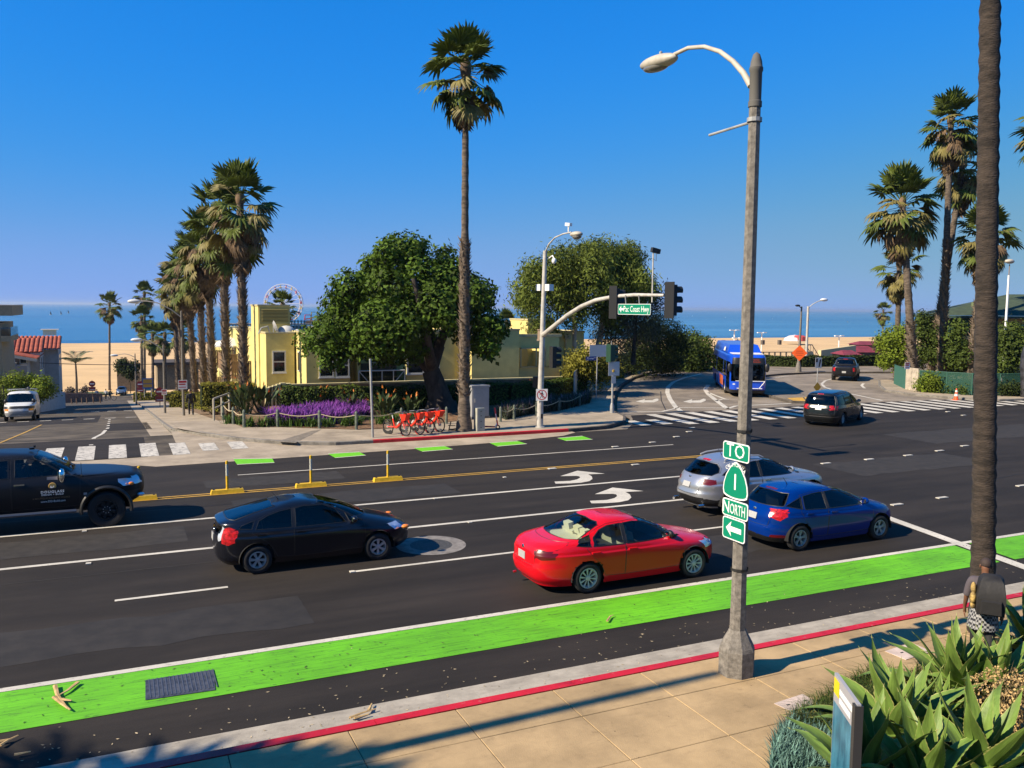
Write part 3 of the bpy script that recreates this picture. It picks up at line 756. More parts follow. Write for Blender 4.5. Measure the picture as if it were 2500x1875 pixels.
    if 'plate' in S:
        z = S['plate']; x = float(B.endx(0, z, -1)); dx = float(B.endx(0, z+.05, -1))-x
        b = M(); b.cbox((x-.010, 0, z), (.012,.31,.155), ry=math.atan2(dx,.05)); o = obj('number_plate', b, plate_m, t)
    if 'badge' in S:
        z = S['badge']; x = float(B.endx(0, z, -1)); b = M(); b.ell((x-.004,0,z),(.012,.055,.05),12,6); obj('badge', b, chrome, t, 40)
    if 'antenna' in S:
        x, z = S['antenna']; b = M(); b.tube([(x,0,z-.01),(x-.06,0,z+.08),(x-.16,0,z+.20)],[.014,.007,.004],6); obj('antenna', b, black_trim, t, 40)
    return t, B

def paintm(n, c, flake=.15, rough=.28):
    return mat(n, c, rough, flake, coat=.3 if c[0] > .3 else .6, spec=.35)

# --- dark grey-blue hybrid hatchback
S = dict(axles=(1.35,-1.35), wheel_r=.315, rim_r=.20, rim=(6,rim_silver,'five'), track=.755, paint=paintm('midnight_paint',(.006,.007,.013),.3),
 front=[(.20,2.10),(.30,2.24),(.48,2.27),(.64,2.23),(.74,2.10),(.84,1.86),(.93,1.55),(1.02,1.22),(1.15,.93),(1.30,.55),(1.40,.20),(1.46,-.08),(1.49,-.40)],
 rear=[(.20,-2.03),(.34,-2.16),(.60,-2.19),(.82,-2.18),(1.0,-2.12),(1.10,-2.12),(1.145,-2.04),(1.20,-1.82),(1.28,-1.50),(1.36,-1.13),(1.43,-.82),(1.48,-.52),(1.49,-.42)],
 width=[(.20,.80),(.36,.86),(.56,.868),(.74,.878),(.80,.876),(.83,.860),(.92,.845),(1.02,.805),(1.14,.745),(1.28,.665),(1.37,.595),(1.43,.51),(1.465,.40),(1.482,.27),(1.49,.12)],
 nf=[(.2,3.2),(.6,3.0),(.9,3.0),(1.1,3.6),(1.49,3.5)], nr=[(.2,4.2),(.8,4.2),(1.1,4.5),(1.3,4.2),(1.49,4)],
 regions=[('side_window','side',[(.62,.965),(-.52,.965),(-.50,1.345),(-.30,1.375),(.12,1.36),(.40,1.25)],glass_dark,{'on':'f'}),
  ('quarter_window','side',[(.70,.965),(1.0,.955),(.80,1.04),(.62,1.14)],glass_dark),
  ('side_window','side',[(-.60,.965),(-1.38,.98),(-1.30,1.15),(-1.10,1.24),(-.85,1.31),(-.58,1.345)],glass_dark,{'on':'r'}),
  ('pillar_trim','side',[(-.515,.965),(-.605,.965),(-.585,1.345),(-.495,1.345)],black_trim,{'on':'f'}),
  ('quarter_window','side',[(-1.46,.99),(-1.72,1.02),(-1.66,1.08),(-1.38,1.17)],glass_dark),
  ('windshield','front',[(0,1.03),(.66,1.04),(.52,1.40),(.40,1.425),(0,1.44)],glass_dark),
  ('rear_window','rear',[(0,1.175),(.58,1.175),(.52,1.28),(.46,1.395),(0,1.41)],glass_black),
  ('rear_window','rear',[(0,.90),(.52,.90),(.56,1.06),(0,1.06)],glass_black,{'notrim':1}),
  ('tail_light','rear',[(.60,.70),(.70,.66),(.80,.72),(.82,.98),(.66,1.06),(.58,1.0)],lamp_red,{'pair':1}),
  ('tail_light','side',[(-2.18,.70),(-2.02,.80),(-1.88,.98),(-2.02,1.05),(-2.18,1.05)],lamp_clear),
  ('headlight','side',[(2.2,.62),(2.02,.64),(1.62,.80),(1.85,.80),(2.12,.76)],lamp_clear),
  ('headlight','front',[(.50,.66),(.80,.64),(.80,.82),(.62,.78)],lamp_clear,{'pair':1}),
  ('bumper_grille','front',[(0,.30),(.62,.32),(.56,.48),(0,.50)],black_trim),
  ('door','side',[(1.02,.36),(.0,.33),(-.55,.33),(-.55,1.0),(-.53,1.36),(-.30,1.395),(.14,1.38),(.42,1.27),(.72,1.08),(1.04,.96),(1.06,.6)],None,{'id':'f'}),
  ('door','side',[(-.57,.33),(-.92,.36),(-1.02,.55),(-1.16,.72),(-1.45,.90),(-1.42,1.15),(-1.10,1.27),(-.83,1.345),(-.56,1.37)],None,{'id':'r'})],
 cabin=dict(x0=-1.5,x1=.8,w=.68,z=.98,seats=(.15,-.75)), mirror=(.80,1.02,None), handles=((-.40,.86),(-1.25,.86)), plate=.74, badge=.88, antenna=(-.75,1.43), spin=.2)
def setpaint(S):
    S['regions'] = [tuple([q[0],q[1],q[2],S['paint'] if q[3] is None else q[3]]+list(q[4:])) for q in S['regions']]
    if 'mirror' in S and S['mirror'][2] is None: S['mirror'] = (*S['mirror'][:2], S['paint'])
    return S
PRIUS = setpaint(S)
pr, _ = car('hatchback_car', 'dark blue-black hatchback with sloping tail beside the pale manhole ring', (4.03,19.80,0), 0, PRIUS)
for sg in (1,-1):
    b = M(); b.ell((2.05,sg*.70,.70),(.10,.07,.05),10,6); obj('indicator_lamp', b, lamp_amber, pr, 50)

# --- red saloon
S = dict(axles=(1.325,-1.325), wheel_r=.318, rim_r=.225, rim=(10,rim_two,'twin'), track=.765, paint=paintm('red_paint',(.60,.004,.012),.05,.25),
 front=[(.18,2.04),(.30,2.17),(.50,2.20),(.64,2.17),(.75,2.03),(.84,1.66),(.92,1.28),(.98,1.0),(1.10,.79),(1.25,.46),(1.35,.16),(1.42,-.20),(1.45,-.60)],
 rear=[(.20,-2.28),(.35,-2.42),(.58,-2.465),(.615,-2.435),(.80,-2.435),(.95,-2.39),(1.02,-2.29),(1.05,-2.10),(1.075,-1.84),(1.12,-1.68),(1.22,-1.42),(1.32,-1.14),(1.40,-.91),(1.44,-.74),(1.45,-.62)],
 width=[(.18,.82),(.34,.87),(.55,.884),(.76,.892),(.815,.892),(.845,.874),(.90,.864),(1.0,.825),(1.10,.755),(1.24,.67),(1.34,.60),(1.40,.51),(1.43,.40),(1.443,.27),(1.45,.12)],
 nf=[(.18,3.4),(.6,3.2),(.95,3.0),(1.1,3.8),(1.45,3.6)], nr=[(.18,4.4),(.8,4.2),(1.02,3.6),(1.1,4),(1.45,3.8)],
 regions=[('side_window','side',[(.70,.955),(-.40,.955),(-.38,1.335),(-.15,1.345),(.15,1.31),(.42,1.20),(.62,1.06)],glass_mid,{'on':'f'}),
  ('side_window','side',[(-.48,.955),(-1.20,.965),(-1.16,1.12),(-.98,1.25),(-.78,1.315),(-.46,1.335)],glass_mid,{'on':'r'}),
  ('pillar_trim','side',[(-.395,.955),(-.485,.955),(-.465,1.335),(-.375,1.335)],black_trim),
  ('quarter_window','side',[(-1.27,.97),(-1.58,1.0),(-1.46,1.10),(-1.23,1.17)],glass_black),
  ('windshield','front',[(0,.99),(.70,1.0),(.55,1.33),(.45,1.37),(0,1.39)],glass_mid),
  ('rear_window','rear',[(0,1.09),(.66,1.10),(.54,1.33),(.44,1.375),(0,1.39)],glass('pale_rear_glass',(.82,.90,.84)),{}),
  ('tail_light','rear',[(.50,.80),(.52,.92),(.80,.93),(.87,.92),(.87,.76),(.62,.74)],lamp_red_dark,{'pair':1}),
  ('tail_light','side',[(-2.45,.76),(-2.12,.80),(-2.10,.91),(-2.28,.94),(-2.45,.93)],lamp_red_dark),
  ('headlight','side',[(2.2,.60),(1.98,.61),(1.72,.76),(1.90,.78),(2.2,.75)],lamp_clear),
  ('headlight','front',[(.46,.62),(.84,.60),(.84,.77),(.50,.74)],lamp_clear,{'pair':1}),
  ('door','side',[(1.06,.34),(-.44,.32),(-.44,1.0),(-.42,1.37),(-.15,1.375),(.17,1.34),(.46,1.22),(.76,1.05),(1.08,.93)],None,{'id':'f'}),
  ('door','side',[(-.46,.32),(-.92,.34),(-1.02,.56),(-1.18,.72),(-1.36,.92),(-1.20,1.20),(-1.0,1.285),(-.78,1.35),(-.44,1.37)],None,{'id':'r'}),
  ('trunk_lid','rear',[(0,.60),(.48,.62),(.50,.90),(.74,.95),(.74,1.03),(.66,1.065),(0,1.06)],None)],
 cabin=dict(x0=-1.35,x1=.7,w=.70,z=.96,seats=(.12,-.80),seat=seat_beige,shelf=(-1.95,-1.12,1.0),dash=.97), mirror=(.78,1.0,black_trim), handles=((-.28,.84),(-1.16,.84)), plate=.74, badge=.90, spin=.5)
JETTA = setpaint(S)
jt, _ = car('saloon_car', 'bright red saloon with pale cabin waiting left of the grey lamp post', (10.02,15.86,0), 0, JETTA)
b = M(); b.tube([(-2.36,.45,.22),(-2.44,.45,.21)],.035,8); obj('exhaust_pipe', b, chrome, jt, 40)
for y in (-.42,0,.42):
    b = M(); b.cbox((-1.10,y,1.12),(.12,.24,.16),ry=-.25); obj('headrest', b, seat_beige, jt)

# --- blue hatchback
S = dict(axles=(1.325,-1.325), wheel_r=.32, rim_r=.215, rim=(5,rim_silver,'split'), track=.775, paint=mat('blue_paint',(.0,.021,.165),.22,.0,coat=.3,spec=.15),
 front=[(.19,2.06),(.32,2.18),(.52,2.22),(.66,2.19),(.78,2.05),(.88,1.75),(.97,1.40),(1.03,1.14),(1.15,.86),(1.30,.45),(1.40,.05),(1.46,-.35),(1.484,-.75)],
 rear=[(.20,-1.98),(.36,-2.10),(.60,-2.125),(.635,-2.095),(.80,-2.085),(.94,-2.02),(1.04,-1.93),(1.18,-1.80),(1.30,-1.67),(1.38,-1.58),(1.42,-1.50),(1.45,-1.25),(1.475,-.95),(1.484,-.78)],
 width=[(.19,.82),(.36,.88),(.50,.896),(.58,.903),(.80,.910),(.845,.908),(.875,.890),(.92,.88),(1.02,.84),(1.12,.775),(1.26,.69),(1.36,.625),(1.42,.55),(1.455,.44),(1.475,.28),(1.484,.12)],
 nf=[(.19,3.2),(.6,3.0),(.95,2.9),(1.1,3.8),(1.484,3.6)], nr=[(.19,4.2),(.8,4.0),(1.05,4.2),(1.4,4.4),(1.484,3.6)],
 regions=[('side_window','side',[(.76,.985),(-.42,.985),(-.40,1.36),(-.15,1.365),(.12,1.325),(.42,1.20),(.66,1.07)],glass_dark,{'on':'f'}),
  ('side_window','side',[(-.50,.985),(-1.18,1.01),(-1.12,1.30),(-.80,1.345),(-.48,1.36)],glass_dark,{'on':'r'}),
  ('pillar_trim','side',[(-.415,.985),(-.505,.985),(-.485,1.36),(-.395,1.36)],black_trim),
  ('quarter_window','side',[(-1.24,1.02),(-1.66,1.10),(-1.46,1.19),(-1.18,1.29)],glass_black),
  ('windshield','front',[(0,1.04),(.70,1.05),(.56,1.37),(.46,1.405),(0,1.425)],glass_dark),
  ('rear_window','rear',[(0,1.07),(.66,1.09),(.62,1.20),(.54,1.37),(0,1.385)],glass('smoky_rear_glass',(.30,.36,.36))),
  ('brake_lamp','rear',[(0,1.405),(.20,1.405),(.20,1.425),(0,1.43)],lamp_red_dark),
  ('tail_light','rear',[(.56,.84),(.62,.98),(.74,1.04),(.86,1.02),(.90,.86),(.72,.76)],lamp_red,{'pair':1}),
  ('tail_light','side',[(-2.10,.80),(-1.92,.84),(-1.62,1.02),(-1.80,1.035),(-2.10,1.02)],lamp_red),
  ('bumper_trim','rear',[(0,.20),(.80,.22),(.80,.34),(0,.38)],black_trim),
  ('reflector','rear',[(.56,.36),(.78,.36),(.78,.42),(.56,.41)],lamp_red_dark,{'pair':1}),
  ('headlight','side',[(2.2,.66),(2.02,.70),(1.62,.88),(1.80,.88),(2.1,.80)],lamp_clear),
  ('door','side',[(1.06,.34),(-.46,.32),(-.46,1.0),(-.44,1.395),(-.15,1.40),(.14,1.36),(.46,1.23),(.80,1.06),(1.08,.98)],None,{'id':'f'}),
  ('door','side',[(-.48,.32),(-.92,.34),(-1.0,.55),(-1.18,.75),(-1.30,.96),(-1.20,1.33),(-.80,1.38),(-.46,1.395)],None,{'id':'r'}),
  ('hatch','rear',[(0,.62),(.50,.62),(.55,.84),(.60,.98),(.70,1.05),(.68,1.10),(0,1.07)],None)],
 cabin=dict(x0=-1.5,x1=.75,w=.70,z=1.0,seats=(.1,-.8)), mirror=(.86,1.05,None), handles=((-.30,.90),(-1.06,.91)), plate=.80, badge=.95, antenna=(-1.0,1.46), spin=.9)
FOCUS = setpaint(S)
fc, _ = car('hatchback_car', 'metallic blue hatchback at the stop line behind the route signs', (16.33,16.55,0), 0, FOCUS)

# --- silver crossover
S = dict(axles=(1.44,-1.44), wheel_r=.375, rim_r=.26, rim=(5,rim_silver,'split'), track=.815, arch_r=.455, paint=paintm('silver_paint',(.46,.47,.49),.75,.3),
 front=[(.24,2.20),(.38,2.33),(.60,2.37),(.78,2.33),(.90,2.18),(1.0,1.80),(1.08,1.35),(1.14,1.02),(1.28,.72),(1.45,.30),(1.55,-.10),(1.62,-.50),(1.645,-.85)],
 rear=[(.26,-2.22),(.42,-2.42),(.60,-2.485),(.66,-2.48),(.70,-2.445),(.82,-2.44),(1.0,-2.36),(1.12,-2.26),(1.25,-2.10),(1.38,-1.95),(1.48,-1.82),(1.54,-1.66),(1.60,-1.32),(1.635,-1.0),(1.645,-.88)],
 width=[(.24,.88),(.42,.94),(.62,.955),(.84,.968),(.90,.966),(.935,.948),(1.0,.938),(1.10,.90),(1.22,.83),(1.36,.75),(1.48,.67),(1.55,.60),(1.60,.48),(1.632,.30),(1.645,.13)],
 nf=[(.24,3.2),(.6,3.0),(1.05,2.8),(1.2,3.6),(1.645,3.4)], nr=[(.24,3.8),(.8,3.4),(1.1,3.4),(1.5,3.8),(1.645,3.4)],
 regions=[('side_window','side',[(.72,1.08),(-.44,1.08),(-.42,1.50),(-.15,1.50),(.15,1.44),(.48,1.28)],glass('open_clear_glass',(.35,.4,.4)),{'on':'f'}),
  ('side_window','side',[(-.52,1.08),(-1.24,1.10),(-1.18,1.42),(-.90,1.47),(-.50,1.50)],glass_black,{'on':'r'}),
  ('pillar_trim','side',[(-.435,1.08),(-.525,1.08),(-.505,1.50),(-.415,1.50)],black_trim),
  ('quarter_window','side',[(-1.31,1.11),(-1.78,1.18),(-1.62,1.28),(-1.25,1.41)],glass_black),
  ('windshield','front',[(0,1.15),(.76,1.16),(.60,1.50),(.48,1.545),(0,1.56)],glass_dark),
  ('rear_window','rear',[(0,1.14),(.62,1.16),(.68,1.24),(.62,1.36),(.50,1.46),(0,1.48)],glass_black),
  ('brake_lamp','rear',[(0,1.50),(.17,1.50),(.17,1.53),(0,1.535)],lamp_red),
  ('tail_light','rear',[(.40,.94),(.44,1.03),(.72,1.05),(.92,1.06),(.93,.96),(.70,.90)],lamp_red_dark,{'pair':1}),
  ('tail_light','side',[(-2.40,.95),(-2.20,.98),(-1.95,1.05),(-2.15,1.07),(-2.4,1.06)],lamp_red_dark),
  ('bumper_trim','rear',[(0,.27),(.90,.29),(.93,.44),(.62,.54),(0,.56)],black_trim),
  ('sill_trim','side',[(1.1,.26),(-1.1,.26),(-1.1,.38),(1.1,.38)],black_trim),
  ('headlight','side',[(2.3,.80),(2.1,.83),(1.72,.98),(1.92,1.0),(2.25,.92)],lamp_clear),
  ('door','side',[(1.04,.40),(-.48,.40),(-.48,1.1),(-.46,1.54),(-.15,1.54),(.17,1.475),(.52,1.31),(.80,1.14),(1.06,1.05)],None,{'id':'f'}),
  ('door','side',[(-.50,.40),(-.96,.40),(-1.06,.62),(-1.24,.84),(-1.34,1.08),(-1.22,1.45),(-.9,1.505),(-.48,1.54)],None,{'id':'r'}),
  ('tailgate','rear',[(0,.62),(.46,.64),(.50,.90),(.62,1.10),(.70,1.24),(.64,1.36),(.5,1.48),(0,1.50)],None)],
 cabin=dict(x0=-1.6,x1=.8,w=.74,z=1.10,seats=(.1,-.85)), mirror=(.90,1.16,None), handles=((-.30,.98),(-1.10,1.0)), handle_m=chrome, plate=.86, badge=1.06, antenna=(-1.2,1.60), spin=.4)
SUV = setpaint(S)
sv, Bs = car('crossover_car', 'silver crossover with roof rails waiting behind the green route signs', (17.25,20.05,0), 0, SUV)
for sg in (1,-1):
    b = M(); b.tube([(-.2,sg*.60,1.57),(-.35,sg*.59,1.635),(-.9,sg*.575,1.655),(-1.35,sg*.56,1.625),(-1.55,sg*.56,1.57)],.024,8); obj('roof_rail', b, rim_silver, sv, 50)
    b = M(); b.tube([(-2.28,sg*.58,.33),(-2.46,sg*.58,.32)],.055,10); obj('exhaust_pipe', b, chrome, sv, 50)

# --- black minivan
S = dict(axles=(1.54,-1.54), wheel_r=.345, rim_r=.22, rim=(5,rim_silver,'five'), track=.83, paint=paintm('black_paint',(.008,.009,.010),.1,.22),
 front=[(.20,2.36),(.34,2.47),(.55,2.50),(.72,2.46),(.85,2.30),(.96,1.95),(1.04,1.62),(1.18,1.30),(1.40,.85),(1.58,.42),(1.68,.02),(1.73,-.40),(1.75,-.80)],
 rear=[(.22,-2.46),(.40,-2.58),(.60,-2.61),(.90,-2.58),(1.06,-2.52),(1.25,-2.46),(1.45,-2.38),(1.60,-2.30),(1.66,-2.22),(1.70,-1.95),(1.735,-1.45),(1.748,-1.0),(1.75,-.85)],
 width=[(.20,.92),(.38,.97),(.62,.997),(.88,.99),(1.02,.965),(1.16,.92),(1.32,.86),(1.48,.80),(1.58,.74),(1.65,.66),(1.70,.54),(1.735,.34),(1.75,.15)],
 nf=[(.2,3.2),(.6,3.0),(1.0,3.0),(1.2,3.8),(1.75,3.8)], nr=[(.2,5),(.9,5),(1.4,5.5),(1.65,5),(1.75,4)],
 regions=[('side_window','side',[(1.0,1.06),(-.15,1.06),(-.15,1.56),(.3,1.54),(.62,1.38)],glass_dark,{'on':'f'}),
  ('side_window','side',[(-.25,1.06),(-1.20,1.07),(-1.20,1.56),(-.25,1.57)],glass_black,{'on':'r'}),
  ('quarter_window','side',[(-1.30,1.08),(-2.22,1.12),(-2.12,1.50),(-1.30,1.56)],glass_black),
  ('windshield','front',[(0,1.05),(.84,1.06),(.66,1.58),(.5,1.64),(0,1.65)],glass_dark),
  ('rear_window','rear',[(0,1.08),(.76,1.10),(.74,1.30),(.66,1.55),(0,1.57)],glass_black),
  ('brake_lamp','rear',[(0,1.615),(.16,1.615),(.16,1.645),(0,1.645)],lamp_red),
  ('tail_light','rear',[(.82,.86),(.80,1.06),(.86,1.10),(.97,1.10),(.97,.84)],lamp_red,{'pair':1}),
  ('tail_light','side',[(-2.58,.86),(-2.40,.88),(-2.42,1.08),(-2.55,1.10)],lamp_red),
  ('chrome_strip','rear',[(0,.50),(.9,.50),(.9,.53),(0,.53)],chrome),
  ('door','side',[(1.24,.34),(-.19,.32),(-.19,1.1),(-.19,1.60),(.32,1.58),(.68,1.40),(1.26,1.04)],None,{'id':'f'}),
  ('door','side',[(-.21,.32),(-1.10,.34),(-1.18,.62),(-1.25,.8),(-1.25,1.60),(-.21,1.60)],None,{'id':'r'}),
  ('tailgate','rear',[(0,.62),(.76,.62),(.78,1.1),(.76,1.30),(.68,1.60),(0,1.61)],None)],
 cabin=dict(x0=-2.2,x1=1.1,w=.78,z=1.06,seats=(.45,-.6,-1.5)), mirror=(1.10,1.10,None), handles=((-.05,.96),(-.40,.96)), plate=.92, badge=1.04, spin=.3)
VANM = setpaint(S)
car('minivan', 'black minivan turning through the junction with its rear lamps towards us', (34.5,33.95,0), R(27), VANM)

# --- black pickups
def pickup(front_x, bed=True, h=0.0):
    return dict(axles=(1.86,-1.86), wheel_r=.46+h*.02, rim_r=.27, rim=(8,rim_dark,'block'), wheel_w=.31, track=.86, arch_r=.56, paint=mat('dark_pickup_paint',(.009,.009,.011),.36,.0,coat=.12,spec=.25),
 front=[(.56,2.55),(.70,2.74),(.92,2.80),(1.10,2.79),(1.22,2.74),(1.32,2.60),(1.385,2.20),(1.42,1.60),(1.45,1.18),(1.58,.98),(1.75,.68),(1.90,.38),(1.98,.10),(2.02,-.35),(2.035,-.70)],
 rear=[(.56,-2.95),(.72,-3.08),(.92,-3.10),(1.18,-3.10),(1.30,-3.08),(1.365,-3.0),(1.38,-2.2),(1.41,-1.62),(1.46,-1.56),(1.62,-1.50),(1.80,-1.44),(1.92,-1.36),(1.99,-1.15),(2.025,-.90),(2.035,-.74)],
 width=[(.56,.95),(.72,.99),(.95,1.01),(1.15,1.0),(1.30,.97),(1.38,.94),(1.46,.90),(1.62,.83),(1.80,.76),(1.90,.70),(1.97,.60),(2.015,.42),(2.035,.2)],
 nf=[(.56,4.4),(1.0,4.2),(1.35,3.6),(1.5,4),(2.035,4)], nr=[(.56,7),(1.3,7),(1.45,6),(2.035,5)],
 regions=[('side_window','side',[(.92,1.435),(-.22,1.43),(-.22,1.87),(.10,1.88),(.38,1.80),(.66,1.62)],glass('open_window',(.55,.55,.52)),{'on':'f'}),
  ('side_window','side',[(-.36,1.43),(-1.34,1.44),(-1.28,1.84),(-.36,1.87)],glass_black,{'on':'r'}),
  ('windshield','front',[(0,1.47),(.80,1.48),(.66,1.87),(.56,1.93),(0,1.95)],glass_dark),
  ('rear_window','rear',[(0,1.50),(.70,1.50),(.62,1.84),(0,1.86)],glass_black),
  ('brake_lamp','rear',[(0,1.90),(.2,1.90),(.2,1.93),(0,1.93)],lamp_red),
  ('tail_light','rear',[(.84,.98),(.84,1.28),(1.0,1.28),(1.0,.98)],lamp_red,{'pair':1}),
  ('tail_light','side',[(-3.1,.98),(-2.98,.98),(-2.98,1.28),(-3.1,1.28)],lamp_red),
  ('headlight','side',[(2.78,1.08),(2.60,1.05),(2.36,1.10),(2.34,1.17),(2.55,1.27),(2.72,1.24)],lamp_clear),
  ('headlight','front',[(.62,1.06),(.98,1.04),(.98,1.24),(.66,1.22)],lamp_clear,{'pair':1}),
  ('grille','front',[(0,.98),(.56,1.0),(.60,1.26),(0,1.30)],black_trim),
  ('front_bumper','front',[(0,.57),(.99,.57),(1.0,.90),(0,.90)],black_trim),
  ('front_bumper','side',[(2.9,.57),(2.36,.57),(2.30,.90),(2.9,.92)],black_trim),
  ('door','side',[(1.24,.64),(-.29,.62),(-.29,1.45),(-.29,1.905),(.10,1.915),(.42,1.83),(.74,1.64),(1.04,1.43),(1.26,1.38)],None,{'id':'f'}),
  ('door','side',[(-.31,.62),(-1.20,.64),(-1.28,.9),(-1.44,1.1),(-1.42,1.45),(-1.34,1.87),(-.31,1.905)],None,{'id':'r'}),
  ('tailgate','rear',[(0,.80),(.82,.80),(.82,1.33),(0,1.33)],None)],
 cabin=dict(x0=-1.5,x1=.95,w=.78,z=1.44,seats=(.2,-.85)), mirror=(.84,1.44,chrome), mirror_size=(.09,.12,.19), handles=((-.12,1.27),(-1.2,1.27)), handle_m=chrome, handle_l=.24, spin=.25)
TRUCK = setpaint(pickup(0))
wb = G(262,1286)
tk, Bt = car('pickup_truck', 'black lifted pickup with gold round company emblem on its door', (wb.x-1.86, 25.62, 0), 0, TRUCK, cat='pickup truck')
white_print = mat('white_print',(.75,.75,.73),.5); gold_print = mat('gold_print',(.62,.36,.09),.4); brown_print = mat('brown_print',(.16,.11,.06),.5)
fd = [o for o in tk.children if o.name.startswith('door') and o.bound_box[0][1] < 0 and o.bound_box[4][0] > .5][0]
def side_text(s, x, z, size, m, sx=1.0, spacing=1.0, name='lettering', bold=0.):
    y = -float(Bt.sidey(x,z))-.004; b = M(); lean = math.atan2(float(Bt.sidey(x,z-.05))-float(Bt.sidey(x,z+.05)),.1)
    text_mesh(b, s, size, Matrix.Translation((x,y,z)) @ Matrix.Rotation(PI/2-lean,4,'X'), sx=sx, spacing=spacing, bold=bold); obj(name, b, m, fd)
X0 = .62
side_text('DOUGLASS', X0, 1.045, .085, white_print, 1.05, 1.25, bold=.002)
side_text('DESIGN + BUILD', X0, .975, .062, white_print, 1.0, 1.12, bold=.001)
side_text('A BOUTIQUE BUILDING WORKS', X0-.03, .885, .058, brown_print, 1.0)
side_text('www.DD-Build.com', X0+.01, .80, .075, white_print, .92)
b = M(); y = -float(Bt.sidey(X0,1.18)); b.lathe([(0,.004),(.085,.004),(.092,0),(.092,-.02)],28,T=Matrix.Translation((X0,y,1.185))@Matrix.Rotation(PI/2,4,'X')); obj('emblem', b, gold_print, fd)
side_text('D', X0, 1.185, .125, white_print, bold=.004, name='emblem_letter')
b = M(); y = -float(Bt.sidey(.62,1.36)); b.cbox((X0,y-.003,1.36),(.24,.006,.13)); obj('door_panel_badge', b, mat('grey_tape',(.30,.27,.27),.7), fd)
b = M(); b.cbox((1.37,-float(Bt.sidey(1.37,.93))-.003,.93),(.08,.006,.06)); obj('side_emblem', b, mat('grey_tape',(0,0,0)), tk)
for sg in (1,-1):
    for x in (1.86,-1.86):
        b = M(); y = .985; pts = [(x+.60*math.cos(a), sg*y, .46+.60*math.sin(a)) for a in np.linspace(-.12,PI+.12,22)]
        b.tube(pts,[.05]*22,6); obj('wheel_arch_flare', b, black_trim, tk, 60)
b = M()
for sg in (1,-1): b.tube([(1.15,sg*.98,.50),(-1.3,sg*.98,.50)],.055,8)
obj('running_board', b, mat('step_bar',(.10,.11,.13),.35,.5), tk, 40)
b = M(); b.box(-2.6,2.5,-.42,.42,.42,.62); b.box(-.2,.5,-.8,.8,.44,.60); b.box(1.55,2.15,-.75,.75,.36,.60); b.box(-2.1,-1.6,-.75,.75,.36,.60); obj('chassis', b, under_m, tk)
b = M(); b.tube([(1.30,-.96,1.40),(1.29,-.965,1.75)],.006,5); b.ell((1.30,-.96,1.40),(.025,.02,.03),8,6); obj('radio_aerial', b, black_trim, tk)
b = M(); b.cbox((.12,0,2.045),(.12,.10,.05)); b.cbox((.18,.02,2.09),(.05,.03,.06)); obj('roof_camera', b, black_trim, tk)
for sg in (1,-1):
    b = M(); b.ell((2.70,sg*.72,.76),(.10,.07,.05),10,6); obj('fog_lamp', b, lamp_clear, tk, 50)
    b = M(); b.ell((2.47,sg*.945,1.11),(.07,.03,.045),10,6); obj('indicator_lamp', b, lamp_amber, tk, 50)

FAR = pickup(0); FAR['wheel_r'] = .40; FAR['rim_r'] = .24; FAR['arch_r'] = .47; FAR['step'] = .09; FAR['cols'] = 56; FAR['rim'] = (6,rim_silver,'five')
for k in ('front','rear','width','nf','nr'): FAR[k] = [((z-.14), v) for z, v in FAR[k]]
FAR['regions'] = [(q[0],q[1],[(x,z-.14) for x, z in q[2]],*q[3:]) for q in FAR['regions']]
FAR = setpaint(FAR); FAR['handles'] = (); FAR['mirror'] = (1.0,1.40,FAR['paint']); FAR['cabin'] = None; FAR['plate'] = .78
pk = car('pickup_truck', 'small dark pickup driving away along the ramp before the hedge', (57.1,55.1,0), R(41), FAR, cat='pickup truck')

# --- white van parked on the side street, facing up the hill
S = dict(axles=(1.75,-1.75), wheel_r=.37, rim_r=.21, rim=(6,rim_silver,'five'), track=.84, step=.08, cols=60, paint=paintm('van_white',(.62,.62,.60),0,.35),
 front=[(.34,2.55),(.48,2.66),(.80,2.68),(1.0,2.62),(1.12,2.48),(1.22,2.10),(1.32,1.80),(1.60,1.45),(1.90,1.10),(2.02,.85),(2.08,.50),(2.10,.1)],
 rear=[(.34,-2.6),(.5,-2.7),(.9,-2.72),(1.4,-2.70),(1.8,-2.66),(1.98,-2.6),(2.05,-2.45),(2.09,-1.6),(2.10,-.4)],
 width=[(.34,.95),(.5,1.0),(.9,1.01),(1.25,.99),(1.6,.93),(1.85,.88),(1.98,.80),(2.05,.66),(2.09,.4),(2.10,.2)],
 nf=[(.34,4.2),(1.1,4.0),(1.4,4.5),(2.1,4.5)], nr=[(.34,8),(2.1,7)],
 regions=[('side_window','side',[(1.5,1.32),(.55,1.32),(.55,1.82),(1.0,1.82),(1.25,1.62)],glass_dark,{}),
  ('windshield','front',[(0,1.30),(.86,1.30),(.74,1.86),(0,1.92)],glass_dark),
  ('grille','front',[(0,.86),(.94,.86),(.94,1.04),(0,1.06)],black_trim),
  ('headlight','front',[(.60,.72),(.96,.72),(.96,.86),(.60,.86)],lamp_amber,{'pair':1}),
  ('front_bumper','front',[(0,.40),(1.0,.40),(1.0,.66),(0,.66)],mat('grey_bumper',(.22,.22,.22),.5)),
  ('door','side',[(1.62,.5),(.42,.5),(.42,1.92),(.95,1.92),(1.62,1.3)],None,{'id':'f'})],
 cabin=dict(x0=-1.5,x1=1.7,w=.85,z=1.25,seats=(.9,)), mirror=(1.55,1.38,black_trim), mirror_size=(.08,.12,.16))
WV = setpaint(S)
vz = hz(-6.3,70)
wv, _ = car('white_van', 'white panel van with a roof rack facing up the hill by the wall', (-6.25,70.6,hz(-6.3,70.6)+.01), R(-90), WV, cat='van')
wv.rotation_euler = (0,-.086,R(-90))
b = M()
for x in (-2.0,-.9,.2): b.tube([(x,-.82,2.10),(x,-.82,2.22),(x,.82,2.22),(x,.82,2.10)],.025,6)
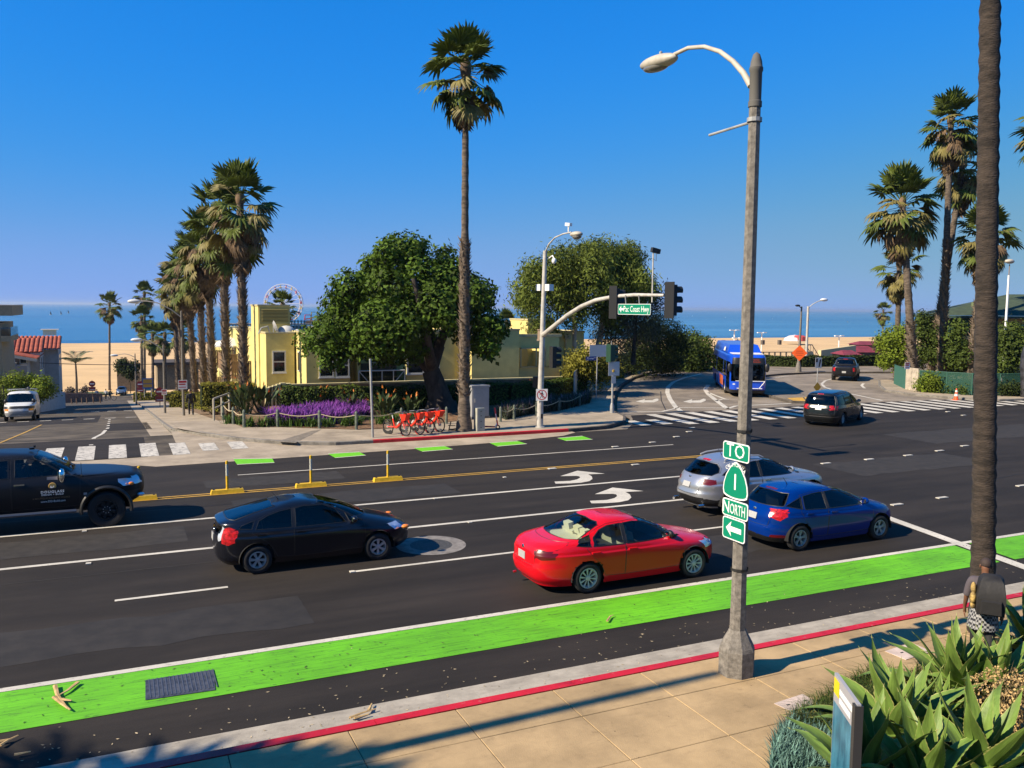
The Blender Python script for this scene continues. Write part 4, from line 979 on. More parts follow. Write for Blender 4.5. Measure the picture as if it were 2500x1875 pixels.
for y in (-.82,.82): b.tube([(-2.2,y,2.22),(.5,y,2.22)],.025,6)
obj('roof_rack', b, mat('pale_steel',(.5,.5,.48),.5,.3), wv)
b = M(); b.tube([(-1.9,.35,2.27),(.9,.3,2.27)],.05,6); b.ell((.7,.5,2.3),(.3,.12,.09),8,6); obj('roof_load', b, black_trim, wv)

# --- small blue-grey car at the foot of the street
S = dict(PRIUS); S['paint'] = paintm('slate_paint',(.09,.12,.16),.3); S['step'] = .10; S['cols'] = 44; S['handles'] = (); S['cabin'] = None; S.pop('antenna')
S['regions'] = [(q[0],q[1],q[2],S['paint'] if q[3] is PRIUS['paint'] else q[3],*q[4:]) for q in S['regions'] if q[0] in ('side_window','windshield','headlight','rear_window','bumper_grille')]
S['mirror'] = (.80,1.02,S['paint'])
p = at(297,947,158); car('parked_car', 'slate blue car facing up the hill at the foot of the street', (p.x,p.y,hz(p.x,p.y)+.1), R(-95), S)

# ------------------------------------------------------------------ palms, trees, hedges
nr_ = np.random.default_rng(5)
frond_green = mat('frond_green',(.075,.10,.014),.6,spec=.25,var=.3,scale=2,trans=.15)
frond_gold = mat('frond_gold',(.15,.125,.03),.65,var=.4,scale=2,trans=.15)
frond_dead = mat('frond_dead',(.115,.072,.036),.85,var=.4,scale=2)
palm_bark = mat('palm_bark',(.105,.080,.058),.95,var=.5,scale=3,bump=1,bscale=16,stretch=(1,1,3.5))
boot_m = mat('palm_boots',(.15,.11,.075),.95,var=.5,scale=8)
def fan_leaf(kind, seed):
    """one fan frond: stalk along +x, blade split into drooping segments"""
    r = random.Random(seed); b = M(); n = 15
    dead = kind == 'dead'; pl = {'up':1.0,'out':1.15,'gold':1.0,'dead':.75}[kind]
    bl = {'up':.98,'out':1.05,'gold':1.0,'dead':.95}[kind]; spread = {'up':R(100),'out':R(110),'gold':R(75),'dead':R(38)}[kind]
    sag = {'up':.14,'out':.50,'gold':.70,'dead':.8}[kind]
    b.add([(0,-.022,.015),(0,.022,.015),(pl,.012,.01-sag*.1),(pl,-.012,.01-sag*.1),(0,0,-.02),(pl,0,-.01-sag*.1)], [(0,1,2,3),(1,4,5,2),(4,0,3,5)])
    z0 = -sag*.1
    for i in range(n):
        a = -spread+2*spread*i/(n-1)+r.uniform(-.05,.05); L = bl*(1-.28*abs(a)/PI)*r.uniform(.88,1.06)
        w = L*.075+.018; ca, sa = math.cos(a), math.sin(a); dz = r.uniform(-.03,.05)
        def P(t, o, z): return (pl+ca*L*t-sa*o, sa*L*t+ca*o, z0+z)
        droop = sag*r.uniform(.6,1.3)
        m1, m2 = .52, .80
        zz = lambda t: dz*t-droop*max(0,t-.35)**1.6*L*1.5 + (.10*L*t*abs(sa) if kind in('up','out') else 0)
        vs = [P(0,0,0), P(m1,-w,zz(m1)-.02), P(m1,0,zz(m1)+.03), P(m1,w,zz(m1)-.02), P(m2,-w*.6,zz(m2)-.01), P(m2,0,zz(m2)+.02), P(m2,w*.6,zz(m2)-.01), P(.98,0,zz(1.0))]
        b.add(vs, [(0,1,2),(0,2,3),(1,4,5,2),(2,5,6,3),(4,7,5),(5,7,6)])
    return mesh_of('frond', b, {'up':frond_green,'out':frond_green,'gold':frond_gold,'dead':frond_dead}[kind])
FR = {k: [fan_leaf(k, i*7+len(k)) for i in range(3)] for k in ('up','out','gold','dead')}
def frond_matrix(az, el, roll, pos, s):
    return Matrix.Translation(pos) @ Matrix.Rotation(az,4,'Z') @ Matrix.Rotation(-el,4,'Y') @ Matrix.Rotation(roll,4,'X') @ Matrix.Scale(s,4)
def palm(label, base, top, r0, r1, size=1.0, seed=0, group=None, boots=(0,.45), counts=(20,16,16,16), skirt=1.4, name='fan_palm', bend=(0,0), joined=False, flare=1.5, crown_sep=True, barkn=46, boot_k=1.0, rprof=None, bark=None):
    r = random.Random(seed); base = Vector(base); top = Vector(top); H = (top-base).length
    t = thing(name, label, 'palm tree', base, 0, group); T = top-base
    def ax(u): return Vector((T.x*u+bend[0]*math.sin(PI*u), T.y*u+bend[1]*math.sin(PI*u), T.z*u))
    def rad(u):
        if rprof: return float(np.interp(u, [a for a,_ in rprof], [c for _,c in rprof]))*(1+(flare-1)*math.exp(-u*H/.55))
        return (r0+(r1-r0)*u**.8)*(1+(flare-1)*math.exp(-u*H/.55))
    b = M(); K = barkn; us = [i/K for i in range(K+1)]
    b.tube([ax(u)-(Vector((0,0,.3)) if u == 0 else Vector()) for u in us], [rad(u)*(1+.05*((i%2)*2-1)+r.uniform(-.03,.03)) for i,u in enumerate(us)], 10)
    obj('trunk', b, bark or palm_bark, t, 50)
    if boots:
        b = M(); k = 0; z = boots[0]*H; n = max(10, int((boots[1]-boots[0])*H/.14))
        for i in range(n):
            u = boots[0]+(boots[1]-boots[0])*i/n
            for j in range(5):
                a = i*1.1+j*2*PI/5+r.uniform(-.2,.2); d = Vector((math.cos(a),math.sin(a),0)); q = Vector((-d.y,d.x,0)); c = ax(u); rr = rad(u)
                w = rr*.42; o = rr*r.uniform(.25,.75)*boot_k; hh = r.uniform(.12,.28)*boot_k
                b.add([c+d*rr*.9-q*w, c+d*rr*.9+q*w, c+d*(rr+o)+Vector((0,0,hh)), c+d*rr*.95+Vector((0,0,hh*.4))+q*w*.2], [(0,1,2),(1,3,2),(3,0,2)])
        o = obj('leaf_bases', b, boot_m, t); o['kind'] = 'stuff'
    P = []
    up, out, gold, dead = counts; gold_ang = PI*(3-5**.5); i0 = r.uniform(0,6)
    tt = T
    tot = up+out+gold+dead
    for i in range(tot):
        az = i0+i*gold_ang+r.uniform(-.6,.6)
        if i < up: kind='up'; el = R(88-62*(i/up))+r.uniform(-.12,.12); h = .15-.25*i/up
        elif i < up+out: f = (i-up)/out; kind='out' if r.random() > .18 else 'gold'; el = R(30-80*f)+r.uniform(-.3,.3); h = -.15-.8*f*skirt*.6
        elif i < up+out+gold: f = (i-up-out)/gold; kind=r.choice(('gold','gold','out','dead')); el = R(-5-55*f)+r.uniform(-.3,.3); h = -.3-.7*f*skirt
        else: f = (i-up-out-gold)/max(1,dead); kind='dead'; el = R(-58-24*f)+r.uniform(-.1,.1); h = -.7-.9*f*skirt
        s = size*r.uniform(.85,1.12); rr = r1*.7
        pos = tt+Vector((math.cos(az)*rr, math.sin(az)*rr, h*size))
        P.append((kind, frond_matrix(az, el, r.uniform(-.35,.35), pos, s)))
    if not joined:
        for kind, mx in P:
            o = link('frond', r.choice(FR[kind]), t); o.matrix_local = mx
    else:
        groups = {}
        for kind, mx in P:
            me = r.choice(FR[kind]); v = np.empty(len(me.vertices)*3, np.float32); me.vertices.foreach_get('co', v)
            v = v.reshape(-1,3) @ np.array(mx.to_3x3()).T + np.array(mx.translation)
            bb = groups.setdefault(kind, M()); bb.add([tuple(x) for x in v], [tuple(p.vertices) for p in me.polygons])
        for kind, bb in groups.items():
            obj('crown' if kind in('up','out') else 'dry_fronds', bb, FR[kind][0].materials[0], t)
    b = M(); b.ell((tt.x,tt.y,tt.z-.15),(r1*1.4,r1*1.4,.5),8,6); obj('bud', b, frond_dead, t, 60)
    return t
# tall palm by the share bikes
pb = G(1133,1052,.13); pt = onY(1137,160,pb.y)
palm('tallest slim palm rising from the red kerb beside the share bikes', pb, pt, .30, .20, .93, 3, boots=(.10,.535), counts=(20,18,12,8), skirt=1.15, flare=1.6, boot_k=1.15, rprof=[(0,.27),(.1,.25),(.12,.245),(.53,.215),(.545,.165),(1,.14)])
bpalm = bpy.data.objects['fan_palm']
# near trunk at the kerb on the right
nb = G(2398,1545,.13); d_ = nb.x*ST+nb.y*CT; ntop = at(2428,-850,d_)
palm('smooth ringed trunk of the nearest palm standing behind the walking man', nb, ntop, .205, .14, 1.15, 4, boots=None, bark=mat('shaded_palm_bark',(.034,.025,.019),.95,var=.5,scale=3,bump=1,bscale=16,stretch=(1,1,3.5)), counts=(22,18,14,8), flare=1.25, barkn=120)  # bark colour darkened to stand in for shade falling on this trunk
# row along the side street
ROW = [(7.0,54.0,587,478,2),(6.6,59.5,545,520,3),(6.4,66,505,575,4),(6.5,74,483,620,5),(6.6,84,455,655,6),(6.5,96,432,685,7),(6.7,110,425,705,8)]
RL = ['shaggy palm nearest the yellow building, tallest of the street row','second palm of the street row, crown left of the tallest one','third palm of the street row behind the two in front','fourth palm of the row leaning over the pavement','fifth palm of the street row, crown golden and low','sixth palm down the street row by the park hedge','last palm at the lower end of the street row']
for (x,y,cx,cy,sd), lb in zip(ROW, RL):
    d0 = x*ST+y*CT; tp = at(cx, cy, d0); tp.y = y+.2
    palm(lb, (x,y,hz(x,y)), tp, .26, .20, 1.18, sd, 'palms along the side street', (.0,.80), (16,12,20,20), 2.1, flare=1.25, joined=(sd > 5), boot_k=1.5)
# far palms on the left
def farpalm(px, pybase, pytop, dist, lb, size=1.0, sd=1, counts=(12,10,12,10), grp='distant palms by the beach', skirt=1.3, z=None):
    p = at(px, pybase, dist); z0 = hz(p.x,p.y) if z is None else z; tp = at(px, pytop, dist)
    tp.z -= .9*size
    return palm(lb, (p.x,p.y,z0), tp, .24, .18, size, sd, grp, None, counts, skirt, joined=True, flare=1.2, barkn=14)
farpalm(267,940,728,168,'lone tall palm standing clear against the sea on the left',1.25,21,(12,12,16,10))
farpalm(352,930,702,140,'tall palm with stacked crowns left of the street row',1.0,22)
farpalm(345,930,760,132,'middle palm of the clump left of the street row',1.0,23)
farpalm(372,930,800,125,'low palm with dark crown behind the first lamp post',1.0,24)
farpalm(402,930,800,120,'low palm right of the clump by the park',1.0,25)
farpalm(445,930,790,115,'low palm between the lamp post and the row',1.0,26)
farpalm(690,900,728,80,'bushy palm behind the louvred stair tower',.72,27,(14,10,4,2),None)
farpalm(1237,900,770,90,'small palm peeping over the yellow roof',.8,28,(12,10,4,2),None)
farpalm(2157,830,748,225,'small round palm far off on the right by the sea',1.2,29,(12,12,10,6),None)
# right hand clump behind the green fence
def rpalm(lb, bx, by, tx, ty, dist, size, sd, boots=(0,.55), counts=(20,16,26,20), skirt=1.8, r0=.30, bend=(0,0)):
    p = at(bx, by, dist); tp = at(tx, ty, dist)
    return palm(lb, (p.x,p.y,0), tp, r0, .21, size, sd, 'palms behind the green fence', boots, counts, skirt, flare=1.2, bend=bend, boot_k=1.4)
rpalm('broad golden palm at the corner panel, nearest of the right clump',2234,905,2203,490,66,1.42,31,(0,.36),(22,16,26,16),1.3,.36)
rpalm('short palm with a grey skirt behind the broad one',2192,850,2196,640,76,1.0,32,None,(14,12,18,18),2.0,.26)
rpalm('straight palm of the right clump with the highest crown',2300,905,2322,290,68,1.15,33)
rpalm('leaning palm whose trunk crosses the straight one',2270,905,2352,395,70,1.1,34)
rpalm('palm with full green crown just left of the near trunk',2370,890,2405,560,66,1.15,35)
p = at(2592,300,68); palm('palm mostly beyond the frame at the upper right edge', (p.x,p.y,0), p, .30,.22,1.5,36,None,None,(18,16,18,10),1.5)

# feather palm
frond_feather = mat('feather_green',(.06,.085,.03),.5,var=.3,scale=2,trans=.1)
def feather_leaf(seed):
    r = random.Random(seed); b = M(); L = 2.5; pts = []
    for i in range(13):
        u = i/12; pts.append(Vector((L*u*(1-.18*u), 0, .9*u-1.55*u*u)))
    b.tube(pts, [.035*(1-.8*i/12) for i in range(13)], 4)
    for i in range(2, 13):
        p = pts[i]; ln = .75*math.sin(PI*min(1,(i+1)/14))+.15
        for sg in (1,-1):
            for o in (-.07,.07):
                w = .03; d = Vector((.45,sg*.75,-.45)).normalized()
                b.add([p+Vector((o-w,0,0)), p+Vector((o+w,0,0)), p+Vector((o,0,0))+d*ln], [(0,1,2)])
    return mesh_of('frond', b, frond_feather)
FL = [feather_leaf(i) for i in range(2)]
p = at(187,957,128); z0 = hz(p.x,p.y)+1.2; tp = at(187,888,128)
t = thing('feather_palm','small feather palm with arching fronds before the sand','palm tree',(p.x,p.y,z0)); H = tp.z-z0
b = M(); b.tube([(0,0,-.3),(.05,0,H*.5),(0,0,H)],[.2,.15,.12],8); obj('trunk', b, palm_bark, t, 60)
for k in range(11):
    o = link('frond', FL[k%2], t); o.matrix_local = frond_matrix(k*2.4, R(35 if k%3 else 62), 0, (0,0,H), 1.15)

# leaf clouds for trees, shrubs and hedges
def leaves(C, Nrm, size, rg, up=.3, aspect=.55, rand=.7, droop=0.0, fold=True):
    """rhombic leaves at points C, facing roughly along Nrm"""
    n = len(C); d = rg.normal(size=(n,3)); d /= np.linalg.norm(d,axis=1,keepdims=True)
    nn = Nrm+rand*d+np.array([0,0,up]); nn /= np.linalg.norm(nn,axis=1,keepdims=True)
    a = np.cross(nn, rg.normal(size=(n,3)))
    if droop: a = a*(1-droop)+np.array([0,0,-1])*droop; a -= nn*(a*nn).sum(1,keepdims=True)
    a /= np.linalg.norm(a,axis=1,keepdims=True)+1e-9; b_ = np.cross(nn,a)
    s = (size*rg.uniform(.65,1.3,size=n))[:,None]
    V = np.stack([C-a*s*.5, C+b_*s*aspect*.5-nn*s*.06, C+a*s*.5, C-b_*s*aspect*.5-nn*s*.06],1).reshape(-1,3)
    F = np.arange(4*n).reshape(-1,4)
    return V, F
def blob_points(lobes, n, rg, shell=.55, flat=1.0):
    """points in the outer shell of several lobes; lobes are (x,y,z,rx,ry,rz)"""
    Lb = np.array(lobes, float); wgt = (Lb[:,3]*Lb[:,4]*Lb[:,5])**.67; k = rg.choice(len(Lb), n, p=wgt/wgt.sum())
    d = rg.normal(size=(n,3)); d /= np.linalg.norm(d,axis=1,keepdims=True)
    rr = shell+(1-shell)*rg.uniform(0,1,n)**.6
    return Lb[k,:3]+d*rr[:,None]*Lb[k,3:], d, k
def crown(name, lobes, n, size, m, parent, seed, per=1, up=.3, aspect=.55, rand=.7, droop=0.0, shell=.55, cl=.25):
    rg = np.random.default_rng(seed); C, D, k = blob_points(lobes, n, rg, shell)
    tint = rg.uniform(0,1,n)*.6+rg.uniform(0,1,len(lobes))[k]*.4
    if per > 1:
        C = np.repeat(C,per,0)+rg.normal(size=(n*per,3))*cl; D = np.repeat(D,per,0); tint = np.repeat(tint,per)
    V, F = leaves(C, D, size, rg, up, aspect, rand, droop)
    return npobj(name, V, F, m, parent, tint=tint)
leaf_coral = mat('coral_tree_leaf',(.060,.105,.010),.7,spec=.15,tint=.55,trans=.18)
leaf_euc = mat('eucalyptus_leaf',(.105,.135,.022),.75,spec=.15,tint=.5,trans=.2)
leaf_grey = mat('grey_green_leaf',(.06,.066,.038),.75,spec=.15,tint=.5,trans=.12)
leaf_dark = mat('dark_hedge_leaf',(.028,.042,.009),.75,spec=.15,tint=.55,trans=.12)
leaf_lime = mat('lime_leaf',(.125,.17,.014),.7,spec=.15,tint=.5,trans=.2)
leaf_mid = mat('mid_leaf',(.058,.085,.014),.7,spec=.15,tint=.55,trans=.18)
leaf_yel = mat('yellow_green_leaf',(.16,.15,.02),.7,spec=.15,tint=.5,trans=.2)
bark_dark = mat('dark_bark',(.045,.034,.027),.95,var=.5,scale=3,bump=1,bscale=10,stretch=(1,1,.4))
bark_pale = mat('pale_bark',(.34,.27,.18),.85,var=.35,scale=2,bump=.4,stretch=(1,1,.35))
def limb(b, pts, r0, r1, n=9):
    k = len(pts); b.tube(pts, [r0+(r1-r0)*i/(k-1) for i in range(k)], n)
# coral tree
tb = G(1078,1003,.12); D0 = tb.x*ST+tb.y*CT
def tp_(px,py,dd=0): return at(px,py,D0+dd)-tb
t = thing('coral_tree','big spreading dark green tree with thick trunk behind the bikes','tree',tb)
b = M()
limb(b,[(0,0,-.3),tp_(1078,985),tp_(1065,945),tp_(1052,905)],.78,.50,12); b.lathe([(1.25,-.1),(.95,.15),(.8,.6)],12)
limb(b,[tp_(1052,905),tp_(1020,870),tp_(985,830,-1),tp_(930,780,-2)],.36,.14); limb(b,[tp_(1052,905),tp_(1062,865),tp_(1090,800,1),tp_(1120,730,1)],.40,.14)
limb(b,[tp_(1055,900),tp_(1045,850,-2),tp_(1030,760,-3),tp_(1010,680,-3)],.34,.12); limb(b,[tp_(1058,895),tp_(1075,850,2),tp_(1030,780,4),tp_(980,700,4)],.32,.12)
limb(b,[tp_(985,830,-1),tp_(900,800,-2),tp_(820,790,-1)],.2,.08); limb(b,[tp_(1090,800,1),tp_(1160,780,1),tp_(1195,790,1)],.2,.08)
obj('trunk', b, bark_dark, t, 60)
rg = np.random.default_rng(8); lob = []
OUT = [(1005,645,3.0),(1065,650,2.4),(950,680,3.0),(895,690,2.4),(870,720,2.6),(830,760,2.8),(790,800,2.5),(765,830,2.0),(850,820,2.8),(920,800,3.0),(910,750,3.0),(980,760,3.4),(1040,740,3.4),(1100,700,2.8),(1130,690,2.2),(1165,730,2.4),(1190,780,2.2),(1195,825,1.8),(1150,800,2.4),(1090,780,3.0),(1010,830,2.4),(945,850,2.0),(870,860,1.8),(815,850,1.8),(1170,850,1.4),(965,620,1.9),(1030,615,1.8),(930,640,1.7),(1085,640,1.7)]
for px,py in ((955,790),(925,775),(900,800),(985,800),(965,825),(930,815),(1000,780)):
    q = tp_(px,py,-3.6); lob.append((*q,1.15,1.15,1.0))
for px,py,rr in OUT:
    for k in range(3):
        q = tp_(px+rg.normal()*14, py+rg.normal()*14, rg.uniform(-3.4,3.4)*(1 if rr>2.2 else .7)); s = rr*rg.uniform(.36,.52)
        lob.append((*q, s, s, s*.85))
crown('crown', lob, 9000, .25, leaf_coral, t, 12, per=5, up=.35, cl=.12, shell=.62)
# inner core of darker leaves, blocking light and colouring in the crown's shade
crown('crown', [(l[0],l[1],l[2]-.1,l[3]*.8,l[4]*.8,l[5]*.8) for l in lob], 2600, .34, leaf_dark, t, 13, per=2, shell=.2, cl=.2)
# eucalyptus
def euc(label, base_px, dist, lobs, trunks, n, seed, m=leaf_euc, droop=.75, size=.30, D=3.0, bk=bark_pale, per=4, name='eucalyptus_tree', dy=0):
    tb = at(base_px[0], base_px[1], dist); tb.z = 0; t = thing(name, label, 'tree', tb)
    f = lambda px,py,dd=0: at(px,py,dist+dd)-tb
    b = M()
    for tr in trunks: limb(b, [f(*q) for q in tr[0]], tr[1], tr[2])
    if trunks: obj('trunk', b, bk, t, 60)
    rg = np.random.default_rng(seed); lob = []
    for px,py,rr in lobs:
        for k in range(3):
            q = f(px+rg.normal()*9, py+dy+rg.normal()*9, rg.uniform(-D,D)); s = rr*rg.uniform(.38,.55); lob.append((*q,s,s,s*1.05))
    crown('crown', lob, n, size, m, t, seed, per=per, up=.15, aspect=.30 if droop else .55, droop=droop, shell=.45, cl=.28)
    return t
euc('olive gum tree with pale slim trunks left of the signal arm',(1402,885),62,
 [(1300,690,2.4),(1290,720,2.0),(1330,650,2.6),(1375,620,2.8),(1420,610,3.0),(1440,650,3.2),(1390,680,3.2),(1350,700,2.8),(1450,610,2.4),(1455,590,1.6),(1320,760,1.7),(1400,730,2.4),(1310,640,1.6),(1345,770,1.2)],
 [([(1402,890),(1402,850),(1403,790),(1398,740)],.20,.12),([(1403,790),(1385,745),(1370,730),(1340,710)],.10,.05),([(1400,750),(1420,700),(1430,650)],.10,.05)],5600,41,size=.34,droop=.5,dy=26)
euc('grey-barked gum tree whose leaning trunk shows beside the signal',(1463,850),66,
 [(1505,640,2.6),(1535,620,2.6),(1530,600,1.8),(1480,600,2.2),(1490,660,2.8),(1540,660,2.8),(1570,680,2.4),(1480,720,2.4),(1520,710,2.4),(1490,770,1.6)],
 [([(1460,850),(1468,800),(1475,740),(1490,690)],.26,.14),([(1475,740),(1520,700),(1545,660)],.12,.06)],4600,42,size=.34,droop=.5,dy=24)
euc('grey-green shrubby tree behind the signal arm by the fence',(1560,880),68,
 [(1570,720,2.2),(1595,730,1.8),(1600,760,1.6),(1545,770,2.6),(1510,800,2.6),(1500,840,2.4),(1560,800,2.4),(1600,800,1.6),(1480,810,1.8)],
 [([(1545,890),(1548,840),(1555,760)],.2,.1)],2600,43,leaf_grey,.35,.24,2.5,bark_dark,4,'shrub_tree')
euc('dark dense tree massed above the curving ramp fence',(1620,900),74,
 [(1580,810,2.6),(1610,800,2.4),(1640,820,2.4),(1600,850,2.8),(1560,850,2.6),(1640,860,2.4),(1540,880,2.2),(1590,890,2.4),(1630,895,2.0),(1655,850,1.8)],
 [([(1600,905),(1602,870),(1605,830)],.25,.12)],3600,44,leaf_dark,.1,.26,2.5,bark_dark,5,'dense_tree')
euc('rounded green shrub mass against the sea behind the bus',(1700,900),82,
 [(1660,840,1.9),(1690,840,2.2),(1715,850,1.9),(1680,860,2.2),(1705,880,2.2),(1660,880,2.2),(1690,900,2.0),(1725,870,1.4),(1720,900,1.6)],[],2300,45,leaf_mid,.0,.26,2.2,bark_dark,5,'shrub')
euc('yellow-green shrub by the end of the garden wall',(1440,920),57,[(1405,892,1.1),(1430,885,1.2),(1455,892,1.2),(1475,905,1.0),(1420,910,1.1),(1450,915,1.0),(1395,910,.8)],[],1300,46,leaf_yel,.0,.20,1.4,bark_dark,4,'shrub')
# right hand shrubs behind the green fence
def shrub(label, px, py, dist, lobs, n, m, seed, size=.24, D=1.6, per=4, group=None, z=0.0):
    return euc_like(label, px, py, dist, lobs, n, m, seed, size, D, per, group, z)
def euc_like(label, px, py, dist, lobs, n, m, seed, size, D, per, group, z):
    tb = at(px,py,dist); tb.z = z; t = thing('shrub', label, 'shrub', tb, 0, group); rg = np.random.default_rng(seed); lob = []
    f = lambda a,b_,dd=0: at(a,b_,dist+dd)-tb
    for a,b_,rr in lobs:
        for k in range(2):
            q = f(a+rg.normal()*6, b_+rg.normal()*6, rg.uniform(-D,D)); s = rr*rg.uniform(.4,.58); lob.append((*q,s,s,s*.85))
    crown('crown', lob, n, size, m, t, seed, per=per, up=.4, shell=.5, cl=.2)
    b = M(); b.tube([(0,0,-.2),(.05,0,.8),(0,.05,1.6)],[.08,.06,.04],6); obj('stem', b, bark_dark, t, 60)
    return t
shrub('lime green spreading shrub left of the broad golden palm',2190,900,72,[(2165,845,1.9),(2185,825,1.9),(2210,805,1.6),(2175,865,1.9),(2205,860,2.0),(2160,870,1.3)],1500,leaf_lime,51)
shrub('dark leafy shrub between the two palm trunks of the right clump',2255,905,70,[(2255,810,1.8),(2270,790,1.6),(2265,850,2.0),(2250,880,1.8),(2275,870,1.6),(2280,820,1.6),(2250,770,1.2)],1500,leaf_mid,52)
shrub('glossy shrub under the green roof behind the crossing trunks',2335,910,68,[(2325,830,1.7),(2335,800,1.3),(2340,870,2.0),(2320,880,1.7),(2355,850,1.5),(2360,890,1.5),(2330,905,1.5)],1500,leaf_mid,53)
shrub('bushy shrub below the house window right of the near trunk',2465,930,62,[(2455,820,1.5),(2470,810,1.4),(2490,830,1.6),(2460,850,1.6),(2480,870,1.6),(2500,860,1.6),(2450,890,1.2),(2460,910,1.2)],1400,leaf_mid,54)
shrub('low lime shrub showing through the green mesh fence',2270,950,61,[(2260,940,.8),(2280,935,.9),(2300,945,.8),(2270,955,.7)],900,leaf_lime,55,.16,.6)
shrub('low plants seen through the mesh near the cone',2350,955,60,[(2330,950,.7),(2360,952,.8),(2385,955,.7),(2310,955,.6)],800,leaf_mid,56,.15,.6)
shrub('low bush behind the mesh right of the near trunk',2460,955,59,[(2440,945,.8),(2465,945,.9),(2485,950,.8)],800,leaf_dark,57,.15,.6)
# left house greenery
shrub('bright leafy tree in front of the red roofed house',75,985,74,[(20,935,1.5),(45,930,1.6),(75,930,1.5),(100,935,1.5),(60,950,1.8),(90,950,1.7),(30,960,1.8),(110,955,1.2),(15,970,1.4),(70,975,1.6)],2000,leaf_lime,58,.22,1.4,4,None,-3.0)
shrub('dark shrub by the white van at the left edge',10,1010,70,[(5,985,1.2),(15,1000,1.2),(0,1015,1.3),(20,1020,1.0)],1000,leaf_dark,59,.2,1.0,4,None,-2.6)
shrub('dark bushy tree hanging over the beach road by the info board',318,940,140,[(305,890,1.9),(325,890,1.9),(312,905,1.8),(330,910,1.6)],700,leaf_dark,60,.4,1.5,4,None,-8.5)
shrub('bare dark shrub in the planter below the feather palm',185,965,132,[(175,960,1.0),(195,960,1.0),(205,958,.8)],400,mat('dry_purple_leaf',(.05,.035,.03),.8,tint=.4),61,.3,.8,4,None,-8.6)

# clipped hedges
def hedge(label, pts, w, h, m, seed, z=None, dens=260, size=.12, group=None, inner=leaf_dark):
    """clipped hedge along a line: a dense inner mass with leaves all over it"""
    rg = np.random.default_rng(seed); P = [Vector(p) for p in pts]; c = sum((Vector((p.x,p.y,0)) for p in P), Vector())/len(P)
    t = thing('hedge', label, 'hedge', (c.x,c.y,P[0].z if len(P[0]) > 2 else 0), 0, group)
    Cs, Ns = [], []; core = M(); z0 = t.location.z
    for a, b2 in zip(P, P[1:]):
        d = (b2-a); d.z = 0; Ln = d.length; d.normalize(); q = Vector((-d.y,d.x,0)); rz = math.atan2(d.y,d.x)
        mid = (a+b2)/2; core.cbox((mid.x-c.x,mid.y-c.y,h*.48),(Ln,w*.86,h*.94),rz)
        n = int(dens*(Ln*(2*h+w)+w*h)); u = rg.uniform(0,Ln,n); s = rg.uniform(-1,1,n); f = rg.uniform(0,2*h+w,n)
        off = np.where(f < h, -w/2, np.where(f < 2*h, w/2, s*w/2)); zz = np.where(f < h, f, np.where(f < 2*h, f-h, h))
        jit = rg.normal(size=(n,3))*.035
        wob = .06*np.sin(u*1.7+seed)+.04*np.sin(u*4.1)
        X = (a.x-c.x)+d.x*u+q.x*off; Y = (a.y-c.y)+d.y*u+q.y*off
        Cs.append(np.stack([X,Y,zz+np.where(f >= 2*h, wob, 0)],-1)+jit)
        nx = np.where(f < h, -1, np.where(f < 2*h, 1, 0)); Ns.append(np.stack([q.x*nx,q.y*nx,np.where(f >= 2*h,1,.2)],-1))
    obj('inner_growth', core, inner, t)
    C = np.concatenate(Cs); Nn = np.concatenate(Ns); V, F = leaves(C, Nn, size, rg, .2, .6, .8)
    npobj('foliage', V, F, m, t, tint=rg.uniform(0,1,len(C)))
    return t
hedge('long dark hedge in front of the low garden wall', [G(690,1002,.12),G(850,1000,.12),G(1000,998,.12),G(1130,992,.12),G(1230,985,.12)], 1.0, 1.25, leaf_mid, 71, dens=150, size=.15)
hedge('hedge continuing right of the utility cabinet below the wall', [G(1235,984,.12),G(1330,975,.12),G(1420,962,.12)], 1.0, 1.15, leaf_mid, 72, dens=150, size=.15)
hg = at(1470,905,58); hedge('low clipped hedge on the planter by the ramp fence', [Vector((hg.x-2.2,hg.y-.2,1.1)),Vector((hg.x+1.6,hg.y+.6,1.1))], 1.6, .8, leaf_yel, 73, dens=150, size=.13)
q1, q2, q3, q4 = G(1835,897), G(1950,899), G(2060,897), G(2190,893)
hedge('tall dark hedge along the far footway behind the lamp', [Vector((q1.x,q1.y+1,0)),Vector((q2.x,q2.y,0)),Vector((q3.x,q3.y,0)),Vector((q4.x+1.5,q4.y,0))], 1.4, 1.15, leaf_dark, 74, dens=60, size=.24)
hb = at(545,960,54.5); hedge('square topped hedge block at the foot of the tallest row palm', [Vector((hb.x-1.3,hb.y+.4,hz(hb.x,hb.y)+.85)),Vector((hb.x+2.0,hb.y+.4,hz(hb.x,hb.y)+.85))], 1.6, 1.35, leaf_yel, 75, dens=170, size=.13)
hb = at(500,975,63); hedge('lower clipped hedge left of the block along the pavement', [Vector((hb.x-.6,hb.y+2.6,hz(hb.x,hb.y)+.35)),Vector((hb.x+1.4,hb.y-1.4,hz(hb.x,hb.y)+.6))], 1.5, .95, leaf_yel, 76, dens=150, size=.13)
hb = at(450,962,80); hedge('far clipped hedge between the row trunks', [Vector((hb.x-1.2,hb.y,hz(hb.x,hb.y))),Vector((hb.x+3,hb.y-1,hz(hb.x,hb.y)))], 1.5, 1.5, leaf_yel, 77, dens=110, size=.17)
hb = at(385,965,118); hedge('long low hedge round the park lawn by the info board', [Vector((hb.x-3,hb.y,hz(hb.x,hb.y))),Vector((hb.x+7,hb.y-1.5,hz(hb.x,hb.y)))], 1.5, 1.2, leaf_yel, 78, dens=70, size=.24)

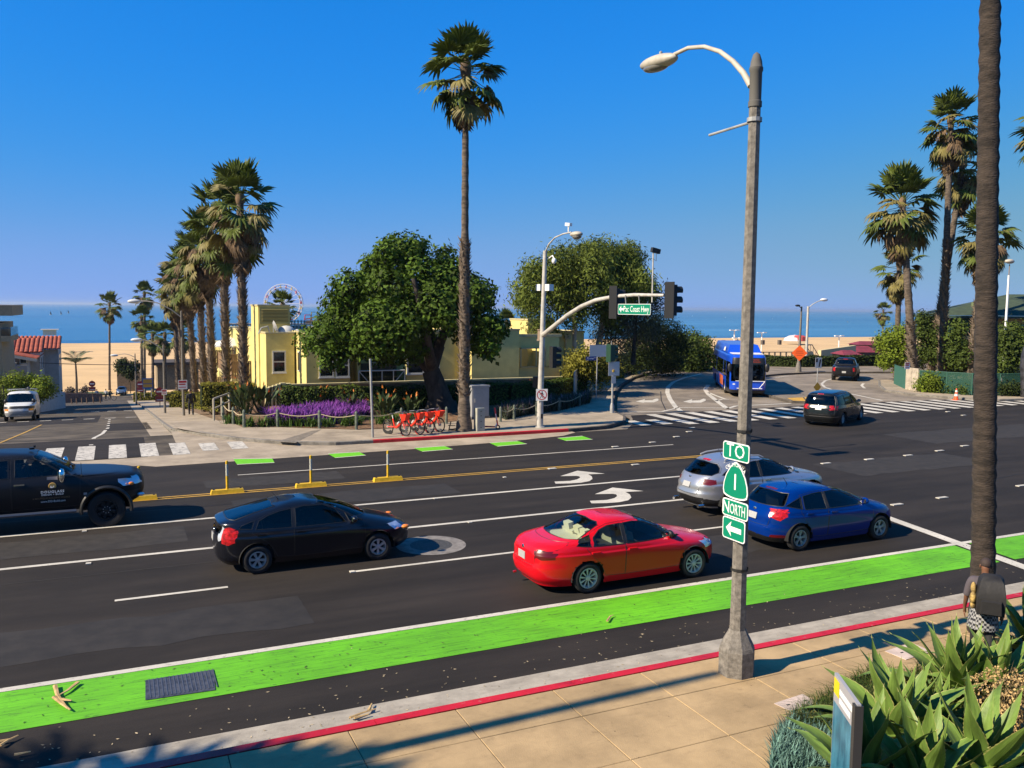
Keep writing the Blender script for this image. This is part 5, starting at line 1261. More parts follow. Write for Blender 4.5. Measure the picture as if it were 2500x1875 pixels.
# ------------------------------------------------------------------ buildings
stucco = mat('yellow_stucco',(.59,.50,.185),.9,var=.08,scale=1.2,bump=.25,bscale=40)
stucco_cap = mat('pale_coping',(.42,.37,.20),.85,var=.12,scale=3)
roof_grey = mat('grey_flat_roof',(.25,.24,.23),.95,var=.25,scale=1)
white_frame = mat('white_window_frame',(.55,.54,.50),.5)
pane_m = mat('dark_pane',(.015,.02,.022),.06,spec=.8)
wood_m = mat('weathered_wood',(.26,.16,.085),.85,var=.35,scale=2,stretch=(3,3,.6))
bld = thing('apartment_building','yellow stucco apartment building with louvred tower behind the garden wall','building',(14,55,0))
def W(name, b, m, par=bld, smooth=None):
    o = obj(name, b, m, par, smooth); o.location = -Vector(par.location); return o
def sect(px0, px1, pyt, y, depth, zb=-4.5, cap=True):
    a, c = onY(px0,pyt,y), onY(px1,pyt,y); b = M(); b.box(a.x,c.x,y,y+depth,zb,a.z); w = W('wall', b, stucco)
    if cap:
        b = M(); z = a.z
        for x0,x1,y0,y1 in ((a.x-.04,c.x+.04,y-.04,y+.18),(a.x-.04,c.x+.04,y+depth-.18,y+depth+.04),(a.x-.04,a.x+.18,y+.18,y+depth-.18),(c.x-.18,c.x+.04,y+.18,y+depth-.18)): b.box(x0,x1,y0,y1,z+.002,z+.10)
        W('coping', b, stucco_cap)
        b = M(); b.flat([(a.x+.18,y+.18),(c.x-.18,y+.18),(c.x-.18,y+depth-.18),(a.x+.18,y+depth-.18)], z+.004); W('roof', b, roof_grey)
    return a, c
def window(px0, px1, py0, py1, y, par=bld, rail=True, mull=0, face='y', frame=None, fw=.09):
    a, c = onY(px0,py0,y), onY(px1,py1,y); x0,x1,z1,z0 = a.x,c.x,a.z,c.z; b = M()
    for r in ((x0-fw,x0,z0-fw,z1+fw),(x1,x1+fw,z0-fw,z1+fw),(x0,x1,z0-fw,z0),(x0,x1,z1,z1+fw)): b.box(r[0],r[1],y-.06,y+.05,r[2],r[3])
    if rail: zm = (z0+z1)/2; b.box(x0,x1,y-.045,y+.04,zm-.04,zm+.04)
    for k in range(mull): xm = x0+(x1-x0)*(k+1)/(mull+1); b.box(xm-.04,xm+.04,y-.05,y+.04,z0,z1)
    f = W('window', b, frame or white_frame, par)
    b = M(); b.box(x0,x1,y-.025,y-.005,z0,z1); p = obj('pane', b, pane_m, f)
    b = M(); b.box(x0-.12,x1+.12,y-.10,y-.002,z0-fw-.07,z0-fw); obj('sill', b, frame or white_frame, f)
    return f
# stair tower with louvre
a, c = sect(630,707,747,58.0,3.2)
la, lc = onY(637,755,58.0), onY(703,786,58.0); b = M()
for r in ((la.x-.12,la.x,lc.z-.12,la.z+.12),(lc.x,lc.x+.12,lc.z-.12,la.z+.12),(la.x,lc.x,lc.z-.12,lc.z),(la.x,lc.x,la.z,la.z+.12)): b.box(r[0],r[1],57.9,57.998,r[2],r[3])
lf = W('louvre', b, mat('louvre_yellow',(.36,.30,.10),.7))
b = M(); b.box(la.x,lc.x,57.985,57.997,lc.z,la.z); obj('louvre_back', b, black_trim, lf)
n = 9; hh = (la.z-lc.z)/n; b = M(); b.cbox((0,0,0),(lc.x-la.x-.01,.10,hh*.42),0,0,-.5); me = mesh_of('slat', b, mat('louvre_yellow',(0,0,0)))
for k in range(n): link('slat', me, lf, ((la.x+lc.x)/2, 57.94, lc.z+hh*(k+.5)))
sect(649,718,815,55.5,7); window(668,695,860,906,55.5)
sect(747,854,815,52.4,10); window(782,812,867,917,52.4); window(822,850,867,917,52.4)
b = M(); xl = onY(747,815,52.4).x; z1, z0 = onY(724,858,54.5).z, onY(724,907,54.5).z; b.box(xl-.05,xl+.05,54.3,54.9,z0,z1); f = W('window', b, white_frame); b = M(); b.box(xl-.056,xl-.03,54.36,54.84,z0+.08,z1-.08); obj('pane', b, pane_m, f)
# recess with balcony
sect(854,992,812,54.9,8,cap=False); sect(872,879,812,52.6,2.3); sect(857,863,812,53.4,1.5,cap=False)
b = M(); a, c = onY(880,887,54.8), onY(978,926,54.8)
for k in range(26):
    x0 = a.x+(c.x-a.x)*k/26; x1 = a.x+(c.x-a.x)*(k+1)/26; dy = .05*(k%2)
    b.add([(x0,54.78-dy,c.z),(x1,54.73+dy-.05,c.z),(x1,54.73+dy-.05,a.z),(x0,54.78-dy,a.z)],[(0,1,2,3)])
W('curtain', b, mat('brown_curtain',(.22,.13,.08),.9))
window(914,952,868,884,54.85,rail=False,mull=1)
a, c = onY(876,906,52.5), onY(988,936,52.5); b = M(); zr, zb = a.z, c.z
b.tube([(a.x,52.5,zr),(c.x,52.5,zr)],.04,6); b.tube([(a.x,52.5,zb+.05),(c.x,52.5,zb+.05)],.03,6)
for k in range(5): x = a.x+(c.x-a.x)*k/4; b.tube([(x,52.5,zb),(x,52.5,zr)],.035,6)
for k in (0,3): x0 = a.x+(c.x-a.x)*k/4; x1 = a.x+(c.x-a.x)*(k+1)/4; b.tube([(x0,52.5,zr if k==0 else zb),(x1,52.5,zb if k==0 else zr)],.03,6)
rl = W('balcony_rail', b, white_frame); b = M(); b.box(a.x,c.x,52.49,52.50,zb,zr); obj('glass_panel', b, glass('rail_glass',(.6,.65,.65)), rl)
b = M(); b.box(a.x,c.x,52.5,54.9,zb-.2,zb-.02); W('balcony_floor', b, stucco_cap)
sect(992,1110,812,52.6,9); window(996,1070,868,908,52.6,mull=1,rail=False)
sect(1110,1152,812,53.0,8); sect(1152,1268,807,51.8,9)
sect(1289,1352,782,54.2,3.0)
# patio with opening, inner wall lit by the sun
a1 = onY(1268,824,52.0); 
def piece(px0,px1,py0,py1,y,d,m=stucco,n='wall'):
    a, c = onY(px0,py0,y), onY(px1,py1,y); b = M(); b.box(a.x,c.x,y,y+d,c.z,a.z); return W(n, b, m)
piece(1268,1366,822,848,52.0,.25); piece(1268,1366,896,960,52.0,.25); piece(1334,1366,848,896,52.0,3.4)
xi = onY(1334,850,52.0).x
piece(1268,1372,816,822,51.95,.4,stucco_cap,'ledge')
a, c = onY(1270,849,51.97), onY(1332,896,51.97); b = M()
for x in (a.x, a.x+(c.x-a.x)*.6, c.x-.06): b.box(x,x+.07,51.9,51.98,c.z,a.z)
b.box(a.x,c.x,51.9,51.98,a.z-.07,a.z); b.box(a.x,c.x,51.9,51.98,c.z,c.z+.06); W('patio_frame', b, stucco_cap)
sect(1366,1426,811,57.0,6); piece(1352,1366,811,940,57.0,3)
b = M(); p = onY(1381,826,56.9); b.tube([(p.x,56.88,-2),(p.x,56.88,p.z)],.06,6); b.cbox((p.x+.1,56.85,p.z+.1),(.5,.25,.3)); W('down_pipe', b, stucco_cap)
# long street side stepping down the hill, with balconies
xs_ = 8.75
for y0,y1,zt in ((61.2,66.5,4.2),(66.5,78,3.9),(78,93,2.1)):
    b = M(); b.box(xs_,24,y0,y1,-8,zt); W('wall', b, stucco); b = M(); b.box(xs_-.05,24,y0+.01,y1-.01,zt+.002,zt+.12); W('coping', b, stucco_cap)
for y0, zz in ((68,1.9),(72.5,1.9),(74,-.9),(80,-.9),(86.5,-.9)):
    b = M(); b.box(xs_-.04,xs_+.01,y0,y0+1.3,zz-1.0,zz+1.0); f = W('window', b, white_frame); b = M(); b.box(xs_-.05,xs_-.02,y0+.12,y0+1.18,zz-.9,zz+.9); obj('pane', b, pane_m, f)
slat_m = mesh_of('slat', M().box(-.02,.02,-.065,.065,0,1.15), wood_m)
slat_e = mesh_of('slat', M().box(-.065,.065,-.02,.02,0,1.15), wood_m)
for y0, ln, zf in ((62.2,3.4,.75),(67.6,3.0,.95),(73.6,3.0,.95),(75.2,3.0,-1.75),(80.4,2.8,-1.75),(85.6,3.0,-1.65)):
    b = M(); b.box(xs_-1.5,xs_-.002,y0,y0+ln,zf-.2,zf); fl = W('balcony', b, stucco_cap)
    b = M(); b.box(xs_-1.53,xs_-1.45,y0,y0+ln,zf+1.16,zf+1.22); b.box(xs_-1.45,xs_,y0,y0+.08,zf+1.16,zf+1.22); obj('handrail', b, wood_m, fl)
    for k in range(int(ln/.15)): link('slat', slat_m, fl, (xs_-1.48, y0+.08+k*.15, zf))
    for k in range(9): link('slat', slat_e, fl, (xs_-1.4+k*.15, y0+.03, zf))
# roof fittings
for px, r in ((699,.62),(725,.35)):
    p = onY(px,815,57.2); b = M(); b.lathe([(r,0),(r*.95,r*.35),(r*.7,r*.65),(r*.35,r*.82),(0,r*.88)],14,(p.x,57.2,p.z)); W('roof_vent', b, mat('roof_vent_white',(.5,.5,.48),.5), smooth=50)
p = onY(668,815,57.0); b = M(); b.lathe([(0,0),(.28,.05),(.42,.16)],14,T=Matrix.Translation((p.x,57.0,p.z+.42))@Matrix.Rotation(1.2,4,'Y')); b.tube([(p.x,57.05,p.z),(p.x,57.05,p.z+.45)],.03,6); W('satellite_dish', b, mat('dish_grey',(.3,.3,.3),.5))
p = onY(650,815,57.4); b = M(); b.tube([(p.x-.5,57.4,p.z),(p.x-.3,57.4,p.z+.38),(p.x+.1,57.4,p.z+.5),(p.x+.25,57.4,p.z)],.05,6); W('roof_pipe', b, mat('dish_grey',(0,0,0)))
for k in range(5):
    p = onY(712+k*8,800,60); b = M(); b.cbox((p.x,60,p.z),(.3,.3,.3)); b.lathe([(.05,0),(.05,.3),(.16,.34),(0,.45)],8,(p.x,60,p.z+.1)); W('roof_vent', b, mat('roof_vent_white',(0,0,0)))
# parasol on the terrace
p = at(562,832,70); um = thing('parasol','white parasol open over the terrace between the palm trunks','parasol',(p.x,p.y,1.0))
b = M(); b.lathe([(0,2.25),(.8,1.98),(1.65,1.62),(1.65,1.50)],8); obj('canopy', b, mat('white_canvas',(.62,.62,.62),.8), um); b = M(); b.tube([(0,0,-.2),(0,0,2.2)],.03,6); obj('pole', b, white_frame, um)
# garden wall with coping
gw = thing('garden_wall','low shaded garden wall with pale coping running below the yellow building','wall',(18,50.6,0))
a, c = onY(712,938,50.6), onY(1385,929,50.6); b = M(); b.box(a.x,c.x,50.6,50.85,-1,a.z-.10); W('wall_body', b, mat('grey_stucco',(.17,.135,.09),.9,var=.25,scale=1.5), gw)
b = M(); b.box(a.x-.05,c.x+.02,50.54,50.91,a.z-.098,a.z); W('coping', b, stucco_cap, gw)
d = onY(1437,921,54.5); b = M(); z = a.z
b.add([(c.x,50.6,-1),(d.x,54.5,-1),(d.x,54.5,z),(c.x,50.6,z),(c.x,50.85,-1),(d.x,54.9,-1),(d.x,54.9,z),(c.x,50.85,z)],[(0,1,2,3),(5,4,7,6),(3,2,6,7),(1,5,6,2)]); W('wall_wing', b, mat('board_concrete',(.36,.29,.19),.9,var=.2,scale=3), gw)
tx = onY(770,950,50.58); b = M(); text_mesh(b, 'SEACASTLE', .42, Matrix.Translation((tx.x,50.588,tx.z)) @ Matrix.Rotation(PI/2,4,'X')) if False else None
for k in range(5):
    q = onY(655+k*9,952-k*3.0,50.0); b = M(); b.box(q.x-.16,q.x+.13,49.9,50.3,-1,q.z+.12); o = W('step_block', b, stucco_cap, gw)
q = onY(698,938,50.3); b = M(); b.box(q.x-.2,q.x+.25,50.0,50.58,-1,q.z+.05); W('end_pier', b, stucco_cap, gw)

# left: red tiled house
rt = mat('red_roof_tile',(.30,.065,.032),.8,var=.25,scale=2); house_w = mat('house_grey_wall',(.40,.38,.35),.9,var=.1,scale=2)
hp = at(122,960,88); hx, hy = hp.x-1.9, hp.y
hs = thing('tiled_house','grey house with red clay tile roofs on the left side of the street','house',(hx,hy,0))
def H(name, b, m, smooth=None, par=None): return obj(name, b, m, par or hs, smooth)
hzf = lambda py, D=88: HC-(py-742)/2100*D
zt = hzf(872); zr = hzf(817,98)
b = M(); b.box(-9,0,0,16,-9,zt-.4); b.add([(-9,0,zt-.4),(0,0,zt-.4),(-9,0,zr-.3)],[(0,1,2)]); H('wall', b, house_w)
def tiled(name, p00, p10, p01, n, rad=.13, m=rt):
    """barrel tiles: rows of half round ridges from p00..p10 (ridge) running down to the eave along p01-p00"""
    p00,p10,p01 = map(Vector,(p00,p10,p01)); d = (p10-p00)/n; dn = p01-p00; nn = d.cross(dn).normalized(); nn = nn if nn.z > 0 else -nn
    b = M(); b.add([p00,p10,p10+dn,p01],[(0,1,2,3)]); base = H(name, b, m)
    bb = M(); k = 5; vs = []
    for s_ in (0,1):
        for i in range(k+1): a = PI*i/k; vs.append(d*(.5-.45*math.cos(a))+nn*(math.sin(a)*rad)+dn*s_)
    bb.add(vs,[(i,i+1,k+1+i+1,k+1+i) for i in range(k)]+[tuple(range(k+1,2*k+2))]); me = mesh_of('tile_row', bb, m, 60)
    for i in range(n): link('tile_row', me, base, p00+d*i)
    return base
tiled('roof', (-9.3,-.6,zr), (-9.3,16.4,zr), (.9,-.6,zt-.15), 38)
b = M(); b.bar((-9.3,-.62,zr-.16),(.9,-.62,zt-.33),.06,.28); H('fascia', b, white_frame)
rz1 = hzf(835,92)
tiled('roof', (-6.2,6.2,rz1+.25), (1.2,6.2,rz1+.25), (-6.2,2.9,rz1-1.05), 17)
tiled('roof', (-4.5,11.5,rz1+.30), (2.6,11.5,rz1+.30), (-4.5,8.2,rz1-.95), 17)
b = M(); b.box(.0,.9,3.0,9.0,-9,rz1-1.1); b.add([(.9,3.0,rz1-1.1),(.9,9.0,rz1-1.1),(.9,6.2,rz1+.15)],[(0,1,2)]); b.box(.0,2.3,9.0,15.0,-9,rz1-1.1); b.add([(2.3,8.4,rz1-1.1),(2.3,15,rz1-1.1),(2.3,11.5,rz1+.2)],[(0,1,2)]); H('gable_wing', b, house_w)
b = M(); b.box(-.9,.02,-.9,-.02,hzf(950),hzf(890)); b.box(-2.0,-.9,-.9,-.02,hzf(950),hzf(884)); H('bay', b, mat('house_pale_wall',(.36,.35,.34),.9))
b = M(); b.box(-8.2,-2.2,-1.3,-.02,hzf(915),hzf(900)); H('balcony_screen', b, mat('navy_canvas',(.012,.012,.022),.8)); b = M(); b.box(-8.0,-2.4,-1.2,-.02,hzf(899),hzf(884)); H('balcony_front', b, wood_m)
for x0,x1,z0,z1,yy in ((-5.6,-3.8,hzf(884)+.1,hzf(878),-.02),(-6.9,-5.9,hzf(884)+.1,hzf(878),-.02),(-1.8,-1.1,hzf(884),hzf(873),-.92),(-.6,-.1,hzf(886),hzf(870),-.3)):
    b = M(); b.box(x0-.08,x1+.08,yy-.06,yy,z0-.08,z1+.08); f = H('window', b, white_frame); b = M(); b.box(x0,x1,yy-.07,yy-.03,z0,z1); obj('pane', b, pane_m, f)
for y0 in (4,6.5,10,12.5):
    b = M(); x = .9 if y0 < 9 else 2.3; b.box(x,x+.04,y0,y0+1.0,-1.3,.2); f = H('window', b, white_frame); b = M(); b.box(x+.01,x+.05,y0+.1,y0+.9,-1.2,.1); obj('pane', b, pane_m, f)
b = M(); b.box(-6.3,-5.7,9,9.6,zr-1.5,zr+.5); H('chimney', b, mat('brick_red',(.22,.08,.05),.9)); b = M(); b.tube([(-7.6,5,zr-1),(-7.6,5,zr+.05)],.15,8); H('flue', b, white_frame)
# left edge building
le = at(0,900,74); lb_ = thing('beige_building','beige flat roofed building cut off by the left edge with glass balcony','building',(le.x,le.y,0)); beige = mat('beige_render',(.26,.225,.15),.9,var=.1)
z = lambda py: HC-(py-741)/2100*74
b = M(); b.box(-8,.2,0,10,-8,z(790)); obj('wall', b, beige, lb_); b = M(); b.box(-8,1.15,-.6,9,z(772),z(747)); obj('roof_slab', b, beige, lb_); b = M(); b.box(-8,1.2,-.65,9.1,z(747)+.002,z(745)); obj('coping', b, white_frame, lb_)
b = M(); b.box(.2,.95,-.3,6,z(835),z(821)); obj('balcony', b, beige, lb_); b = M(); b.box(.93,.95,-.3,6,z(821)+.002,z(800)); b.box(.2,.93,-.3,-.28,z(821)+.002,z(800)); obj('glass_panel', b, glass('rail_glass',(1,1,1)), lb_)
for k in range(3): b = M(); b.box(-.5,.1,-.05,0,z(915)+k*0,z(880)); 
b = M(); b.box(-.6,0,-.06,-.002,z(915),z(880)); f = obj('window', b, white_frame, lb_); b = M(); b.box(-.5,-.1,-.08,-.04,z(912),z(883)); obj('pane', b, pane_m, f)
b = M(); b.box(-.6,.1,-.06,-.002,z(800),z(776)); f = obj('window', b, white_frame, lb_); b = M(); b.box(-.5,0,-.08,-.04,z(798),z(778)); obj('pane', b, pane_m, f)
# white retaining wall beside the parked van
def sloped_wall(name, label, pts, m, th=.25, cat='wall'):
    b = M()
    t = tag(link(name, None) if False else thing(name, label, cat, (pts[0][0],pts[0][1],0)))
    o = Vector((pts[0][0],pts[0][1],0))
    for (x0,y0,zb0,zt0),(x1,y1,zb1,zt1) in zip(pts,pts[1:]):
        d = Vector((x1-x0,y1-y0,0)).normalized(); q = Vector((-d.y,d.x,0))*th; b = M()
        V = [(x0,y0,zb0),(x1,y1,zb1),(x1,y1,zt1),(x0,y0,zt0)]; V = [Vector(v)-o for v in V]
        b.add(V+[v+q for v in V],[(0,1,2,3),(5,4,7,6),(3,2,6,7),(0,3,7,4),(1,5,6,2)]); obj('wall_panel', b, m, t)
    return t
A_ = at(70,1005,74); B_ = at(110,1003,82); C_ = at(160,985,94); hA,hB,hC = hz(A_.x,A_.y),hz(B_.x,B_.y),hz(C_.x,C_.y)
sloped_wall('retaining_wall','pale grey stepped retaining wall behind the white van',[(A_.x,A_.y,hA-1,hA+1.5),(B_.x,B_.y,hB-1,hB+1.5),(C_.x,C_.y,hC-1,hC+1.75)],mat('pale_wall',(.36,.37,.38),.9,var=.15))
b = M(); b.flat([(A_.x-9,A_.y-6),(A_.x,A_.y),(C_.x,C_.y),(C_.x-12,C_.y+10)], -4.2)
# planter wall at the street end
A_ = at(150,962,122); B_ = at(250,962,126); h0 = hz(B_.x,B_.y)
sloped_wall('planter_wall','low brick planter wall at the end of the side street',[(A_.x,A_.y,h0-1.5,h0+1.6),(B_.x,B_.y,h0-1.5,h0+1.2)],mat('brown_brick',(.20,.11,.08),.9,var=.3,scale=6))
# low beach building and lawn beyond the street
lw = at(520,950,150)
pk_ = thing('park_building','low tan beach building with a dark roof behind the palm trunks','building',(0,0,0)); 
A_ = at(385,935,150); B_ = at(520,935,150); b = M(); zz = HC-(940-744)/2100*150; b.box(A_.x,B_.x,A_.y,A_.y+8,zz-1,zz+3.4); obj('wall', b, mat('tan_wall',(.20,.15,.085),.9,var=.2), pk_); b = M(); b.box(A_.x-.6,B_.x+.6,A_.y-.8,A_.y+9,zz+3.402,zz+3.9); obj('roof', b, mat('dark_roof',(.06,.045,.035),.9), pk_)
A_ = at(286,930,165); bw_ = tag(obj('beach_hut', M().box(A_.x,A_.x+4.5,A_.y,A_.y+5,-13,-7.2), mat('tan_wall',(0,0,0))),'small tan hut beside the slate car at the street foot','hut')
b = M(); p0 = at(160,945,158); b.flat([(p0.x-1,p0.y-3),(p0.x+7,p0.y-4),(p0.x+8,p0.y+1),(p0.x,p0.y+2)], hz(p0.x,p0.y)+.25); struct('lawn', b, mat('beach_lawn',(.05,.075,.018),.95,var=.3,scale=1,geo=True))

# right: green roofed house
gh = thing('green_roof_house','beige house with wide green hip roof behind the right palms','house',(0,0,0))
green_roof = mat('green_shingle',(.035,.055,.03),.9,var=.2,scale=2,bump=.4,bscale=12)
D1 = 74; e0 = at(2258,769,D1); wl0 = at(2346,900,D1+1.5); d = Vector((.70,-.71,0)).normalized(); q = Vector((.71,.70,0)).normalized()
ez = e0.z; E0 = Vector((e0.x,e0.y,ez)); E1 = E0+d*22; E2 = E1+q*13; E3 = E0+q*13
rz_ = HC+(757-715)/2100*80; R0 = E0+q*6.5+d*7.2; R1 = E1+q*6.5-d*3; R0.z = R1.z = rz_
b = M(); b.add([E0,E1,E2,E3,R0,R1],[(0,1,5,4),(1,2,5),(2,3,4,5),(3,0,4)]); obj('roof', b, green_roof, gh)
b = M(); b.bar(E0-Vector((0,0,.12)),E1-Vector((0,0,.12)),.12,.2); b.bar(E3-Vector((0,0,.12)),E0-Vector((0,0,.12)),.12,.2); obj('fascia', b, mat('green_trim',(.02,.05,.04),.6), gh)
w0 = E0+d*3.4+q*1.0; wz = ez-.15; ang = math.atan2(d.y,d.x); T = Matrix.Translation((w0.x,w0.y,0))@Matrix.Rotation(ang,4,'Z')
b = M(); b.box(0,17,0,10,-1,wz,0,T); obj('wall', b, mat('house_beige',(.34,.27,.14),.9,var=.15), gh)
b = M(); b.box(-3.0,.6,-.3,3,ez-1.5,ez-.25,0,T); obj('awning', b, mat('green_awning',(.012,.06,.045),.7), gh)
b = M(); b.box(3.6,5.6,-.08,-.002,wz-2.0,wz-.6,0,T); f = obj('window', b, mat('teal_frame',(.05,.22,.22),.5), gh); b = M(); b.box(3.7,4.55,-.10,-.05,wz-1.9,wz-.7,0,T); b.box(4.65,5.5,-.10,-.05,wz-1.9,wz-.7,0,T); obj('pane', b, pane_m, f)
b = M(); pv = E0.lerp(R0,.45)+d*.6; b.cbox((pv.x+.4,pv.y-.3,pv.z+.1),(.8,.5,.35)); obj('roof_vent', b, mat('vent_green',(.12,.15,.07),.7), gh)
b = M(); pv = E0.lerp(R0,.75)+d*10; b.cbox((pv.x,pv.y-.3,pv.z+.1),(1.2,.5,.35)); obj('roof_vent', b, mat('vent_green',(0,0,0)), gh)

# maroon roofed beach buildings, boardwalk and stair beyond the hedge
maroon = mat('maroon_roof',(.17,.022,.032),.7,var=.2,scale=.6); beachwall = mat('beach_wall',(.50,.41,.22),.9)
def bbld(label, px0, px1, pyr, pye, pyb, D, rm=maroon, depth=8):
    a, c = at(px0,pye,D), at(px1,pye,D); zb = at(px0,pyb,D).z; zr2 = at((px0+px1)/2,pyr,D).z; t = thing('beach_building', label, 'building', (a.x,a.y,zb)); Lx = (c-a); Lx.z = 0; L0 = Lx.length; an = math.atan2(Lx.y,Lx.x); t.rotation_euler = (0,0,an); h = a.z-zb
    b = M(); b.box(.4,L0-.4,.5,depth,-3,h); obj('wall', b, mat('dark_beach_wall',(.07,.04,.035),.9), t)
    b = M(); b.add([(0,0,h),(L0,0,h),(L0,depth+.5,h),(0,depth+.5,h),(L0*.25,depth*.5,h+zr2-a.z),(L0*.75,depth*.5,h+zr2-a.z)],[(0,1,5,4),(1,2,5),(2,3,4,5),(3,0,4)]); obj('roof', b, rm, t)
    return t
bbld('low maroon roofed pavilion nearest the hedge',2060,2108,857,867,885,190)
bbld('larger maroon roof behind the pavilion',2085,2150,846,860,880,215)
bbld('farthest maroon roof at the edge of the sand',2095,2160,834,842,856,260)
A_ = at(2005,852,200); b = M(); c = at(2090,846,205); dd = c-A_; dd.z=0; L0 = dd.length
t = thing('ramp_wall','long pale wall sloping up to the maroon roofs','wall',A_,math.atan2(dd.y,dd.x)); b.add([(0,0,-2.4),(L0,0,-2.0),(L0,0,.7),(0,0,-.3),(0,1,-2.4),(L0,1,-2.0),(L0,1,.7),(0,1,-.3)],[(0,1,2,3),(5,4,7,6),(3,2,6,7),(0,3,7,4)]); obj('wall_body', b, beachwall, t)
A_ = at(1850,858,150); c = at(1965,856,152); dd = c-A_; dd.z = 0; L0 = dd.length; t = thing('boardwalk','raised boardwalk with post and rail balustrade beyond the hedge','boardwalk',(A_.x,A_.y,A_.z-2.4),math.atan2(dd.y,dd.x)); grey_wood = mat('grey_wood',(.10,.085,.07),.9)
b = M(); b.box(0,L0,0,3,-1.6,-.2); obj('deck', b, beachwall, t); me = mesh_of('post', M().box(-.1,.1,-.1,.1,-.2,2.2), grey_wood); me2 = mesh_of('baluster', M().box(-.03,.03,-.03,.03,0,1.4), mat('pale_rail',(.4,.4,.38),.6))
for k in range(int(L0/1.1)+1): link('post', me, t, (k*1.1,0,0))
for k in range(int(L0/.55)): link('baluster', me2, t, (.3+k*.55,.4,-.2))
b = M(); b.box(0,L0,-.08,.08,2.2,2.34); b.box(0,L0,-.05,.05,1.2,1.32); obj('handrail', b, grey_wood, t)
A_ = at(1965,860,148); t = thing('beach_stair','stair with dark handrails dropping to the beach behind the hedge','stair',(A_.x,A_.y,A_.z),R(24))
b = M(); b.add([(0,0,.1),(3.2,0,.1),(6.5,0,-2.4),(5.2,0,-2.4),(2.6,0,-.8),(0,0,-.8),(0,1.2,.1),(3.2,1.2,.1),(6.5,1.2,-2.4)],[(0,5,4,3,2,1),(0,1,7,6),(1,2,8,7)]); obj('stringer', b, beachwall, t)
b = M(); b.tube([(0,0,1.2),(3,0,1.2),(6.8,0,-1.2)],.07,6); b.tube([(0,1.2,1.2),(3,1.2,1.2),(6.8,1.2,-1.2)],.07,6)
for k in range(6): x = k*1.2; zt_ = 1.2-max(0,x-3)*.63; b.tube([(x,0,zt_-1.2),(x,0,zt_)],.05,5)
obj('handrail', b, grey_wood, t)
# beach trucks/boards: long dark parking strip
A_ = at(2000,845,230); c = at(2110,838,235); b = M(); b.flat([A_.xy,c.xy,(c.x+2,c.y+8),(A_.x+2,A_.y+8)], hz(A_.x,A_.y)+.2); struct('beach_path', b, mat('grey_path',(.12,.115,.12),.9))
# lifeguard stations
def tower(px, py, D, label):
    p = at(px,py,D); t = thing('lifeguard_tower', label, 'lifeguard tower', p); b = M(); b.box(-2.2,2.2,-1.8,1.8,1.6,3.6); obj('cabin', b, mat('tower_blue',(.18,.3,.36),.7), t); b = M(); b.box(-3,3,-2.4,2.4,3.602,3.85); obj('roof', b, white_frame, t); b = M()
    for x in (-1.8,1.8): b.box(x-.1,x+.1,-1.5,-1.3,-.5,1.6)
    obj('leg', b, white_frame, t)
tower(122,828,330,'white roofed lifeguard station over the red tile roof')
p = at(1940,832,470); t = thing('restaurant_boat','white and red canopied kiosk at the water edge by the lamp posts','kiosk',p); b = M(); b.lathe([(6,0),(5.4,1.6),(3,2.8),(0,3.3)],12); obj('roof', b, mat('kiosk_white',(.55,.5,.5),.6), t); b = M(); b.lathe([(3.6,0),(3.6,2.3),(2.2,3.1)],10,(.5,-3,0)); obj('awning', b, mat('kiosk_red',(.45,.06,.05),.6), t)
for px,lb in ((1766,'dark bin on the sand above the bus roof'),(1800,'dark bin on the sand just left of the near lamp post'),(1862,'dark bin on the sand right of the near lamp post'),(1903,'rightmost dark bin on the open sand')): p = at(px,838,300); tag(obj('beach_bin', M().cbox((p.x,p.y,p.z+.3),(1.0,1.0,1.6)), grey_wood),lb,'bin','bins on the open sand')

# ------------------------------------------------------------------ pier and wheel
pc = at(692,741,600); pier = thing('pier','long pier deck under the ferris wheel far out','pier',(pc.x,pc.y,SEA)); 
b = M(); b.box(-40,75,-9,9,6.5,7.4); obj('deck', b, mat('pier_deck',(.25,.2,.17),.9), pier); me = mesh_of('pile', M().lathe([(.5,-2),(.5,6.5)],6), mat('pier_deck',(0,0,0)))
for k in range(24):
    for y in (-8,8): link('pile', me, pier, (-38+k*5,y,0))
fw = thing('ferris_wheel','white ferris wheel rising above the pier and the yellow tower','ferris wheel',(pc.x,pc.y,SEA+7.4),R(-24.8))
hub = pc.z-(SEA+7.4); RW = 13.4; rim_c = mat('wheel_white',(.62,.60,.62),.5); b = M()
for r_ in (RW, RW*.86):
    b.tube([(r_*math.cos(2*PI*i/40), -.9, hub+r_*math.sin(2*PI*i/40)) for i in range(41)], .22, 5, cap=False); b.tube([(r_*math.cos(2*PI*i/40), .9, hub+r_*math.sin(2*PI*i/40)) for i in range(41)], .22, 5, cap=False)
obj('wheel_rim', b, rim_c, fw); me = mesh_of('spoke', M().tube([(0,0,0),(RW,0,0)],.14,4), rim_c)
for k in range(20): o = link('spoke', me, fw, (0,0,hub)); o.rotation_euler = (0,k*PI/10,0)
cols_ = [mat('gondola_red',(.5,.03,.03),.5),mat('gondola_yellow',(.6,.4,.04),.5)]; gme = [mesh_of('gondola', M().lathe([(.3,-2.0),(.8,-1.8),(.8,-1.1),(.2,-.2),(.8,0),(0,.3)],8), c) for c in cols_]
for k in range(20): a = k*PI/10+.15; link('gondola', gme[k%2], fw, (RW*.93*math.cos(a),0,hub+RW*.93*math.sin(a)))
b = M()
for y in (-3,3): b.tube([(-6,y,0),(0,y*.3,hub),(6,y,0)],.35,5)
obj('support', b, rim_c, fw)
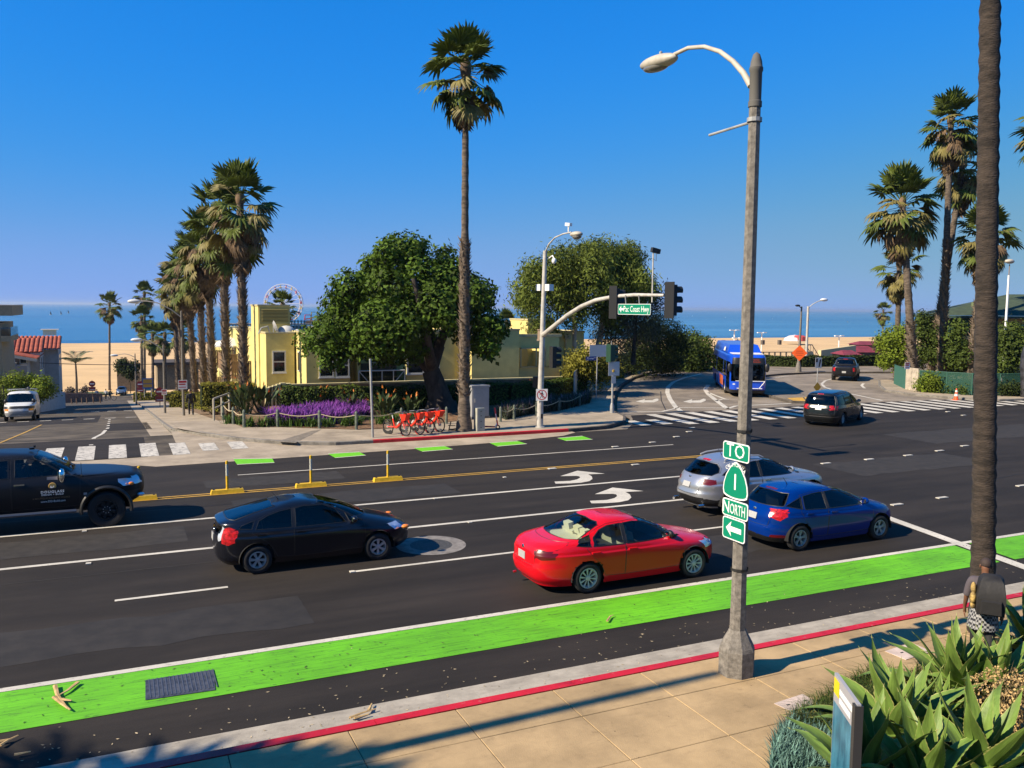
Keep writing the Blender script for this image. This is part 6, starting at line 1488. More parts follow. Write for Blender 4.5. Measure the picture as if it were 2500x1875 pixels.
for k,(dx,h,cidx) in enumerate(((19,6,0),(24,8,1),(29,5,0),(34,4,1))):
    t = thing('pier_ride', ['orange ride frame right beside the ferris wheel','tall looping coaster frame on the pier','low red ride hut on the pier','last yellow stall on the pier'][k],'fairground ride',(pc.x+dx*.91,pc.y-dx*.41*0+2,SEA+7.4)); b = M(); b.tube([(-3,0,0),(-2,0,h),(2,0,h),(3,0,0)],.4,5); b.tube([(-2.5,0,h*.5),(2.5,0,h*.6)],.4,5); obj('frame', b, cols_[cidx], t); b = M(); b.box(-2,2,-1,1,0,2.2); obj('booth', b, mat('booth_orange',(.5,.2,.06),.7), t)
for k,(px,py,D) in enumerate(((125,798,1500),(150,795,1600),(168,790,1800),(1885,800,1900),(1976,805,1700),(2069,810,1500),(1770,797,2100),(1690,780,2500))):
    p = at(px,py,D); p.z = SEA; s_ = 3.2 if k < 3 else 2.2
    t = thing('sail_boat', ['left sail on the open water seen over the tiled roof','middle sail of the three on the left','right sail of the three on the left','tiny white boat left of the near lamp post','tiny white boat just right of the near lamp post','white boat on the right near the small palm','tiny boat near the far streak of water','faint boat near the signal head'][k], 'boat', p)
    b = M(); b.prism([(-s_*.6,0),(0,-s_*.25),(s_*.8,0),(0,s_*.25)],-.2,.8); obj('hull', b, white_frame, t); b = M(); b.add([(-s_*.3,0,1),(s_*.5,0,1),(-s_*.2,0,s_*2.2 if k<3 else s_*1.0),(0,.1,1)],[(0,1,2),(1,0,2)]); obj('sail', b, mat('sail_white',(.75,.75,.75),.8), t)

# ------------------------------------------------------------------ street furniture
conc_post = mat('concrete_post',(.16,.145,.125),.9,var=.3,scale=14,bump=.5,bscale=60,detail=8)
galv = mat('galvanised_steel',(.34,.34,.33),.5,.35,var=.15,scale=3)
galv_pale = mat('pale_painted_steel',(.42,.40,.36),.5,var=.15,scale=3)
lamp_shell = mat('lamp_shell',(.42,.38,.31),.5,var=.12,scale=5)
sign_green = mat('sign_green',(.0,.19,.105),.4); sign_white = mat('sign_white',(.72,.72,.70),.45); sign_back = mat('sign_back_metal',(.50,.49,.47),.5,.1)
black_paint = mat('black_paint_matt',(.012,.012,.012),.6)
def rel(pts, o): return [Vector(p)-o for p in pts]
# near lamp post
lo_ = G(1797,1642,.14); lo_.z = .14
lp = thing('street_lamp','tall grey concrete lamp post with curved arm standing on the near pavement','street lamp',lo_)
rot8 = Matrix.Rotation(PI/8,4,'Z')
b = M(); b.lathe([(.285,-.02),(.285,.40),(.27,.45),(.235,.52),(.17,.64),(.134,.72)],8,T=rot8); obj('base', b, conc_post, lp)
b = M(); b.lathe([(.128,.70),(.118,1.6),(.088,8.75)],8,T=rot8); obj('pole', b, conc_post, lp)
H_ = 9.05
b = M(); b.lathe([(.100,8.72),(.100,8.80),(.088,8.81),(.090,9.22),(.102,9.24),(.102,9.29),(.092,9.30),(.082,9.38),(.05,9.48),(0,9.52)],16); obj('pole_cap', b, mat('weathered_cap',(.10,.095,.085),.8), lp, 40)
arm = rel([onX(px,py,lo_.x) for px,py in ((1833,210),(1815,178),(1790,150),(1758,126),(1720,114),(1680,117),(1646,133))], lo_)
b = M(); b.tube(arm,[.05,.046,.04,.036,.034,.033,.033],10); obj('lamp_arm', b, lamp_shell, lp, 60)
h0, h1 = onX(1648,139,lo_.x)-lo_, onX(1570,163,lo_.x)-lo_; d = (h1-h0); L0 = d.length; Tm = Matrix.Translation((h0+h1)/2) @ d.to_track_quat('Y','Z').to_matrix().to_4x4()
b = M(); b.ell((0,0,0),(.17,L0*.55,.12),18,12,T=Tm); o = obj('lamp_head', b, lamp_shell, lp, 60)
b = M(); b.ell((0,L0*.08,-.075),(.14,L0*.36,.085),18,10,T=Tm); obj('lens', b, mat('lamp_lens',(.16,.15,.13),.2,coat=.5), o, 60)
b = M(); b.lathe([(.028,.10),(.03,.16),(0,.18)],8,T=Tm@Matrix.Translation((0,-.05,0))); obj('light_sensor', b, galv, o)
b = M(); b.tube(rel([onX(1828,300,lo_.x),onX(1732,330,lo_.x)],lo_),.022,8); br = onX(1831,296,lo_.x)-lo_; b.lathe([(.112,br.z-.03),(.112,br.z+.03)],12); obj('banner_bracket', b, galv, lp)
for py in (1050,1390): z = onX(1810,py,lo_.x).z-lo_.z; b = M(); b.lathe([(.142-.004*z,z-.02),(.142-.004*z,z+.02)],12); obj('strap', b, black_paint, lp)
# route signs on it: boards square to the traffic, facing back along the avenue
def board(name, label, corners, x, cols, th=.012, rad=.05, cat='road sign', group=None):
    P = [onX(px,py,x) for px,py in corners]; yc = sum(p.y for p in P)/4; zc = sum(p.z for p in P)/4
    w = (abs(P[0].y-P[1].y)+abs(P[3].y-P[2].y))/2; h = (abs(P[0].z-P[3].z)+abs(P[1].z-P[2].z))/2
    t = thing(name, label, cat, (x,yc,zc), 0, group); t.rotation_euler = Matrix(((0,0,-1),(-1,0,0),(0,1,0))).to_euler()
    def rr(w, h, r): return [(cx+r*math.cos(a), cy+r*math.sin(a)) for cx,cy,a0 in ((w/2-r,h/2-r,0),(-w/2+r,h/2-r,PI/2),(-w/2+r,-h/2+r,PI),(w/2-r,-h/2+r,1.5*PI)) for a in [a0+PI/2*i/4 for i in range(5)]]
    b = M(); b.prism(rr(w,h,rad),-th,0); obj('board', b, cols[1], t)
    b = M(); b.prism(rr(w-.035,h-.035,rad*.8),0,.002); obj('face', b, cols[0], t)
    return t, w, h
xs8 = lo_.x-.16
g4 = lambda x,y: (1600+x/3.403, 1000+y/3.403)
t, w, h = board('route_sign','green TO sign at the top of the lamp post plates',[g4(565,255),g4(783,300),g4(778,452),g4(560,400)],xs8,(sign_green,sign_white),group='green route signs on the lamp post')
b = M(); text_mesh(b,'TO',.30,Matrix.Translation((0,0,.004)),spacing=1.05); obj('lettering', b, sign_white, t)
P0 = onX(*g4(656,430),xs8); Pl = onX(*g4(563,650),xs8); Pr = onX(*g4(768,745),xs8); Pb = onX(*g4(690,755),xs8)
yc, zc = (Pl.y+Pr.y)/2, (P0.z+Pb.z)/2; w2 = abs(Pl.y-Pr.y)/2; hh = (P0.z-Pb.z)/2
t = thing('route_sign','green spade shaped CALIFORNIA 1 shield between the TO and NORTH plates','road sign',(xs8-.004,yc,zc),0,'green route signs on the lamp post'); t.rotation_euler = Matrix(((0,0,-1),(-1,0,0),(0,1,0))).to_euler()
def spade(w, h):
    R_ = [(0,h),(w*.22,h*.90),(w*.50,h*.62),(w*.78,h*.22),(w*.95,-h*.22),(w,-h*.60),(w*.93,-h*.84),(w*.70,-h*.93),(w*.35,-h*.985),(0,-h)]
    return R_+[(-x,y) for x,y in R_[-2:0:-1]]
b = M(); b.prism(spade(w2,hh),-.012,0); obj('board', b, sign_white, t); b = M(); b.prism(spade(w2-.022,hh-.026),0,.002); obj('face', b, sign_green, t)
b = M(); text_mesh(b,'1',.36,Matrix.Translation((0,-.12*hh,.004))); obj('numeral', b, sign_white, t)
b = M()
for i,ch in enumerate('CALIFORNIA'):
    a = (i-4.5)*.19; text_mesh(b, ch, .085, Matrix.Translation((math.sin(a)*.27, hh*.14+math.cos(a)*.20, .004))@Matrix.Rotation(-a*.8,4,'Z'))
obj('lettering', b, sign_white, t)
t, w, h = board('route_sign','green NORTH sign under the shield plate',[g4(562,720),g4(770,795),g4(766,937),g4(553,865)],xs8,(sign_green,sign_white),group='green route signs on the lamp post')
b = M(); text_mesh(b,'N',.27,Matrix.Translation((-w*.335,0,.004)),sx=.85); text_mesh(b,'ORTH',.235,Matrix.Translation((w*.115,-.012,.004)),sx=w*.66/.70); obj('lettering', b, sign_white, t)
t, w, h = board('route_sign','green plate with a white left arrow, lowest on the lamp post',[g4(562,875),g4(748,940),g4(740,1125),g4(555,1050)],xs8,(sign_green,sign_white),group='green route signs on the lamp post')
b = M(); b.prism([(-.17,0),(-.04,.115),(-.06,.035),(.17,.035),(.17,-.035),(-.06,-.035),(-.04,-.115)][::-1],.002,.006) if False else b.add([(-.18,0,.004),(-.05,.12,.004),(-.075,.04,.004),(.18,.04,.004),(.18,-.04,.004),(-.075,-.04,.004),(-.05,-.12,.004)],[(0,2,1),(0,5,2),(0,6,5),(2,5,4,3)]); obj('arrow', b, sign_white, t)

# signal pole with mast arm
so_ = G(1318,1043,.14); sx_ = so_.x
sp = thing('traffic_signal','pale signal pole with mast arm, luminaire and three dark heads on the corner','traffic signal',so_)
b = M(); b.tube([(0,0,-.05),(0,0,.9)],[.165,.150],16); b.tube([(0,0,.9),onX(1331,612,sx_)-so_],[.15,.095],16); b.lathe([(.24,0),(.24,.03),(.2,.05)],12); obj('pole', b, galv_pale, sp, 50)
b = M(); arm = [onX(px,py,sx_)-so_ for px,py in ((1326,818),(1352,797),(1385,770),(1420,748),(1455,733),(1500,724),(1550,720),(1622,721))]; b.tube(arm,[.12,.11,.10,.095,.09,.08,.07,.055],12); obj('mast_arm', b, galv_pale, sp, 60)
z = arm[0].z; b = M(); b.lathe([(.20,z-.28),(.20,z-.22),(.165,z-.2),(.165,z+.2),(.20,z+.22),(.20,z+.27)],14); obj('arm_clamp', b, mat('rusty_clamp',(.22,.16,.11),.8), sp, 40)
b = M(); la = [onX(px,py,sx_)-so_ for px,py in ((1331,616),(1340,596),(1355,580),(1375,571),(1395,567))]; b.tube(la,.035,8); obj('lamp_arm', b, galv_pale, sp, 50)
lc_ = onX(1407,572,sx_)-so_; b = M(); b.ell(lc_,(.24,.40,.13),16,10); o = obj('lamp_head', b, lamp_shell, sp, 60); b = M(); b.ell(lc_+Vector((0,-.05,-.10)),(.20,.26,.13),14,8); obj('lens', b, mat('lamp_lens',(0,0,0)), o, 60)
b = M(); p = onX(1388,552,sx_)-so_; b.tube([p+Vector((0,0,-.25)),p],.03,6); b.cbox(p+Vector((0,0,.07)),(.14,.42,.14),rx=.12); obj('camera', b, sign_white, sp)
b = M(); p = onX(1343,630,sx_)-so_; b.tube([p+Vector((0,.1,0)),p+Vector((0,-.25,.1)),p+Vector((0,-.4,-.05))],.03,6); b.ell(p+Vector((0,-.4,-.15)),(.11,.11,.14),12,8); obj('dome_camera', b, sign_white, sp, 50)
for px in (1319,1341): p = onX(px,702,sx_)-so_; b = M(); b.cbox(p,(.3,.28,.30),rz=.3); obj('radio_box', b, sign_white, sp)
p0, p1 = onX(1592,738,sx_)-so_, onX(1595,615,sx_)-so_; b = M(); b.tube([p0,p1],.028,8); obj('camera_mast', b, galv_pale, sp); b = M(); b.cbox(p1+Vector((.1,0,.05)),(.36,.15,.17),ry=.2); b.tube([p1+Vector((0,0,-.25)),p1+Vector((.0,-.2,-.35)),p1+Vector((.05,-.12,-.05))],.012,5); obj('detector_camera', b, black_paint, sp)
def signal_head(p, par, plate=True, h=1.12, m=None):
    m = m or black_paint; b = M(); b.box(-.11,.10,-.17,.17,-h/2,h/2); 
    if plate: b.box(-.135,-.112,-.29,.29,-h/2-.1,h/2+.1)
    o = obj('signal_head', b, m, par); o.location = p
    for k in (-1,0,1):
        v = M(); v.lathe([(.15,0),(.15,.27),(.142,.27),(.142,0)],14,T=Matrix.Translation((.10,0,k*h*.32))@Matrix.Rotation(PI/2,4,'Y'),a0=PI*.5-2.2+PI*.5,a1=PI*.5+2.2+PI*.5); obj('visor', v, m, o, 40)
        v = M(); v.lathe([(.13,.01),(0,.03)],14,T=Matrix.Translation((.10,0,k*h*.32))@Matrix.Rotation(PI/2,4,'Y')); obj('lens', v, mat('unlit_lens',(.03,.02,.012),.3), o, 50)
    return o
signal_head(onX(1641,733,sx_)-so_, sp); signal_head(onX(1503,738,sx_)-so_, sp)
signal_head(onX(1341,872,sx_)-so_+Vector((.2,0,0)), sp, False, 1.0)
p = onX(1311,933,sx_)-so_; b = M(); b.cbox(p,(.25,.42,.52)); b.cbox(p+Vector((.15,0,.2)),(.2,.4,.04)); obj('pedestrian_head', b, black_paint, sp)
b = M(); b.cbox((.02,-.16,.55),(.10,.02,.22)); obj('hand_hole', b, black_paint, sp)
t, w, h = board('street_sign','green Pac Coast Hwy sign with left arrow hanging from the mast arm',[(1509,742),(1588,742),(1588,769.5),(1508.5,767)],sx_-.1,(sign_green,sign_white),rad=.04,cat='street sign')
b = M(); text_mesh(b,'Pac Coast Hwy',.33,Matrix.Translation((.16,0,.004)),sx=w*.80/2.10); obj('lettering', b, sign_white, t)
b = M(); x0 = -w*.46; b.add([(x0,0,.004),(x0+.16,.14,.004),(x0+.14,.04,.004),(x0+.34,.04,.004),(x0+.34,-.04,.004),(x0+.14,-.04,.004),(x0+.16,-.14,.004)],[(0,2,1),(0,5,2),(0,6,5),(2,5,4,3)]); obj('arrow', b, sign_white, t)
for yy in (-.5,.3): b = M(); b.tube([(yy*1.2,h/2-.02,-.02),(yy*1.2,h/2+.35,.02)],.02,6); obj('hanger', b, galv, t)
# no pedestrians sign
npp = onY(1323,964,so_.y-.19); t = thing('no_walking_sign','square white sign with red ring and slash over a walking figure','road sign',npp); t.rotation_euler = (PI/2,0,R(-14))
b = M(); b.box(-.28,.28,-.28,.28,-.012,0); obj('board', b, sign_white, t)
sred = mat('sign_red',(.42,.01,.015),.45); T0 = Matrix.Translation((0,0,.003))
b = M(); b.lathe([(.245,0),(.205,0)][::-1],32,T=T0); b.add([(-.165,.135,.006),(-.135,.165,.006),(.165,-.135,.006),(.135,-.165,.006)],[(0,3,2,1)]); o = obj('prohibition_ring', b, sred, t)
b = M(); b.lathe([(.032,0),(0,0)],14,T=Matrix.Translation((.01,.14,.003))); b.add([(-.035,.095,.003),(.04,.095,.003),(.035,-.02,.003),(-.03,-.02,.003)],[(0,3,2,1)]); b.add([(-.03,-.02,.003),(.0,-.02,.003),(-.06,-.17,.003),(-.09,-.16,.003)],[(0,3,2,1)]); b.add([(.0,-.02,.003),(.035,-.02,.003),(.075,-.16,.003),(.045,-.17,.003)],[(0,3,2,1)]); b.add([(-.035,.09,.003),(-.03,.06,.003),(-.10,.0,.003),(-.115,.02,.003)],[(0,3,2,1)]); b.add([(.04,.09,.003),(.03,.06,.003),(.09,-.01,.003),(.105,.01,.003)],[(0,3,2,1)]); obj('walking_figure', b, black_paint, t)
# pedestrian post by the ramp
po = G(1494,1008,.14); t = thing('signal_post','slim post with a green backed signal and blank sign backs by the ramp kerb','signal post',po)
zf = lambda py: onY(1497,py,po.y).z-po.z
b = M(); b.tube([(0,0,0),(0,0,zf(845))],.06,10); b.lathe([(.12,0),(.11,.4),(.065,.55)],10); obj('pole', b, galv, t, 50)
dg = mat('dark_green_housing',(.015,.05,.03),.5); b = M(); b.cbox((-.12,0,(zf(842)+zf(882))/2),(.34,.30,zf(842)-zf(882))); b.box(-.3,-.29,-.24,.24,zf(884),zf(840)); o = obj('signal_head', b, dg, t); b = M(); b.tube([(-.12,0,zf(842)),(-.12,0,zf(832))],.02,6); obj('finial', b, galv, t)
for k in range(3): v = M(); v.lathe([(.13,0),(.13,.2)],10,T=Matrix.Translation((.05,0,zf(849+k*12)))@Matrix.Rotation(PI/2,4,'Y')); obj('visor', v, dg, o, 40)
b = M(); b.box(-.32,.38,-.075,-.065,zf(917),zf(883)); b.box(-.12,.16,-.075,-.065,zf(936),zf(918)); obj('sign_back', b, sign_back, t)
b = M(); b.cbox((0,-.07,zf(905)-.0),(.1,.1,.12)); obj('push_button', b, mat('yellow_box',(.5,.32,.02),.6), t)
po2 = G(1455,975,.14); t = thing('sign_post','thin post with a wide blank sign back behind the pedestrian post','sign post',po2); zf = lambda py: onY(1457,py,po2.y).z-po2.z
b = M(); b.tube([(0,0,0),(.05,0,zf(848))],.035,8); obj('pole', b, galv, t, 50); b = M(); b.box(-.55,.65,-.06,-.05,zf(871),zf(842)); obj('sign_back', b, sign_back, t)
q = onY(1445,875,po2.y-.08); t = thing('street_sign','small blue Ocean street name plate on the thin post','street sign',q); b = M(); b.box(-.42,.34,-.006,.006,-.13,.12); obj('board', b, mat('sign_blue',(.01,.035,.20),.4), t); b = M(); text_mesh(b,'Ocean',.19,Matrix.Translation((-.10,-.012,0))@Matrix.Rotation(PI/2,4,'X')); text_mesh(b,'Av',.09,Matrix.Translation((.24,-.012,.03))@Matrix.Rotation(PI/2,4,'X')); obj('lettering', b, sign_white, t)
pp = G(910,1068,.14); q = onY(904,876,pp.y)-pp; tag(obj('bare_post', M().tube([(0,0,0),q],.052,10), galv, smooth=50, loc=pp),'bare grey steel post leaning slightly beside the bikes','post')
# side street lamps
def lamp2(label, px, pyb, pyt, lampx, lampy, dist, group='street lamps down the side street', r=.10, right=False):
    p = at(px,pyb,dist); z0 = p.z; t = thing('street_lamp', label, 'street lamp', p, 0, group); tp = at(px,pyt,dist)-p; tp.x = tp.y = 0
    hd = onY(lampx,lampy,p.y)-p; b = M(); b.tube([(0,0,-.3),(0,0,tp.z)],[r,r*.62],10); b.lathe([(r*.62,tp.z),(0,tp.z+.15)],8); obj('pole', b, conc_post, t, 50)
    a0 = Vector((0,0,tp.z-.35)); b = M(); b.tube([a0, a0.lerp(hd,.25)+Vector((0,0,abs(hd.x)*.10)), a0.lerp(hd,.55)+Vector((0,0,abs(hd.x)*.14)), a0.lerp(hd,.8)+Vector((0,0,abs(hd.x)*.08)), hd],.04,6); obj('lamp_arm', b, lamp_shell, t, 60)
    b = M(); b.ell(hd+Vector((-.25 if hd.x < 0 else .25,0,-.02)),(.42,.18,.14),12,8); obj('lamp_head', b, mat('pale_lamp_head',(.6,.6,.58),.5), t, 60)
    return t, p
L1, p1_ = lamp2('nearest lamp post of the side street, arm reaching left over the road',449,1027,762,338,735,58)
L2, p2_ = lamp2('second lamp post down the side street with a red and white notice',403,1011,845,343,829,64)
L3, p3_ = lamp2('third lamp post down the side street without its arm in view',333,984,865,285,867,98)
def notice(label, px, py, dist, w, h, m=None, d=(0,0)):
    p = at(px,py,dist); t = thing('parking_sign', label, 'sign', p); b = M(); b.box(-w/2,w/2,-.012,0,-h/2,h/2); obj('board', b, sign_white, t); b = M(); b.box(-w*.42,w*.42,-.016,-.013,h*.2,h*.42); b.box(-w*.42,w*.3,-.016,-.013,-.02,h*.10); b.box(-w*.42,w*.36,-.016,-.013,-h*.32,-h*.24); obj('red_print', b, sred, t)
notice('white notice with red print on the nearest side street lamp post',446,939,57.6,.58,.62); notice('small red and white notice on the second lamp post',401,957,63.6,.36,.42)
notice('white and red notice beside the fence at the right corner',2215,893,60,.5,.45); 
for px,py,pb_,dist,lb in ((226,937,972,118,'red no entry sign before the planter wall'),(343,938,975,112,'red no entry sign beside the yellow and blue board'),(391,956,1000,84,'red no entry disc half hidden by the second lamp post')):
    p = at(px,pb_,dist); zt_ = at(px,py,dist).z-p.z; t = thing('no_entry_sign', lb, 'road sign', p, 0, 'no entry signs'); b = M(); b.tube([(0,0,-.2),(0,0,zt_+.5)],.04,6); obj('post', b, mat('brown_post',(.12,.07,.045),.9), t)
    b = M(); b.box(-.42,.42,-.06,-.05,zt_-1.0,zt_-.42); b.lathe([(.42,0),(0,0)],20,T=Matrix.Translation((0,-.055,zt_))@Matrix.Rotation(PI/2,4,'X')); obj('sign_face', b, mat('faded_red',(.25,.025,.03),.6), t); b = M(); b.box(-.28,.28,-.07,-.062,zt_-.07,zt_+.07); b.box(-.3,.3,-.07,-.062,zt_-.85,zt_-.78); obj('white_bar', b, sign_white, t)
p = at(361,960,108); t = thing('info_board','yellow and blue information board beside the no entry sign','sign',p); b = M(); b.box(-.6,.6,0,.06,.55,1.9); obj('board', b, mat('board_blue',(.02,.10,.32),.6), t); b = M(); b.box(-.52,.52,-.02,-.001,1.25,1.75); b.box(-.52,.52,-.02,-.001,.75,1.15); obj('panel', b, mat('board_yellow',(.45,.26,.04),.6), t); b = M(); b.tube([(-.4,.03,-.5),(-.4,.03,.6)],.05,6); b.tube([(.4,.03,-.5),(.4,.03,.6)],.05,6); obj('leg', b, galv, t)
for k,(px,py) in enumerate(((175,985),(187,984),(200,983),(212,982),(228,980),(245,980))):
    p = at(px,py,116); tag(obj('bollard', M().tube([(0,0,-.3),(0,0,.62)],.075,8), mat('brown_post',(0,0,0)), loc=p),['leftmost brown wooden bollard of the row','second brown bollard from the left','third brown bollard of the row','fourth brown bollard, left of the no entry post','fifth brown bollard by the no entry post','rightmost brown bollard of the row nearest the cyclist'][k],'bollard','brown bollards closing the street end')
a, c = at(95,886,86), at(470,884,100); tag(obj('overhead_cable', M().tube([a.lerp(c,i/10)-Vector((0,0,.25*math.sin(PI*i/10))) for i in range(11)],.035,5), black_paint),'thin dark cable strung across the side street','cable')
# lamps on the right
po = G(1949,908,.15); t = thing('street_lamp','slim pale lamp post on the far footway carrying the orange diamond sign','street lamp',po); zf = lambda py: onY(1951,py,po.y).z-po.z
b = M(); b.lathe([(.28,0),(.24,.5),(.15,.9)],8); b.tube([(0,0,.8),(.1,0,zf(748))],[.14,.07],8); obj('pole', b, conc_post, t, 50); b = M(); b.tube([(.1,0,zf(752)),(-.25,0,zf(747))],.04,6); b.ell((-.38,0,zf(746)),(.3,.15,.1),10,6); obj('lamp_head', b, black_paint, t, 50)
q = onY(1952,862,po.y-.25); t2 = thing('work_sign','orange diamond road work sign fixed to the slim lamp post','road sign',q,R(-30)); b = M(); s_ = .72; b.add([(0,0,-s_),(s_,0,0),(0,0,s_),(-s_,0,0),(0,.02,-s_),(s_,.02,0),(0,.02,s_),(-s_,.02,0)],[(0,1,2,3),(7,6,5,4),(0,4,5,1),(1,5,6,2),(2,6,7,3),(3,7,4,0)]); obj('board', b, mat('sign_orange',(.72,.10,.012),.5), t2)
b = M()
for k,w_ in ((.18,.3),(0,.36),(-.2,.26)): b.box(-w_,w_,-.006,-.002,k-.03,k+.03)
obj('print_line', b, mat('orange_print_dark',(.3,.05,.012),.5), t2)
pB = at(1968,880,96); t = thing('street_lamp','taller pale lamp post behind the orange sign, arm curving right','street lamp',pB); zf = lambda py: at(1967,py,96).z-pB.z
b = M(); b.tube([(0,0,-2),(0,0,zf(748))],[.16,.12],8); obj('pole', b, galv_pale, t, 50); hd = at(2012,732,96)-pB; b = M(); b.tube([(0,0,zf(752)),(hd.x*.3,hd.y*.3,zf(742)),(hd.x*.65,hd.y*.65,zf(735)),hd],.05,6); obj('lamp_arm', b, galv_pale, t, 50); b = M(); b.ell(hd,(.55,.25,.18),10,6); obj('lamp_head', b, sign_white, t, 50)
po = G(1994,957); t = thing('sign_post','thin post with a grey sign back and small yellow diamond by the island nose','sign post',po); zf = lambda py: onY(1995,py,po.y).z
b = M(); b.tube([(0,0,0),(0,0,zf(872))],.04,8); obj('pole', b, galv, t); b = M(); b.box(-.30,.30,-.06,-.05,zf(898),zf(873)); obj('board', b, mat('sign_back_metal',(0,0,0)), t); b = M(); b.box(-.26,-.08,-.066,-.061,zf(884),zf(875)); b.add([(.0,-.064,zf(896)),(.12,-.064,zf(896)),(.24,-.064,zf(880)),(.24,-.064,zf(876)),(.1,-.064,zf(878))],[(0,1,2,3,4)]); obj('dark_print', b, black_paint, t); z = zf(957)+.05; z0 = onY(1992,957,po.y-.1).z+.35; b = M(); b.add([(-.05,-.1,z0-.35),(.30,-.1,z0),(-.05,-.1,z0+.35),(-.40,-.1,z0),(-.05,-.08,z0-.35),(.30,-.08,z0),(-.05,-.08,z0+.35),(-.40,-.08,z0)],[(0,1,2,3),(7,6,5,4)]); obj('diamond_marker', b, mat('amber_marker',(.48,.25,.01),.5), t)
po = at(2172,905,84); t = thing('small_sign','small pale sign on a post in front of the tall right hedge','sign',po); b = M(); b.tube([(0,0,0),(0,0,1.1)],.05,6); obj('post', b, galv, t); b = M(); b.box(-.25,.25,-.06,-.05,.8,1.25); obj('board', b, mat('pale_pink_sign',(.55,.42,.36),.6), t)
po = at(2446,955,62); zf = lambda py: at(2450,py,62).z; t = thing('street_lamp','slim white lamp post just right of the near palm trunk','street lamp',(po.x,po.y,0)); b = M(); b.tube([(0,0,0),(0,0,zf(672))],[.12,.07],8); obj('pole', b, sign_white, t, 50); b = M(); b.tube([(0,0,zf(672)),(.02,0,zf(645))],.035,6); obj('lamp_arm', b, mat('rusty_clamp',(0,0,0)), t); b = M(); b.ell((0,0,zf(638)),(.42,.25,.17),12,8); obj('lamp_head', b, lamp_shell, t, 50)
for k,(px,pt,pb_,D) in enumerate(((1792,806,842,330),(1859,812,845,340),(1800,825,845,300),(2048,820,840,320))):
    p = at(px,pb_,D); zt_ = at(px,pt,D).z-p.z; t = thing('beach_lamp',['tall beach car park lamp just left of the near lamp post','beach lamp just right of the near lamp post','low twin beach lamp left of the near lamp post','beach lamp with two heads near the maroon roofs'][k],'street lamp',p,0,'beach car park lamps'); b = M(); b.tube([(0,0,-2),(0,0,zt_)],.22,6); obj('pole', b, sign_white, t); b = M(); b.cbox((-1.4,0,zt_),(1.6,.7,.35)); b.cbox((1.4,0,zt_),(1.6,.7,.35)); b.bar((-2,0,zt_),(2,0,zt_),.15,.15); obj('lamp_head', b, sign_white, t)
# delineators on the centre line
yel = mat('delineator_yellow',(.62,.38,.012),.55,var=.15,scale=6); refl = mat('reflective_band',(.42,.42,.36),.4,var=.4,scale=30)
def delin(x, label, first=[None]):
    if first[0] is None:
        t = thing('lane_delineator', label, 'delineator', (x,27.70,0), 0, 'yellow delineators on the centre line'); b = M(); b.v = [(-.50,-.125,0),(.50,-.125,0),(.50,.125,0),(-.50,.125,0),(-.47,-.09,.13),(.47,-.09,.13),(.47,.09,.13),(-.47,.09,.13)]; b.f = [(4,5,6,7),(0,1,5,4),(1,2,6,5),(2,3,7,6),(3,0,4,7)]; b.m=[0]*5; obj('kerb_base', b, yel, t)
        b = M(); b.lathe([(.045,.12),(.04,.18),(.04,.55)],12); obj('flexible_post', b, yel, t, 50); b = M(); b.lathe([(.04,.92),(.04,1.02),(0,1.04)],12); obj('post_cap', b, yel, t, 50); b = M(); b.lathe([(.041,.55),(.041,.92)],12); obj('reflective_band', b, refl, t, 50); b = M(); b.cbox((.40,0,.135),(.06,.06,.02)); b.cbox((-.40,0,.135),(.06,.06,.02)); obj('bolt_cover', b, black_paint, t); first[0] = t; return t
    c = copy_tree(first[0]); c.location.x = x; c['label'] = label; return c
for px,py,lb in ((555,1204,'yellow delineator post left of the dark hatchback roof'),(759,1188,'yellow delineator post above the dark hatchback roof'),(946,1173,'yellow delineator post farthest right of the row'),(350,1222,'yellow delineator base half hidden behind the pickup front')): delin(G(px,py).x+ (0 if px != 350 else -.1), lb)
# manholes and covers
mc = G(1062,1330); t = thing('manhole_cover','dark manhole in a wide pale concrete ring ahead of the dark hatchback','manhole',(mc.x-.1,mc.y,0)); b = M(); b.lathe([(.86,.006),(.52,.007)],40); obj('collar', b, mat('manhole_collar',(.17,.155,.14),.9,var=.25,scale=4), t); b = M(); b.lathe([(.52,.007),(.50,.004),(.0,.005)],32); obj('lid', b, mat('manhole_lid',(.05,.048,.045),.7,var=.4,scale=20), t)
b = M()
q = [G(355,1663),G(355,1712),G(526,1687),G(522,1637)]; b.add([(p.x,p.y,.018) for p in q],[(0,1,2,3)] if False else [(0,1,2,3)]); o = obj('vault_lid', b, mat('vault_lid_steel',(.085,.085,.09),.45,.4,var=.35,scale=9), None); o['label'] = 'ribbed grey steel vault lid set in the green bike lane'; o['category'] = 'vault lid'
me = mesh_of('rib', M().box(-.008,.008,0,.70,0,.006), mat('vault_rib',(.13,.13,.14),.4,.5))
for k in range(17): link('rib', me, o, (q[0].x+.05+k*.059, 13.42, .018))
pink = mat('pale_box_lid',(.50,.40,.34),.8,var=.12,scale=4)
for pts,lb in (([(1890,1718),(1930,1737),(2001,1719),(1960,1695)],'pale utility box lid in the pavement by the planter'),([(2160,1590),(2212,1611),(2276,1592),(2226,1570)],'pale utility box lid partly under the agave leaves')):
    q = [G(*p,.145) for p in pts]; b = M(); b.prism([p.xy for p in q],.142,.152); o = tag(obj('box_lid', b, pink),lb,'box lid'); b = M(); c = sum(q,Vector())/4
    for dx in (-.16,.16): b.cbox((c.x+dx,c.y,.153),(.06,.03,.004))
    obj('lift_hole', b, black_paint, o)
